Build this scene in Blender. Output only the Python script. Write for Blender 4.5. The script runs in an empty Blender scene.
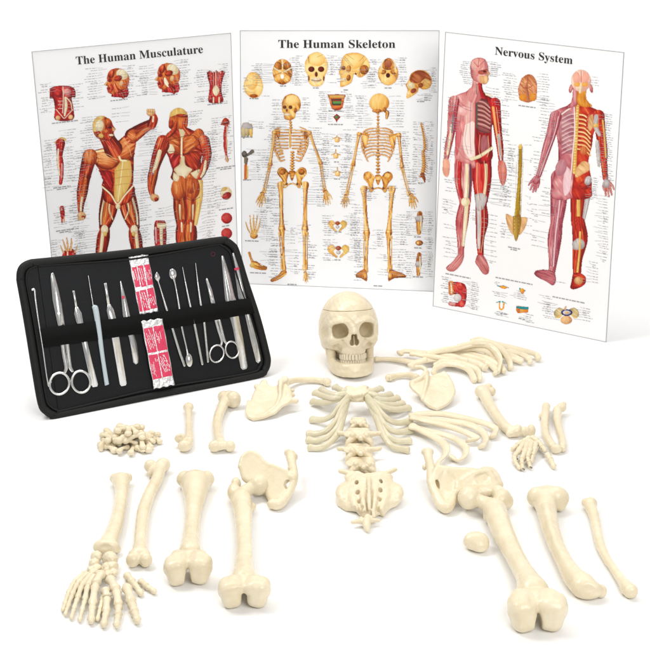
import bpy, math, random
import numpy as np
from mathutils import Vector

random.seed(7)
rng = np.random.default_rng(11)
scene = bpy.context.scene
COL = scene.collection

# ------------------------------------------------------------------ camera model
FOC, PITCH, CAMH = 1300.0, math.radians(22.0), 1.32      # focal length in pixels of the 650 px photograph
_c, _s = math.cos(PITCH), math.sin(PITCH)
RM = np.array([[1, 0, 0], [0, _c, -_s], [0, -_s, -_c]])
EYE = np.array([0.0, 0.0, CAMH])
UP = np.array([0.0, 0.0, 1.0])


def ray(px, py):
    return RM.T @ np.array([(px - 325) / FOC, 1.0, (py - 325) / FOC])


def pt(px, py, h=0.0):
    """The point at height h (metres) above the table seen at a pixel of the photograph."""
    d = ray(px, py)
    return EYE + d * ((h - CAMH) / d[2])


def scl(px, py):
    """Pixels per metre for things on the table at this pixel."""
    g = pt(px, py)
    return FOC / float((RM @ (g - EYE))[1])


def on_plane(px, py, o, n):
    d = ray(px, py)
    return EYE + d * (float((o - EYE) @ n) / float(d @ n))


# ------------------------------------------------------------------ objects
def link(o, parent=None):
    COL.objects.link(o)
    if parent is not None:
        o.parent = parent
    return o


def tag(o, label, cat, group=None):
    o['label'] = label
    o['category'] = cat
    if group:
        o['group'] = group
    return o


def thing(name, label, cat, loc=(0, 0, 0), group=None):
    o = bpy.data.objects.new(name, None)
    o.empty_display_size = 0.02
    o.location = Vector([float(v) for v in loc])
    link(o)
    return tag(o, label, cat, group)


def origin(o):
    while o is not None and o.parent is not None:
        o = o.parent
    return np.array(o.location) if o is not None else np.zeros(3)


def mesh_obj(name, V, F, mat, parent=None, smooth=True, colors=None, loc=None, mats=None, fmat=None):
    """One mesh object from world-space vertices; stored relative to its parent's (or its own) base point."""
    V = np.asarray(V, dtype=np.float64).reshape(-1, 3)
    if parent is not None:
        off = origin(parent)
    elif loc is not None:
        off = np.array(loc, dtype=float)
    else:
        off = np.array([V[:, 0].mean(), V[:, 1].mean(), V[:, 2].min()])
    me = bpy.data.meshes.new(name)
    if isinstance(F, np.ndarray):
        nf, k = F.shape
        me.vertices.add(len(V))
        me.vertices.foreach_set('co', (V - off).astype(np.float32).ravel())
        me.loops.add(nf * k)
        me.loops.foreach_set('vertex_index', F.astype(np.int32).ravel())
        me.polygons.add(nf)
        me.polygons.foreach_set('loop_start', np.arange(0, nf * k, k, dtype=np.int32))
        me.update(calc_edges=True)
    else:
        me.from_pydata([tuple(v) for v in (V - off)], [], F)
    me.validate()
    me.polygons.foreach_set('use_smooth', np.full(len(me.polygons), smooth, dtype=bool))
    for m in (mats or [mat]):
        me.materials.append(m)
    if fmat is not None:
        me.polygons.foreach_set('material_index', np.asarray(fmat, dtype=np.int32))
    if colors is not None:
        ca = me.color_attributes.new('Col', 'FLOAT_COLOR', 'POINT')
        cc = np.ones((len(V), 4), np.float32)
        cc[:, :3] = colors
        ca.data.foreach_set('color', cc.ravel())
    me.update()
    o = bpy.data.objects.new(name, me)
    if parent is None:
        o.location = Vector([float(v) for v in off])
    return link(o, parent)


class MB:
    """Collects pieces of one mesh."""
    def __init__(self):
        self.V, self.F, self.M, self.n = [], [], [], 0

    def add(self, V, F, m=0):
        V = np.asarray(V, float).reshape(-1, 3)
        self.V.append(V)
        for f in F:
            self.F.append([int(i) + self.n for i in f])
            self.M.append(m)
        self.n += len(V)

    def build(self, name, mat, parent=None, smooth=False, mats=None, loc=None):
        return mesh_obj(name, np.concatenate(self.V), self.F, mat, parent, smooth, mats=mats, loc=loc,
                        fmat=self.M if mats else None)


# ------------------------------------------------------------------ materials
def new_mat(name):
    m = bpy.data.materials.new(name)
    m.use_nodes = True
    nt = m.node_tree
    return m, nt, nt.nodes['Principled BSDF']


def plain(name, col, rough=0.5, metal=0.0, spec=0.5, noise=None, bump=None):
    m, nt, b = new_mat(name)
    b.inputs['Base Color'].default_value = (*col, 1)
    b.inputs['Roughness'].default_value = rough
    b.inputs['Metallic'].default_value = metal
    b.inputs['Specular IOR Level'].default_value = spec
    tc = nt.nodes.new('ShaderNodeTexCoord')
    if noise:
        sc, amt = noise
        n = nt.nodes.new('ShaderNodeTexNoise')
        n.inputs['Scale'].default_value = sc
        n.inputs['Detail'].default_value = 4
        nt.links.new(tc.outputs['Object'], n.inputs['Vector'])
        r = nt.nodes.new('ShaderNodeMapRange')
        r.inputs[3].default_value = 1 - amt
        r.inputs[4].default_value = 1 + amt
        nt.links.new(n.outputs['Fac'], r.inputs[0])
        mx = nt.nodes.new('ShaderNodeMix')
        mx.data_type = 'RGBA'
        mx.blend_type = 'MULTIPLY'
        mx.inputs[0].default_value = 1
        mx.inputs[6].default_value = (*col, 1)
        nt.links.new(r.outputs[0], mx.inputs[7])
        nt.links.new(mx.outputs[2], b.inputs['Base Color'])
    if bump:
        sc, st, dist = bump
        n = nt.nodes.new('ShaderNodeTexNoise')
        n.inputs['Scale'].default_value = sc
        n.inputs['Detail'].default_value = 5
        nt.links.new(tc.outputs['Object'], n.inputs['Vector'])
        bp = nt.nodes.new('ShaderNodeBump')
        bp.inputs['Strength'].default_value = st
        bp.inputs['Distance'].default_value = dist
        nt.links.new(n.outputs['Fac'], bp.inputs['Height'])
        nt.links.new(bp.outputs[0], b.inputs['Normal'])
    return m


def bone_mat(name, col_a, col_b, rough, sss):
    """Cast ivory plastic: slow mottling between two creams, fine grain bump, a little light inside."""
    m, nt, b = new_mat(name)
    tc = nt.nodes.new('ShaderNodeTexCoord')
    n1 = nt.nodes.new('ShaderNodeTexNoise')
    n1.inputs['Scale'].default_value = 28
    n1.inputs['Detail'].default_value = 6
    n1.inputs['Roughness'].default_value = 0.62
    nt.links.new(tc.outputs['Object'], n1.inputs['Vector'])
    cr = nt.nodes.new('ShaderNodeValToRGB')
    cr.color_ramp.elements[0].position = 0.36
    cr.color_ramp.elements[0].color = (*col_a, 1)
    cr.color_ramp.elements[1].position = 0.64
    cr.color_ramp.elements[1].color = (*col_b, 1)
    nt.links.new(n1.outputs['Fac'], cr.inputs[0])
    nt.links.new(cr.outputs[0], b.inputs['Base Color'])
    b.inputs['Roughness'].default_value = rough
    b.inputs['Specular IOR Level'].default_value = 0.42
    b.inputs['Subsurface Weight'].default_value = sss
    b.inputs['Subsurface Radius'].default_value = (1.0, 0.62, 0.3)
    b.inputs['Subsurface Scale'].default_value = 0.006
    n2 = nt.nodes.new('ShaderNodeTexNoise')
    n2.inputs['Scale'].default_value = 160
    n2.inputs['Detail'].default_value = 5
    nt.links.new(tc.outputs['Object'], n2.inputs['Vector'])
    n3 = nt.nodes.new('ShaderNodeTexNoise')
    n3.inputs['Scale'].default_value = 45
    n3.inputs['Detail'].default_value = 3
    nt.links.new(tc.outputs['Object'], n3.inputs['Vector'])
    ad = nt.nodes.new('ShaderNodeMath')
    ad.operation = 'MULTIPLY_ADD'
    ad.inputs[1].default_value = 2.5
    nt.links.new(n3.outputs['Fac'], ad.inputs[0])
    nt.links.new(n2.outputs['Fac'], ad.inputs[2])
    bp = nt.nodes.new('ShaderNodeBump')
    bp.inputs['Strength'].default_value = 0.45
    bp.inputs['Distance'].default_value = 0.0014
    nt.links.new(ad.outputs[0], bp.inputs['Height'])
    nt.links.new(bp.outputs[0], b.inputs['Normal'])
    return m


BONE = bone_mat('ivory_bone', (0.755, 0.65, 0.455), (0.81, 0.72, 0.53), 0.24, 0.06)
CARTILAGE = bone_mat('pale_cartilage', (0.63, 0.575, 0.40), (0.70, 0.645, 0.475), 0.22, 0.35)
TOOTH = plain('tooth_white', (0.78, 0.70, 0.53), 0.25, noise=(90, 0.1))
SOCKET = plain('stained_ear_opening', (0.33, 0.17, 0.08), 0.6)
STEEL = plain('brushed_steel', (0.72, 0.72, 0.71), 0.26, 1.0, noise=(45, 0.22), bump=(90, 0.25, 0.0012))
STEEL_D = plain('ground_steel', (0.56, 0.56, 0.55), 0.34, 1.0, noise=(50, 0.25))
WIRE = plain('dark_wire', (0.25, 0.25, 0.25), 0.35, 1.0)
BLUE_PLASTIC = plain('pale_blue_plastic', (0.5, 0.58, 0.62), 0.35)
LEATHER = plain('black_vinyl', (0.005, 0.0058, 0.0075), 0.5, spec=0.2, noise=(25, 0.25), bump=(420, 0.5, 0.0008))
BINDING = plain('black_binding_tape', (0.006, 0.006, 0.006), 0.6, spec=0.3, bump=(700, 0.6, 0.0008))
ELASTIC = plain('black_elastic', (0.007, 0.007, 0.007), 0.9, spec=0.12, bump=(900, 0.7, 0.0008))
FOIL = plain('crinkled_foil', (0.78, 0.78, 0.79), 0.32, 0.75, noise=(40, 0.1), bump=(120, 0.9, 0.003))
PINK = plain('crimson_print', (0.72, 0.045, 0.12), 0.42, spec=0.4, noise=(120, 0.22))
REDP = plain('red_paint', (0.62, 0.03, 0.08), 0.4)
REDD = plain('dull_red_thread', (0.16, 0.008, 0.02), 0.7)
CARD = plain('laminated_white_board', (0.91, 0.91, 0.918), 0.42, spec=0.3)
CARD_EDGE = plain('board_edge', (0.30, 0.30, 0.31), 0.5)
INK = plain('black_ink', (0.012, 0.012, 0.013), 0.5)
GREYINK = plain('small_print_ink', (0.32, 0.32, 0.33), 0.5)
LEADER = plain('leader_line_ink', (0.36, 0.36, 0.37), 0.5)
TABLE = plain('white_sweep', (0.9, 0.9, 0.9), 0.6, spec=0.2)


def print_mat():
    m, nt, b = new_mat('colour_print')
    a = nt.nodes.new('ShaderNodeVertexColor')
    a.layer_name = 'Col'
    nt.links.new(a.outputs['Color'], b.inputs['Base Color'])
    b.inputs['Roughness'].default_value = 0.42
    b.inputs['Specular IOR Level'].default_value = 0.3
    return m


PRINT = print_mat()


# ------------------------------------------------------------------ implicit surfaces
def rot_x(a):
    c, s = math.cos(a), math.sin(a)
    return np.array([[1, 0, 0], [0, c, -s], [0, s, c]])


def rot_y(a):
    c, s = math.cos(a), math.sin(a)
    return np.array([[c, 0, s], [0, 1, 0], [-s, 0, c]])


def rot_z(a):
    c, s = math.cos(a), math.sin(a)
    return np.array([[c, -s, 0], [s, c, 0], [0, 0, 1]])


def catmull(P, n=6):
    P = np.asarray(P, float)
    if len(P) < 3:
        t = np.linspace(0, 1, n + 1)[:, None]
        return P[0] * (1 - t) + P[-1] * t
    Q = np.vstack([2 * P[0] - P[1], P, 2 * P[-1] - P[-2]])
    out = []
    for i in range(1, len(Q) - 2):
        for j in range(n):
            t = j / n
            a, b, c, d = Q[i - 1], Q[i], Q[i + 1], Q[i + 2]
            out.append(0.5 * (2 * b + (c - a) * t + (2 * a - 5 * b + 4 * c - d) * t * t + (3 * b - a - 3 * c + d) * t ** 3))
    out.append(P[-1])
    return np.array(out)


class Blob:
    """A solid built from blended primitives, meshed by surface nets."""
    def __init__(self, vox=0.0016, k=0.006):
        self.vox, self.k, self.ops = vox, k, []

    # --- primitives: (lo, hi, function(x, y, z) -> distance)
    def _put(self, lo, hi, fn, mode, k):
        self.ops.append((np.asarray(lo, float), np.asarray(hi, float), fn, mode, self.k if k is None else k))

    def tube(self, P, r, k=None, mode='add', n=6):
        P = np.asarray(P, float)
        r = np.broadcast_to(np.asarray(r, float), (len(P),))
        C = catmull(np.column_stack([P, r]), n)
        P, r = C[:, :3], np.maximum(C[:, 3], 0.0003)

        def fn(x, y, z):
            best = None
            for i in range(len(P) - 1):
                a, ab = P[i], P[i + 1] - P[i]
                L = float(ab @ ab) + 1e-12
                t = np.clip(((x - a[0]) * ab[0] + (y - a[1]) * ab[1] + (z - a[2]) * ab[2]) / L, 0, 1)
                d = np.sqrt((x - a[0] - ab[0] * t) ** 2 + (y - a[1] - ab[1] * t) ** 2 + (z - a[2] - ab[2] * t) ** 2)
                d -= r[i] + (r[i + 1] - r[i]) * t
                best = d if best is None else np.minimum(best, d)
            return best
        rm = r.max()
        self._put(P.min(0) - rm, P.max(0) + rm, fn, mode, k)
        return self

    def ell(self, c, rad, R=None, k=None, mode='add'):
        c, rad = np.asarray(c, float), np.asarray(rad, float)
        R = np.eye(3) if R is None else R
        ext = np.sqrt(((R * rad) ** 2).sum(1))

        def fn(x, y, z):
            X, Y, Z = x - c[0], y - c[1], z - c[2]
            u = R[0, 0] * X + R[1, 0] * Y + R[2, 0] * Z
            v = R[0, 1] * X + R[1, 1] * Y + R[2, 1] * Z
            w = R[0, 2] * X + R[1, 2] * Y + R[2, 2] * Z
            k0 = np.sqrt((u / rad[0]) ** 2 + (v / rad[1]) ** 2 + (w / rad[2]) ** 2)
            k1 = np.sqrt((u / rad[0] ** 2) ** 2 + (v / rad[1] ** 2) ** 2 + (w / rad[2] ** 2) ** 2) + 1e-9
            return k0 * (k0 - 1) / k1
        self._put(c - ext, c + ext, fn, mode, k)
        return self

    def box(self, c, half, rnd, R=None, k=None, mode='add'):
        c, half = np.asarray(c, float), np.asarray(half, float)
        R = np.eye(3) if R is None else R
        ext = np.abs(R) @ half

        def fn(x, y, z):
            X, Y, Z = x - c[0], y - c[1], z - c[2]
            q = [np.abs(R[0, i] * X + R[1, i] * Y + R[2, i] * Z) - (half[i] - rnd) for i in range(3)]
            out = np.sqrt(sum(np.maximum(a, 0) ** 2 for a in q))
            return out + np.minimum(np.maximum(q[0], np.maximum(q[1], q[2])), 0) - rnd
        self._put(c - ext, c + ext, fn, mode, k)
        return self

    def plate(self, P2, o, ax, ay, th, k=None, mode='add', bend=None):
        """A rounded slab: polygon P2 in the plane o + a*ax + b*ay, half thickness th; bend(a, b) lifts its middle surface."""
        P2 = np.asarray(P2, float)
        o = np.asarray(o, float)
        nz = np.cross(ax, ay)
        W = o + P2[:, :1] * ax + P2[:, 1:] * ay
        mg = th * 1.2 + (max(abs(bend(a, b)) for a, b in P2) if bend else 0)

        def fn(x, y, z):
            X, Y, Z = x - o[0], y - o[1], z - o[2]
            a = X * ax[0] + Y * ax[1] + Z * ax[2]
            b = X * ay[0] + Y * ay[1] + Z * ay[2]
            w = X * nz[0] + Y * nz[1] + Z * nz[2]
            if bend:
                w = w - bend(a, b)
            d2 = np.full(a.shape, 1e9, a.dtype)
            ins = np.zeros(a.shape, bool)
            n = len(P2)
            for i in range(n):
                p, q = P2[i], P2[(i + 1) % n]
                e = q - p
                pa, pb = a - p[0], b - p[1]
                t = np.clip((pa * e[0] + pb * e[1]) / (e @ e + 1e-12), 0, 1)
                d2 = np.minimum(d2, (pa - e[0] * t) ** 2 + (pb - e[1] * t) ** 2)
                cr = (p[1] > b) != (q[1] > b)
                ins ^= cr & (a < (q[0] - p[0]) * (b - p[1]) / (q[1] - p[1] + 1e-15) + p[0])
            d = np.sqrt(d2)
            d = np.where(ins, -d, d)
            return np.sqrt(np.maximum(d + th, 0) ** 2 + w * w) - th
        self._put(W.min(0) - mg, W.max(0) + mg, fn, mode, k)
        return self

    def mesh(self, rough=0.0, wl=0.012, floor=True, seed=0):
        vox = self.vox
        adds = [o for o in self.ops if o[3] == 'add']
        mg = 4 * vox + 0.003 + 0.5 * max(o[4] for o in adds)
        lo = np.min([o[0] for o in adds], 0) - mg
        hi = np.max([o[1] for o in adds], 0) + mg
        n = np.ceil((hi - lo) / vox).astype(int) + 1
        ax = [(lo[i] + vox * np.arange(n[i])).astype(np.float32) for i in range(3)]
        F = np.full(n, 0.05, np.float32)
        for a, b, fn, mode, k in self.ops:
            m = k + 3 * vox
            i0 = np.clip(np.floor((a - m - lo) / vox).astype(int), 0, n)
            i1 = np.clip(np.ceil((b + m - lo) / vox).astype(int) + 1, 0, n)
            if np.any(i1 <= i0):
                continue
            sl = tuple(slice(i0[j], i1[j]) for j in range(3))
            x = ax[0][sl[0]][:, None, None]
            y = ax[1][sl[1]][None, :, None]
            z = ax[2][sl[2]][None, None, :]
            d = fn(x, y, z).astype(np.float32)
            f = F[sl]
            if mode == 'add':
                h = np.maximum(k - np.abs(f - d), 0) / max(k, 1e-9)
                F[sl] = np.minimum(f, d) - h * h * k * 0.25
            else:
                d = -d
                h = np.maximum(k - np.abs(f - d), 0) / max(k, 1e-9)
                F[sl] = np.maximum(f, d) + h * h * k * 0.25
        if rough:
            x = ax[0][:, None, None]
            y = ax[1][None, :, None]
            z = ax[2][None, None, :]
            q = np.random.default_rng(seed)
            for s, amp in ((1.0, 1.0), (0.43, 0.22)):
                w = 6.283 / (wl * s)
                p = q.uniform(0, 6.28, 6)
                F += (rough * amp * np.sin(w * (x + 0.4 * y) + p[0]) * np.sin(w * (y - 0.3 * z) + p[1]) * np.sin(w * (z + 0.35 * x) + p[2])).astype(np.float32)
        V, Q = surface_net(F, lo, vox)
        return relax(V, Q, 3 if isinstance(self, PB) else 1), Q


def relax(V, Q, n):
    """A few rounds of averaging with the neighbours, to take out the grid's steps."""
    A = np.concatenate([Q[:, i] for i in range(4)])
    B = np.concatenate([Q[:, (i + 1) % 4] for i in range(4)])
    deg = np.bincount(A, minlength=len(V)) + np.bincount(B, minlength=len(V))
    for _ in range(n):
        S = np.stack([np.bincount(A, V[B, c], len(V)) + np.bincount(B, V[A, c], len(V)) for c in range(3)], 1)
        V = V * 0.45 + 0.55 * S / np.maximum(deg, 1)[:, None]
    return V


_COR = np.array([(i, j, k) for i in (0, 1) for j in (0, 1) for k in (0, 1)])
_EDG = [(a, b) for a in range(8) for b in range(a + 1, 8) if np.abs(_COR[a] - _COR[b]).sum() == 1]


def surface_net(F, lo, vox):
    ins = F < 0
    nx, ny, nz = F.shape
    cnt = np.zeros((nx - 1, ny - 1, nz - 1), np.int8)
    for c in _COR:
        cnt += ins[c[0]:nx - 1 + c[0], c[1]:ny - 1 + c[1], c[2]:nz - 1 + c[2]]
    act = (cnt > 0) & (cnt < 8)
    idx = np.argwhere(act)
    num = np.full(cnt.shape, -1, np.int32)
    num[act] = np.arange(len(idx))
    val = np.stack([F[idx[:, 0] + c[0], idx[:, 1] + c[1], idx[:, 2] + c[2]] for c in _COR], 1)
    acc = np.zeros((len(idx), 3))
    ne = np.zeros(len(idx))
    for a, b in _EDG:
        fa, fb = val[:, a], val[:, b]
        m = (fa < 0) != (fb < 0)
        t = np.where(m, fa / np.where(m, fa - fb, 1), 0)
        p = _COR[a] + (_COR[b] - _COR[a]) * t[:, None]
        acc += np.where(m[:, None], p, 0)
        ne += m
    V = lo + vox * (idx + acc / ne[:, None])
    quads = []
    for axis in range(3):
        o1, o2 = [(1, 2), (2, 0), (0, 1)][axis]
        sl0 = [slice(None)] * 3
        sl1 = [slice(None)] * 3
        sl0[axis] = slice(0, F.shape[axis] - 1)
        sl1[axis] = slice(1, F.shape[axis])
        a, b = ins[tuple(sl0)], ins[tuple(sl1)]
        e = np.argwhere(a != b)
        e = e[(e[:, o1] > 0) & (e[:, o2] > 0) & (e[:, o1] < F.shape[o1] - 1) & (e[:, o2] < F.shape[o2] - 1)]
        flip = ~a[e[:, 0], e[:, 1], e[:, 2]]
        q = []
        for d1, d2 in ((1, 1), (0, 1), (0, 0), (1, 0)):
            c = e.copy()
            c[:, o1] -= d1
            c[:, o2] -= d2
            q.append(num[c[:, 0], c[:, 1], c[:, 2]])
        q = np.stack(q, 1)
        q[flip] = q[flip][:, ::-1]
        quads.append(q)
    Q = np.concatenate(quads)
    Q = Q[(Q >= 0).all(1)]
    return V, Q


def blob_obj(b, name, mat=None, parent=None, rough=0.0, wl=0.012, seed=0, xf=None, loc=None):
    V, Q = b.mesh(rough, wl, seed=seed)
    if isinstance(b, PB):
        V[:, 2] = np.maximum(V[:, 2], 0.0002)
    if xf is not None:
        V = xf(V)
    return mesh_obj(name, V, Q, mat or BONE, parent, True, loc=loc)


class PB(Blob):
    """A Blob laid out on the table from the photograph: pixel position, radii in local pixels, heights above the table."""
    def __init__(self, vox=0.0016, k=1.6):
        super().__init__(vox, 0.006)
        self.kpx = k

    def _put(self, lo, hi, fn, mode, k):
        super()._put(lo, hi, fn, mode, k * (0.66 if mode == 'add' else 0.55))

    def chain(self, nodes, k=None, mode='add', n=13):
        P, R = [], []
        for nd in nodes:
            x, y, r = nd[:3]
            s = scl(x, y)
            h = (r if len(nd) < 4 else nd[3]) / s
            P.append(pt(x, y, h))
            R.append(r / s)
        s = scl(nodes[0][0], nodes[0][1])
        return self.tube(P, R, (self.kpx if k is None else k) / s, mode, n)

    def lump(self, x, y, rad, h=None, rz=0, rx=0, ry=0, k=None, mode='add'):
        s = scl(x, y)
        rad = np.array(rad, float) * np.ones(3)
        R = rot_z(math.radians(rz)) @ rot_y(math.radians(ry)) @ rot_x(math.radians(rx))
        if h is None:
            h = math.sqrt(((R[2] * rad) ** 2).sum())
        return self.ell(pt(x, y, h / s), rad / s, R, (self.kpx if k is None else k) / s, mode)

    def sheet(self, poly, ref, h, tilt, th, roll=0, k=None, mode='add', bend=None):
        """A slab whose outline is given in pixels, lying in the plane through ref at height h (px), rising to the back by tilt degrees
        and to the right by roll degrees."""
        s = scl(*ref)
        R = rot_y(math.radians(-roll)) @ rot_x(math.radians(tilt))
        ax, ay, nz = R[:, 0], R[:, 1], R[:, 2]
        o = pt(ref[0], ref[1], h / s)
        self.pl = (o, nz, s)
        P2 = []
        for p in poly:
            w = on_plane(p[0], p[1], o, nz) - o
            P2.append((float(w @ ax), float(w @ ay)))
        bf = None
        if bend:
            bf = lambda a, b: bend(a * s, b * s) / s
        return self.plate(P2, o, ax, ay, th / s, (self.kpx if k is None else k) / s, mode, bf)


    def ridge(self, nodes, k=None, mode='add'):
        """A tube on the last sheet: pixel x, y, radius and offset from its middle surface (px)."""
        o, nz, s = self.pl
        P = [on_plane(x, y, o, nz) + nz * off / s for x, y, r, off in nodes]
        return self.tube(P, [q[2] / s for q in nodes], (self.kpx if k is None else k) / s, mode)

    def knob(self, x, y, rad, off=0, k=None, mode='add'):
        o, nz, s = self.pl
        rad = np.array(rad, float) * np.ones(3)
        a = np.cross([0, 1.0, 0], nz)
        a /= np.linalg.norm(a)
        R = np.column_stack([a, np.cross(nz, a), nz])
        return self.ell(on_plane(x, y, o, nz) + nz * off / s, rad / s, R, (self.kpx if k is None else k) / s, mode)

    def block(self, x, y, half, rnd, h=None, rz=0, rx=0, ry=0, k=None, mode='add'):
        s = scl(x, y)
        half = np.array(half, float)
        R = rot_z(math.radians(rz)) @ rot_y(math.radians(ry)) @ rot_x(math.radians(rx))
        if h is None:
            h = half[2]
        return self.box(pt(x, y, h / s), half / s, rnd / s, R, (self.kpx if k is None else k) / s, mode)


# ------------------------------------------------------------------ swept tubes
def sweep(P, W, T, side, nseg=14, caps=True):
    """A tube along P; half width W along `side`, half thickness T across it."""
    P = np.asarray(P, float)
    n = len(P)
    W = np.broadcast_to(np.asarray(W, float), (n,))
    T = np.broadcast_to(np.asarray(T, float), (n,))
    tan = np.gradient(P, axis=0)
    tan /= np.linalg.norm(tan, axis=1)[:, None] + 1e-12
    side = np.broadcast_to(np.asarray(side, float), (n, 3))
    b = np.cross(tan, side)
    b /= np.linalg.norm(b, axis=1)[:, None] + 1e-12
    a = np.cross(b, tan)
    th = np.linspace(0, 2 * math.pi, nseg, endpoint=False)
    V = (P[:, None, :] + a[:, None, :] * (W[:, None] * np.cos(th))[:, :, None] + b[:, None, :] * (T[:, None] * np.sin(th))[:, :, None])
    F = []
    for i in range(n - 1):
        for j in range(nseg):
            k = (j + 1) % nseg
            F.append((i * nseg + j, i * nseg + k, (i + 1) * nseg + k, (i + 1) * nseg + j))
    V = V.reshape(-1, 3)
    if caps:
        F.append(tuple(range(nseg))[::-1])
        F.append(tuple((n - 1) * nseg + j for j in range(nseg)))
    return V, F


def rounded(P, W, T, side, nseg=14):
    """sweep() with domed ends."""
    P = np.asarray(P, float)
    W = np.array(np.broadcast_to(W, (len(P),)), float)
    T = np.array(np.broadcast_to(T, (len(P),)), float)
    d0 = (P[0] - P[1]) / np.linalg.norm(P[0] - P[1])
    d1 = (P[-1] - P[-2]) / np.linalg.norm(P[-1] - P[-2])
    ph = np.radians([78, 58, 36, 16])
    r0, r1 = min(W[0], T[0]), min(W[-1], T[-1])
    PP = np.vstack([P[0] + d0 * (r0 * np.sin(ph))[:, None], P, P[-1] + d1 * (r1 * np.sin(ph[::-1]))[:, None]])
    WW = np.concatenate([W[0] * np.cos(ph), W, W[-1] * np.cos(ph[::-1])])
    TT = np.concatenate([T[0] * np.cos(ph), T, T[-1] * np.cos(ph[::-1])])
    side = np.asarray(side, float)
    if side.ndim == 2:
        side = np.vstack([np.repeat(side[:1], 4, 0), side, np.repeat(side[-1:], 4, 0)])
    return sweep(PP, WW, TT, side, nseg)


def px_path(nodes):
    """(x, y, radius px[, height px]) nodes -> world points and radii in metres."""
    P, R = [], []
    for nd in nodes:
        s = scl(nd[0], nd[1])
        P.append(pt(nd[0], nd[1], (nd[2] if len(nd) < 4 else nd[3]) / s))
        R.append(nd[2] / s)
    return np.array(P), np.array(R)
# ================================================================== SETTING
def build_table():
    """A white paper sweep: flat under the bones, curving up far behind the charts."""
    prof = [(-6.0, 0.0), (3.9, 0.0)]
    for i in range(1, 17):
        a = math.radians(90 * i / 16)
        prof.append((3.9 + 1.6 * math.sin(a), 1.6 * (1 - math.cos(a))))
    prof.append((5.5, 6.0))
    V = [(x, y, z) for y, z in prof for x in (-7.0, 7.0)]
    F = [(2 * i, 2 * i + 1, 2 * i + 3, 2 * i + 2) for i in range(len(prof) - 1)]
    o = mesh_obj('table_surface', V, F, TABLE, loc=(0, 0, 0))
    o['kind'] = 'structure'


build_table()


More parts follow.
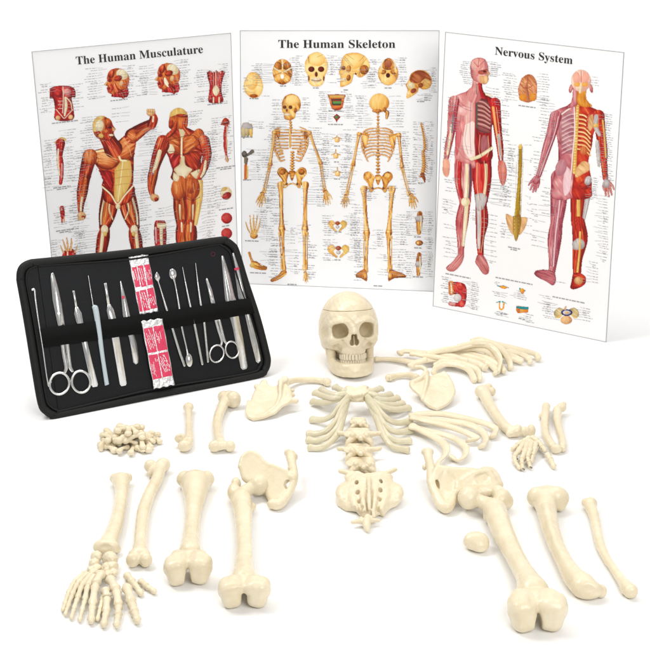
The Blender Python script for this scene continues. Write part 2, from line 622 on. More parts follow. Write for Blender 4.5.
# ================================================================== SKULL
def skull():
    base = pt(351.6, 371, 0)
    t = thing('skull', 'ivory plastic skull facing forward, standing behind the breastbone with its grey cartilages', 'skull', base)
    Rk = rot_z(math.radians(8)) @ rot_x(math.radians(-16))
    C = 0.01

    def B(v=0.0013, k=0.6):
        b = Blob(v / C, k)
        return b

    def place(V):
        W = (V * C * 0.9) @ Rk.T
        return W + base + np.array([0.0, 0.0, lift[0]])
    lift = [0.0]
    b = Blob(0.13, 0.7)
    b.ell((0, 3.0, 11.8), (7.35, 8.9, 9.3), k=1.5)
    b.ell((0, -0.8, 13.2), (6.2, 5.7, 7.4), k=1.5)
    b.ops.append((np.array([-12, -12, 0.0]), np.array([12, 16, 6.2]), lambda x, y, z: (z - 6.0) + 0 * x + 0 * y, 'sub', 1.5))
    for s in (-1, 1):
        b.ell((s * 5.9, 3.4, 8.2), (1.2, 1.8, 2.0), k=1.0)
    b.ell((0, -3.7, 9.6), (3.7, 3.2, 3.4), k=1.0)
    b.ell((0, -3.6, 6.4), (3.5, 3.15, 1.9), k=0.9)
    b.ell((0, 0.6, 7.4), (4.4, 4.0, 3.6), k=0.8)
    b.ell((0, 2.6, 5.4), (4.7, 2.6, 3.2), k=0.8)
    for s in (-1, 1):
        b.ell((s * 8.6, -3.2, 11.2), (1.9, 2.4, 1.9), k=1.6, mode='sub')
    for s in (-1, 1):
        # brow, orbit rim and cheekbone
        a = np.linspace(0, 2 * math.pi, 19)
        ring = np.column_stack([s * (3.38 + 2.3 * np.cos(a)), -5.25 + 0.42 * np.cos(a) ** 2 + np.maximum(np.cos(a), 0) * 1.15 - np.maximum(np.sin(a), 0) * 0.25, 12.15 + 2.25 * np.sin(a) - 0.15 * np.cos(a)])
        b.tube(ring, 0.46, k=0.7, n=2)
        b.tube([(s * 1.2, -6.0, 14.3), (s * 3.4, -5.9, 14.6), (s * 5.3, -4.6, 13.8)], [0.6, 0.7, 0.55], k=1.0)
        b.ell((s * 4.75, -4.2, 9.75), (1.75, 1.35, 1.25), k=1.1)
        b.tube([(s * 5.2, -4.0, 9.7), (s * 6.35, -1.6, 9.35), (s * 6.75, 1.2, 9.2), (s * 6.6, 2.6, 9.4)], [0.75, 0.52, 0.5, 0.6], k=0.6)
        b.tube([(s * 5.6, -4.0, 12.2), (s * 5.5, -4.0, 10.2)], [0.55, 0.7], k=0.8)
        b.ell((s * 6.3, 3.6, 7.3), (0.8, 1.0, 1.4), k=0.7)
    b.tube([(0, -5.9, 13.9), (0, -6.35, 12.8), (0, -7.05, 11.75)], [0.75, 0.58, 0.5], k=0.7)
    for s in (-1, 1):
        b.tube([(s * 0.8, -6.1, 12.8), (s * 1.35, -6.3, 10.6), (s * 1.5, -6.35, 8.9), (s * 0.8, -6.65, 7.9), (0, -6.9, 7.75)], [0.42, 0.42, 0.42, 0.38, 0.4], k=0.6)
    # openings
    for s in (-1, 1):
        R = rot_z(s * math.radians(16))
        b.ell((s * 3.45, -5.0, 12.05), (2.08, 4.8, 2.02), rot_y(s * 0.22), k=0.4, mode='sub')
        b.box((s * 3.5, -5.2, 12.15), (2.0, 3.5, 1.88), 1.1, R @ rot_y(s * 0.2), k=0.4, mode='sub')
        b.ell((s * 2.3, -2.2, 11.85), (0.75, 1.2, 0.4), rot_y(-s * 0.5), k=0.25, mode='sub')
        b.ell((s * 3.6, -3.2, 10.9), (1.0, 1.4, 0.25), rot_y(s * 0.35), k=0.2, mode='sub')
        b.ell((s * 0.62, -6.2, 8.95), (0.66, 2.6, 0.95), k=0.25, mode='sub')
        b.ell((s * 0.36, -6.3, 10.15), (0.46, 2.4, 1.15), k=0.25, mode='sub')
        b.ell((s * 3.1, -6.3, 9.55), (0.28, 0.7, 0.2), k=0.15, mode='sub')
        b.ell((s * 3.3, -6.2, 8.0), (0.9, 0.8, 1.0), k=0.8, mode='sub')
        b.ell((s * 4.4, -4.4, 7.2), (0.9, 1.8, 1.2), k=0.7, mode='sub')
    b.box((0, -5.0, 9.3), (0.1, 1.7, 1.4), 0.08, k=0.15)
    # alveolar ripples
    for i in range(-3, 4):
        a = i * 0.33
        b.ell((3.0 * math.sin(a), -3.3 - 3.3 * math.cos(a), 5.9), (0.3, 0.28, 0.75), k=0.4)
    CUT = 17.35
    b.ops.append((np.array([-12, -12, CUT + 0.004]), np.array([12, 16, 24]), lambda x, y, z: (CUT + 0.004 - z) + 0 * x + 0 * y, 'sub', 0.04))
    V, Q = b.mesh(0.012, 2.6, seed=3)
    b2 = Blob(0.15, 1.5)
    b2.ops = [o for o in b.ops if o[3] == 'add' and o[1][2] > CUT - 0.5]
    b2.ops.append((np.array([-12, -12, -3.0]), np.array([12, 16, CUT + 0.05]), lambda x, y, z: (z - CUT - 0.012) + 0 * x + 0 * y, 'sub', 0.04))
    V2, Q2 = b2.mesh(0.012, 2.6, seed=3)
    # mandible
    m = Blob(0.12, 0.6)
    up = [(-5.15, 1.4, 3.2), (-4.8, -1.0, 2.5), (-3.85, -3.9, 2.05), (-1.9, -5.75, 2.0), (0, -6.2, 2.0)]
    dn = [(-5.25, 1.7, 2.2), (-4.85, -1.2, 1.2), (-3.8, -4.2, 0.7), (-1.9, -5.9, 0.5), (0, -6.35, 0.5)]
    mir = lambda P: P + [(-x, y, z) for x, y, z in P[-2::-1]]
    m.tube(mir(up), [0.75, 0.8, 0.8, 0.72, 0.7, 0.72, 0.8, 0.8, 0.75], k=0.8)
    m.tube(mir(dn), [0.8, 0.85, 0.82, 0.8, 0.8, 0.8, 0.82, 0.85, 0.8], k=0.8)
    m.ell((0, -6.5, 0.9), (1.5, 0.75, 0.95), k=1.0)
    for s in (-1, 1):
        m.tube([(s * 5.2, 1.2, 3.0), (s * 5.3, 0.4, 5.0), (s * 5.3, 0.0, 7.0), (s * 5.25, -0.5, 8.6)], [0.75, 0.6, 0.5, 0.32], k=0.9)
        m.tube([(s * 5.3, 2.2, 3.2), (s * 5.6, 2.3, 5.4), (s * 5.9, 2.4, 7.4), (s * 6.1, 2.4, 8.7)], [0.75, 0.6, 0.55, 0.6], k=0.9)
        m.box((s * 5.35, 1.2, 5.2), (0.32, 1.2, 2.0), 0.25, rot_y(s * 0.08), k=0.7)
        m.ell((s * 1.9, -6.3, 1.4), (0.14, 0.5, 0.14), k=0.1, mode='sub')
    for i in range(-3, 4):
        a = i * 0.33
        m.ell((2.85 * math.sin(a), -3.1 - 3.15 * math.cos(a), 2.5), (0.26, 0.28, 0.6), k=0.35)
    V3, Q3 = m.mesh(0.012, 2.2, seed=5)
    allz = np.concatenate([((X * C * 0.9) @ Rk.T)[:, 2] for X in (V, V2, V3)])
    lift[0] = -float(allz.min())
    mesh_obj('cranium', place(V), Q, BONE, t)
    mesh_obj('skull_cap', place(V2), Q2, BONE, t)
    mesh_obj('mandible', place(V3), Q3, BONE, t)
    # teeth: each row one part of separate crowns
    def row(z0, z1, cy, rx, ry, spec):
        mb = MB()
        a = 0.0
        for s in (-1, 1):
            a = 0.0
            for w, dpt in spec:
                da = w / 2 / (rx * 0.98)
                a += da
                ang = s * a
                c = np.array([rx * math.sin(ang), cy - ry * math.cos(ang), (z0 + z1) / 2])
                tdir = np.array([rx * math.cos(ang), ry * math.sin(ang), 0])
                tdir /= np.linalg.norm(tdir)
                ndir = np.array([tdir[1], -tdir[0], 0])
                nu, nv = 10, 8
                vv, ff = [], []
                for iv in range(nv + 1):
                    ph = -math.pi / 2 + math.pi * iv / nv
                    for iu in range(nu):
                        th = 2 * math.pi * iu / nu
                        sp = lambda q, e: math.copysign(abs(q) ** e, q)
                        x = w * 0.485 * sp(math.cos(ph), 0.45) * sp(math.cos(th), 0.75) * (1 - 0.13 * (sp(math.sin(ph), 0.6) * (1 if z1 > 4.9 else -1)))
                        y = dpt * sp(math.cos(ph), 0.5) * sp(math.sin(th), 0.8)
                        z = (z1 - z0) / 2 * sp(math.sin(ph), 0.6)
                        vv.append(c + tdir * x + ndir * y + np.array([0, 0, z]))
                for iv in range(nv):
                    for iu in range(nu):
                        k2 = (iu + 1) % nu
                        ff.append((iv * nu + iu, iv * nu + k2, (iv + 1) * nu + k2, (iv + 1) * nu + iu))
                mb.add(vv, ff)
                a += da
        return mb
    up_t = row(3.95, 5.6, -3.35, 3.15, 3.3, [(0.9, 0.42), (0.72, 0.4), (0.8, 0.45), (0.76, 0.5), (0.74, 0.52), (1.0, 0.6), (0.95, 0.6)])
    lo_t = row(2.5, 4.05, -3.15, 3.0, 3.12, [(0.6, 0.36), (0.64, 0.36), (0.74, 0.42), (0.74, 0.46), (0.76, 0.5), (1.0, 0.58), (0.95, 0.58)])
    for mb in (up_t, lo_t):
        mesh_obj('tooth_row', place(np.concatenate(mb.V)), mb.F, TOOTH, t)
    for s in (-1, 1):
        e = Blob(0.09, 0.2)
        e.ell((s * 6.55, 1.3, 8.0), (0.5, 0.55, 0.42), k=0.1)
        Ve, Qe = e.mesh()
        mesh_obj('ear_opening', place(Ve), Qe, SOCKET, t)


skull()


# ================================================================== LONG BONES
def bone(name, label, cat, b, rough=0.00034, wl=0.034, seed=0, group=None):
    o = blob_obj(b, name, BONE, None, rough, wl, seed)
    return tag(o, label, cat, group)


def femur_end(b, L, Rr, mid, w, r):
    """Two squarish condyles parted by a notch, under the raised butterfly saddle for the kneecap, facing the viewer."""
    sg = ((L, -1), (Rr, 1))
    for (x, y), q in sg:
        b.block(x, y, (r * 0.97, r * 1.15, r * 1.35), r * 0.76, h=r * 1.36, rz=-q * 10, ry=q * 10, k=2.5)
        b.lump(x + q * r * 0.6, y - r * 0.2, (r * 0.62, r * 0.9, r * 0.75), h=r * 1.5, k=2)
        b.lump(x, y + r * 0.1, (r * 0.86, r * 1.2, r * 1.0), h=r * 1.0, k=2)
    for q in (-1, 1):
        b.block(mid[0] + q * w * 0.46, mid[1] + r * 0.1, (w * 0.44, r * 1.1, r * 0.66), r * 0.58, h=r * 1.98, rz=-q * 12, ry=-q * 7, k=3)
        b.lump(mid[0] + q * w * 0.58, mid[1] - r * 0.1, (w * 0.34, r * 0.9, r * 0.6), h=r * 2.15, k=4)
    b.block(mid[0], mid[1] + r * 0.1, (w * 0.8, r * 0.9, r * 0.8), r * 0.5, h=r * 1.6, k=2)
    nx, ny = (L[0] + Rr[0]) / 2, (L[1] + Rr[1]) / 2
    b.lump(nx, ny + r * 0.95, (w * 0.17, r * 1.3, r * 1.0), h=r * 0.45, k=3, mode='sub')
    b.lump(mid[0], mid[1] + r * 0.2, (w * 0.22, r * 1.5, r * 0.4), h=r * 2.85, k=5, mode='sub')
    for (x, y), q in sg:
        b.lump(x + q * r * 1.15, y - r * 0.2, (r * 0.35, r * 0.5, r * 0.5), h=r * 1.3, k=2, mode='sub')


b = PB(0.0017, 2.5)
b.lump(258.5, 485, (10.3, 10.3, 10.3), h=13, k=2)
b.chain([(256, 485.5, 5.5, 13), (248, 489.5, 6.2, 12), (240, 497, 8.5, 11)], k=3)
b.lump(234, 492, (6.5, 10, 9), h=10, k=4)
b.lump(236, 484, (5, 6, 7), h=11, k=3)
b.chain([(248, 509, 3, 17), (249, 530, 2.2, 16.5), (250, 556, 2.4, 18)], k=5)
b.chain([(241, 500, 10.5, 11), (243, 512, 9.4, 11), (243.6, 531, 7.7, 12), (243.8, 552, 7.6, 13), (244, 567, 9.6, 14), (244, 580, 13, 15)], k=4)
b.lump(252.5, 507, (3.6, 5, 4.5), h=7, k=3)
femur_end(b, (230.6, 592), (258.4, 591.5), (244, 584), 17.5, 10.6)
bone('femur', 'thigh bone lying beside the smaller hip bone, its two rounded knee knuckles towards the viewer', 'bone', b, seed=1)

b = PB(0.0018, 2.5)
b.lump(469, 498, (11.3, 11.3, 11.3), h=15, k=2)
b.chain([(472, 498.5, 6, 15), (482, 502, 6.6, 14), (494, 508, 9.5, 12.5)], k=3)
b.lump(502, 500, (9, 12, 11), h=11.5, rz=-25, k=5)
b.lump(498, 493, (7, 7, 8), h=13, k=5)
b.lump(508, 501.5, (5.4, 6.5, 7), h=9, k=4)
b.lump(489, 517, (6, 5.5, 5.5), h=7, k=3)
b.chain([(499, 507, 3, 22), (508, 530, 2.6, 20.5), (522, 562, 2.4, 20.5)], k=5)
b.chain([(495, 510, 11.5, 13), (502, 530, 11, 12.5), (511, 549, 9.8, 13), (520, 566, 9.6, 14), (528, 580, 11.5, 16), (533, 592, 16, 18)], k=4)
femur_end(b, (522.5, 612), (552, 611), (535.5, 600), 25, 13.2)
bone('femur', 'large thigh bone slanting to the front right from the hip bone behind the round kneecap', 'bone', b, seed=2)

# left row of leg bones
b = PB(0.0016, 2.5)
b.lump(195.5, 480, (18.5, 7, 8), h=10, k=3)
b.lump(185, 479, (8, 8, 8.5), h=10, k=3)
b.lump(206, 479, (8, 8, 8.5), h=10, k=3)
b.lump(194.5, 476, (7, 6, 6), h=13, k=3)
b.chain([(195.5, 484, 14.5, 10), (195.2, 494, 11.5, 9.5), (194, 506, 8.8, 9), (192.5, 520, 7.5, 9), (191, 537, 8.2, 10), (190, 552, 11, 12)], k=4)
femur_end(b, (176, 570), (200.5, 568.5), (188.5, 559), 19, 10.4)
bone('tibia', 'thick straight leg bone with a broad flared head, third in the front left row', 'bone', b, seed=3)

b = PB(0.0015, 2.2)
b.lump(150.5, 466, (6.6, 6, 6.6), h=8.5, k=1.5)
b.lump(163.2, 465, (7.2, 6.6, 7.4), h=8.5, k=1.5)
b.lump(156, 471, (7.5, 5, 5.5), h=7, k=1.5)
b.lump(151, 473.5, (4, 3.4, 4), h=5, k=1)
b.lump(156, 466, (3, 5, 3), h=15, k=1.2, mode='sub')
b.chain([(160, 468, 6, 8), (157.5, 478, 5.8, 7.5), (150, 493, 6.0, 7.2), (144, 510, 6.4, 7.5), (141.5, 528, 6.2, 7.5), (140.5, 543, 6.6, 8), (139.5, 555, 8.5, 8.5)], k=3)
b.lump(132.8, 560, (6.8, 6.5, 7.6), h=8.2, k=2.5)
b.lump(145.6, 560, (6.6, 6.5, 7.6), h=8.2, k=2.5)
b.lump(139.5, 554, (11, 5, 6), h=10, k=3)
b.lump(139.2, 567, (3.2, 5, 4), h=4.5, k=2, mode='sub')
b.lump(139.5, 558, (2.4, 5, 2.5), h=15.5, k=2, mode='sub')
bone('forearm_bone', 'long slim curved bone with knobbed ends, second in the front left row', 'bone', b, seed=4)

b = PB(0.0015, 2.2)
b.lump(121, 478, (10.5, 5, 5.5), h=8, k=2.5)
b.lump(114, 478.5, (4.2, 4.5, 5), h=8, k=2)
b.lump(128, 478, (4.4, 4.5, 5), h=8, k=2)
b.chain([(121, 481, 9, 8), (121.8, 491, 6.8, 8), (119.6, 508, 6.4, 8), (116, 524, 7.2, 8.5), (111.5, 536, 8.0, 9), (109, 542, 9.0, 9)], k=3)
b.lump(106, 547, (13, 7, 8.2), h=9, k=6)
b.lump(105.5, 548, (9.5, 2.8, 5.0), h=12.7, rx=-33, k=1.6, mode='sub')
b.lump(117.5, 549, (3.4, 4, 4.6), h=6, k=2)
bone('shin_bone', 'slim shin bone at the far left whose cupped lower end meets the foot bones', 'bone', b, seed=5)

# right row
b = PB(0.0017, 2.5)
b.lump(556, 498, (13, 11, 12), h=13, k=3)
b.lump(537, 497, (10, 9, 10.5), h=12, k=3)
b.lump(547, 495, (14, 9, 10), h=13, k=3)
b.lump(560, 505, (6, 7, 6), h=8, k=3)
b.chain([(545, 500, 12, 12), (547.5, 514, 9.5, 11), (550.5, 528, 8.8, 10.5), (556.5, 546, 8.0, 10), (564.5, 562, 8.4, 10), (573, 576, 10.6, 10.5), (579, 582, 12.0, 11), (583, 585, 12.2, 11)], k=4)
b.lump(587, 589, (15, 9, 10.5), h=11, rz=-12, k=6)
b.lump(601, 591, (6, 6.5, 7), h=7.5, k=2.5)
b.lump(586.5, 590.5, (11.0, 3.4, 7.4), h=16.0, rx=-33, k=1.6, mode='sub')
b.chain([(546, 506, 3, 19), (551, 528, 2.2, 17.5), (560, 552, 2.2, 16), (574, 574, 2.6, 17)], k=5)
bone('shin_bone', 'stout shin bone with bulbous head, between the large thigh bone and the thin bone', 'bone', b, seed=6)

b = PB(0.0014, 2)
b.lump(590.5, 504, (7, 6.5, 7), h=7, k=2)
b.lump(585, 502.5, (3.6, 4, 4.5), h=7, k=2)
b.chain([(590, 505, 6, 7), (594, 516, 5.2, 6), (597, 530, 4.7, 5.5), (600.5, 545, 4.7, 5.5), (607, 559, 4.2, 5.2), (614.5, 570, 4.3, 5.5), (621.5, 580, 5.2, 6), (628, 588.5, 7.2, 7.2)], k=2.5)
b.lump(630.5, 591, (7.5, 7, 7.5), h=7.6, k=2)
b.lump(624.5, 590, (4, 4.5, 5), h=5, k=2)
bone('fibula', 'thin curved calf bone at the far right of the front row', 'bone', b, seed=7)

b = PB(0.0014, 2)
b.lump(476, 541, (12.8, 10.5, 9.2), k=2)
b.lump(480, 545, (9, 8, 7), h=7.5, k=3)
b.lump(471, 538, (6, 5, 4), h=13, k=3)
bone('kneecap', 'small rounded kneecap lying by itself under the larger hip bone', 'bone', b, rough=0.0004, wl=0.02, seed=8)

# arm bones, upper left
b = PB(0.0012, 1.6)
b.lump(188.5, 407.5, (5.3, 5, 5.0), h=6, k=1.5)
b.chain([(188.5, 409, 4, 6), (188.8, 418, 3.5, 5.2), (188.9, 428, 3.6, 5), (188.8, 438, 4.4, 5.4), (187, 445, 5.2, 6)], k=2)
b.lump(184.3, 446, (6.6, 5.5, 6), h=6.2, k=1.5)
b.lump(189.5, 441, (3.8, 4, 4.5), h=6.5, k=1.5)
b.lump(180.6, 438.5, (5.9, 3.4, 5.2), h=9, k=1.0)
b.lump(180.2, 438.6, (4.4, 1.5, 3.5), h=10.9, rx=-30, k=1.0, mode='sub')
bone('upper_arm_bone', 'short slim arm bone with a cupped joint, just right of the small bone heap', 'bone', b, seed=9)

b = PB(0.0013, 1.8)
b.lump(224, 397, (6.2, 5.6, 6.4), h=8, k=1.8)
b.lump(233.5, 399.5, (7.4, 7.0, 8.6), h=9, k=1.5)
b.lump(229, 395, (5, 4.5, 4.5), h=11, k=1.5)
b.chain([(226, 398, 5.6, 8), (221.8, 408, 5.0, 7), (217.8, 418.5, 4.8, 6.4), (217.2, 430, 4.4, 6.2), (219, 439, 4.7, 6.4), (221.5, 446, 5, 6.2)], k=2.5)
b.lump(214.6, 446.2, (6.2, 5.4, 6.2), h=6.4, k=1.5)
b.lump(230, 446.3, (5.6, 5.2, 5.8), h=6, k=1.5)
b.lump(222.5, 445.5, (7.5, 4.6, 4.6), h=6.2, k=2)
b.lump(224, 451, (3.4, 4, 3), h=1.6, k=1.2, mode='sub')
bone('upper_arm_bone', 'bowed upper arm bone with large round head, below the right end of the black case', 'bone', b, seed=10)

# arm, upper right
b = PB(0.0013, 1.8)
b.lump(481.5, 391.5, (6.8, 6.2, 6.8), h=8, k=1.8)
b.lump(488.5, 387.5, (4.2, 4, 4.4), h=9, k=1.5)
b.lump(492.2, 391.5, (3.8, 4, 4.6), h=8, k=1.2)
b.chain([(484, 392, 6.3, 8), (487.5, 401, 5.6, 7), (494, 412, 5.2, 6.3), (501, 422, 5.2, 6), (508, 429, 5.2, 6), (515, 431.5, 5.6, 6.2)], k=2.5)
b.lump(510.5, 433.5, (5, 3.8, 4), h=5, rz=15, k=2)
b.lump(518, 430.5, (4.2, 5.2, 6.6), h=7, k=1.5)
b.lump(524.5, 431.5, (4.2, 4.6, 5.2), h=6.2, k=1.2)
b.lump(531, 431, (4.6, 5.4, 6.8), h=7, k=1.4)
bone('upper_arm_bone', 'arm bone slanting from the right shoulder blade down to the wired hand', 'bone', b, seed=11)

b = PB(0.0012, 1.4)
b.chain([(546, 408, 3.9, 6), (545.2, 417, 3.9, 5.5), (545, 427, 3.7, 5), (547, 437, 3.8, 5), (552.5, 446, 4.3, 5)], k=2)
b.lump(546.2, 406.5, (4.2, 4, 4.4), h=6.2, k=1.5)
b.lump(541, 416, (2.4, 3, 3), h=4, k=1.5)
b.lump(556, 449, (6.0, 3.8, 5.0), h=5.3, k=1.5)
b.lump(556, 449.3, (4.5, 1.7, 3.6), h=7.5, rx=-30, k=1.0, mode='sub')
bone('forearm_bone', 'plain forearm bone with dished end, left one of the pair beside the wired hand', 'bone', b, seed=12)

b = PB(0.0012, 1.4)
b.lump(561.5, 407.5, (5, 4.4, 5), h=8.5, k=1.5)
b.lump(557, 411, (3.8, 4, 4.6), h=7, k=1.5)
b.lump(564, 404.5, (2.6, 2.6, 3), h=10, k=1.2)
b.chain([(558, 410, 4.6, 7), (557.2, 419, 4.1, 6), (559.3, 429, 3.6, 5), (562, 438, 3.3, 4.4), (563, 446, 3.8, 4.4)], k=2)
b.lump(563, 448.5, (3.4, 3.4, 3.8), h=4.2, k=1.2)
bone('forearm_bone', 'hooked forearm bone with notched end, right one of the pair beside the wired hand', 'bone', b, seed=13)

# ================================================================== HIP BONES
b = PB(0.0015, 2)
b.sheet([(239, 470), (240, 461), (245, 455.5), (251, 453), (257, 455), (263, 462), (272, 466.5), (283, 470), (290, 474), (291, 484), (283, 500), (277, 507), (270, 505), (266, 496), (262, 488), (250, 486), (242, 480)],
        (262, 478), 17, 38, 4.2, roll=3, k=2.5)
b.ridge([(240.5, 467, 2.6, 2), (244, 457.5, 2.8, 2), (251, 454, 2.8, 2), (258, 456.5, 2.6, 2), (265, 464, 2.4, 2.2), (276, 468.5, 2.2, 2.5), (287, 473, 2.4, 2.5)], k=3)
b.sheet([(240, 469), (243, 458), (251, 453), (259, 458), (266, 468), (262, 482), (250, 486)], (252, 470), 19, 40, 4.4, k=3)
b.lump(262, 480, (10, 9, 9), h=13, k=3)
b.chain([(272, 470, 3.4, 20), (284, 473, 3.6, 20), (293, 478, 4, 19)], k=3)
b.chain([(290.5, 455, 5.2, 24), (292, 464, 4.4, 22), (294, 474, 4.2, 20), (293, 483, 4.2, 15), (288, 494, 4.2, 9), (279, 504, 5.4, 6), (272, 504, 5, 6)], k=2.5)
b.lump(288, 453, (4, 4, 4), h=24, k=1.5)
b.lump(295, 457, (3, 3.4, 4), h=23, k=1.5)
b.lump(292, 468, (4.6, 3, 3), h=22, k=1.5)
b.lump(287.5, 484.5, (3.2, 6, 4.5), h=14, rz=-12, k=1.2, mode='sub')
b.lump(287.8, 482, (2.6, 9, 3.2), h=10, rz=-12, k=1.2, mode='sub')
bone('hip_bone', 'smaller hip bone with a fan blade, lying behind the thigh bone at the centre left', 'bone', b, rough=0.0003, wl=0.02, seed=14)

b = PB(0.0016, 2)
b.sheet([(437, 466), (455, 468), (484, 469), (491, 470), (496, 477), (500, 487), (494, 495), (478, 498), (460, 495), (455, 503), (447, 510), (440, 508), (434, 496), (430, 482), (432, 470)],
        (462, 484), 17, 34, 4.4, roll=2, k=3)
b.chain([(461, 483, 5, 17), (474, 477, 5, 20), (488, 473, 5, 21)], k=4)
b.chain([(484, 470.5, 4, 22), (492, 473, 5, 20), (498, 485, 5.5, 15)], k=4)
b.lump(482, 489, (14, 9, 9), h=13, k=4)
b.chain([(427.5, 452.5, 5, 27), (429, 460, 4.3, 25), (431, 470, 4.4, 22), (431.5, 481, 5, 18), (435, 492, 5, 13), (440, 503, 5.5, 8), (447, 508, 5.5, 6.5), (453, 500, 4.4, 9)], k=2.5)
b.lump(424.5, 452, (3.4, 3.4, 3.6), h=27, k=1.5)
b.lump(431, 452, (2.8, 3, 3.6), h=27, k=1.5)
b.lump(424.6, 467.5, (2.6, 3, 3.2), h=20, k=1.5)
b.lump(437, 484.5, (2.2, 7, 4.5), h=17, rz=14, k=1.2, mode='sub')
b.lump(437.3, 483, (2.0, 9, 4), h=12, rz=14, k=1.2, mode='sub')
b.lump(463, 495, (3, 4, 5), h=12, k=1.5, mode='sub')
b.knob(447, 485, (8.5, 14, 3), 4.6, k=3, mode='sub')
b.knob(482, 480, (7, 8, 2), 4.4, k=3, mode='sub')
b.ridge([(458, 489, 3, 1.5), (466, 480, 3, 2.2), (476, 475, 2.6, 2.5), (486, 472, 2.6, 1.5)], k=3)
b.ridge([(437, 467, 2, 1.5), (455, 470, 2, 1.2), (472, 470.5, 2, 1.5)], k=3)
bone('hip_bone', 'larger hip bone with ridged blade and upright knob, left of the large thigh bone', 'bone', b, rough=0.0003, wl=0.02, seed=15)

# ================================================================== SHOULDER BLADES AND COLLARBONES
def cr(pts, sc, ox, oy):
    return [(p[0] / sc + ox, p[1] / sc + oy) for p in pts]


b = PB(0.0013, 1.5)
b.sheet(cr([(108, 118), (128, 92), (150, 72), (188, 98), (214, 112), (244, 102), (262, 78), (296, 68), (312, 104), (332, 122), (346, 196), (318, 222), (280, 238), (232, 284), (152, 316), (84, 330), (54, 308), (48, 262), (72, 192), (92, 140)], 6.5, 240, 370),
        (264, 399), 11.5, 20, 2.0, roll=3, k=1.5)
b.ridge([(281, 384, 3.0, 3.5), (280.5, 391, 2.2, 3.0), (280, 398, 1.8, 2.2), (276, 406, 1.5, 1.5), (268, 413, 1.5, 1.0)], k=3)
b.ridge([(248.5, 402, 1.4, 1.0), (247, 413, 1.6, 1.0), (252, 418.5, 1.7, 0.8), (264, 416, 1.5, 0.8), (278, 406, 1.4, 0.6)], k=2.5)
b.knob(285, 382, (4.0, 4.6, 3.0), 3, k=2)
b.knob(256.5, 387, (2.6, 3.2, 2.4), 0.5, k=1.5)
b.knob(264, 383, (3.6, 4.0, 2.0), 0.5, k=2)
for x, y, r in ((292.5, 389.5, 2.0), (293, 394, 2.2), (296, 400, 2.7)):
    b.ridge([(286, y + 0.3, 2.4, -0.5), (x, y, r, -1.5)], k=1.2)
b.knob(288.5, 396, (3.6, 6, 2.8), 0, k=2)
b.knob(268, 399, (9, 14, 1.6), 3.2, k=4, mode='sub')
bone('shoulder_blade', 'triangular shoulder blade lying flat between the black case and the breastbone', 'bone', b, rough=0.0002, seed=16)

b = PB(0.0013, 1.5)
b.sheet(cr([(152, 205), (150, 182), (172, 168), (200, 170), (226, 160), (246, 154), (264, 164), (274, 186), (282, 214), (274, 236), (258, 252), (228, 266), (204, 258), (186, 242), (176, 226)], 2.955, 360, 320),
        (432, 391), 10.5, 20, 2.1, roll=-2, k=1.5)
b.ridge([(416, 369.5, 2.4, 3), (422, 370.5, 2.3, 4), (425.5, 374.5, 2.4, 4), (421, 380, 2.8, 2), (414, 383, 2.8, 1)], k=1.5)
b.ridge([(427, 375, 2.4, 3), (426.5, 384, 2.0, 2.6), (424.5, 392, 1.8, 1.8), (422, 400, 1.5, 1)], k=2.5)
b.ridge([(444, 373.5, 1.8, 1), (452, 384, 1.5, 0.6), (453.5, 393, 1.6, 0.6), (448, 403, 1.7, 0.6), (437, 408.5, 1.8, 0.6), (429, 405.5, 1.5, 0.6)], k=2)
b.knob(412.5, 384.5, (3.6, 6, 3), 0, k=2)
b.knob(440, 391, (9, 13, 1.6), 3.2, k=4, mode='sub')
bone('shoulder_blade', 'shoulder blade with a curled hook, lying below the fan of ribs at the upper right', 'bone', b, rough=0.0002, seed=17)


def rod_bone(name, label, nodes, cat='bone', flat=1.0, tilt=0, group=None, w=None):
    P, Rr = px_path(nodes)
    C = catmull(np.column_stack([P, Rr]), 7)
    P, Rr = C[:, :3], C[:, 3]
    tan = np.gradient(P, axis=0)
    side = np.cross(tan, UP)
    side /= np.linalg.norm(side, axis=1)[:, None] + 1e-9
    a = math.radians(tilt)
    side = side * math.cos(a) + UP * math.sin(a)
    ph = rng.uniform(0, 6)
    L = np.arange(len(P))
    Rr = Rr * (1 + 0.05 * np.sin(L * 0.9 + ph) + 0.03 * np.sin(L * 2.1 + 2 * ph))
    V, F = rounded(P, Rr, Rr * flat, side, 16)
    V[:, 2] = np.maximum(V[:, 2], 0.0003)
    return tag(mesh_obj(name, V, F, BONE), label, cat, group)


rod_bone('collarbone', 'slim collarbone pointing from the left shoulder blade towards the skull', [(285, 384, 3.6, 9), (290, 381.5, 3.1, 7), (298, 380, 2.8, 5), (311, 379.8, 2.8, 4), (321, 380.8, 2.9, 4), (326, 381.8, 3.9, 4.4), (327.4, 382.2, 3.9, 4.4)])
rod_bone('collarbone', 'short collarbone at the left of the right shoulder blade', [(388.6, 377.6, 3.6, 4), (390.2, 377.4, 3.5, 4), (395, 376, 2.6, 3.8), (403, 374.8, 2.5, 4), (411, 375.2, 2.8, 5), (417, 377, 3.1, 7)])

# ================================================================== RIBS
RG1 = 'ribs in the loose heap beside the skull'
RG2 = 'ribs fanned out under the right shoulder blade'


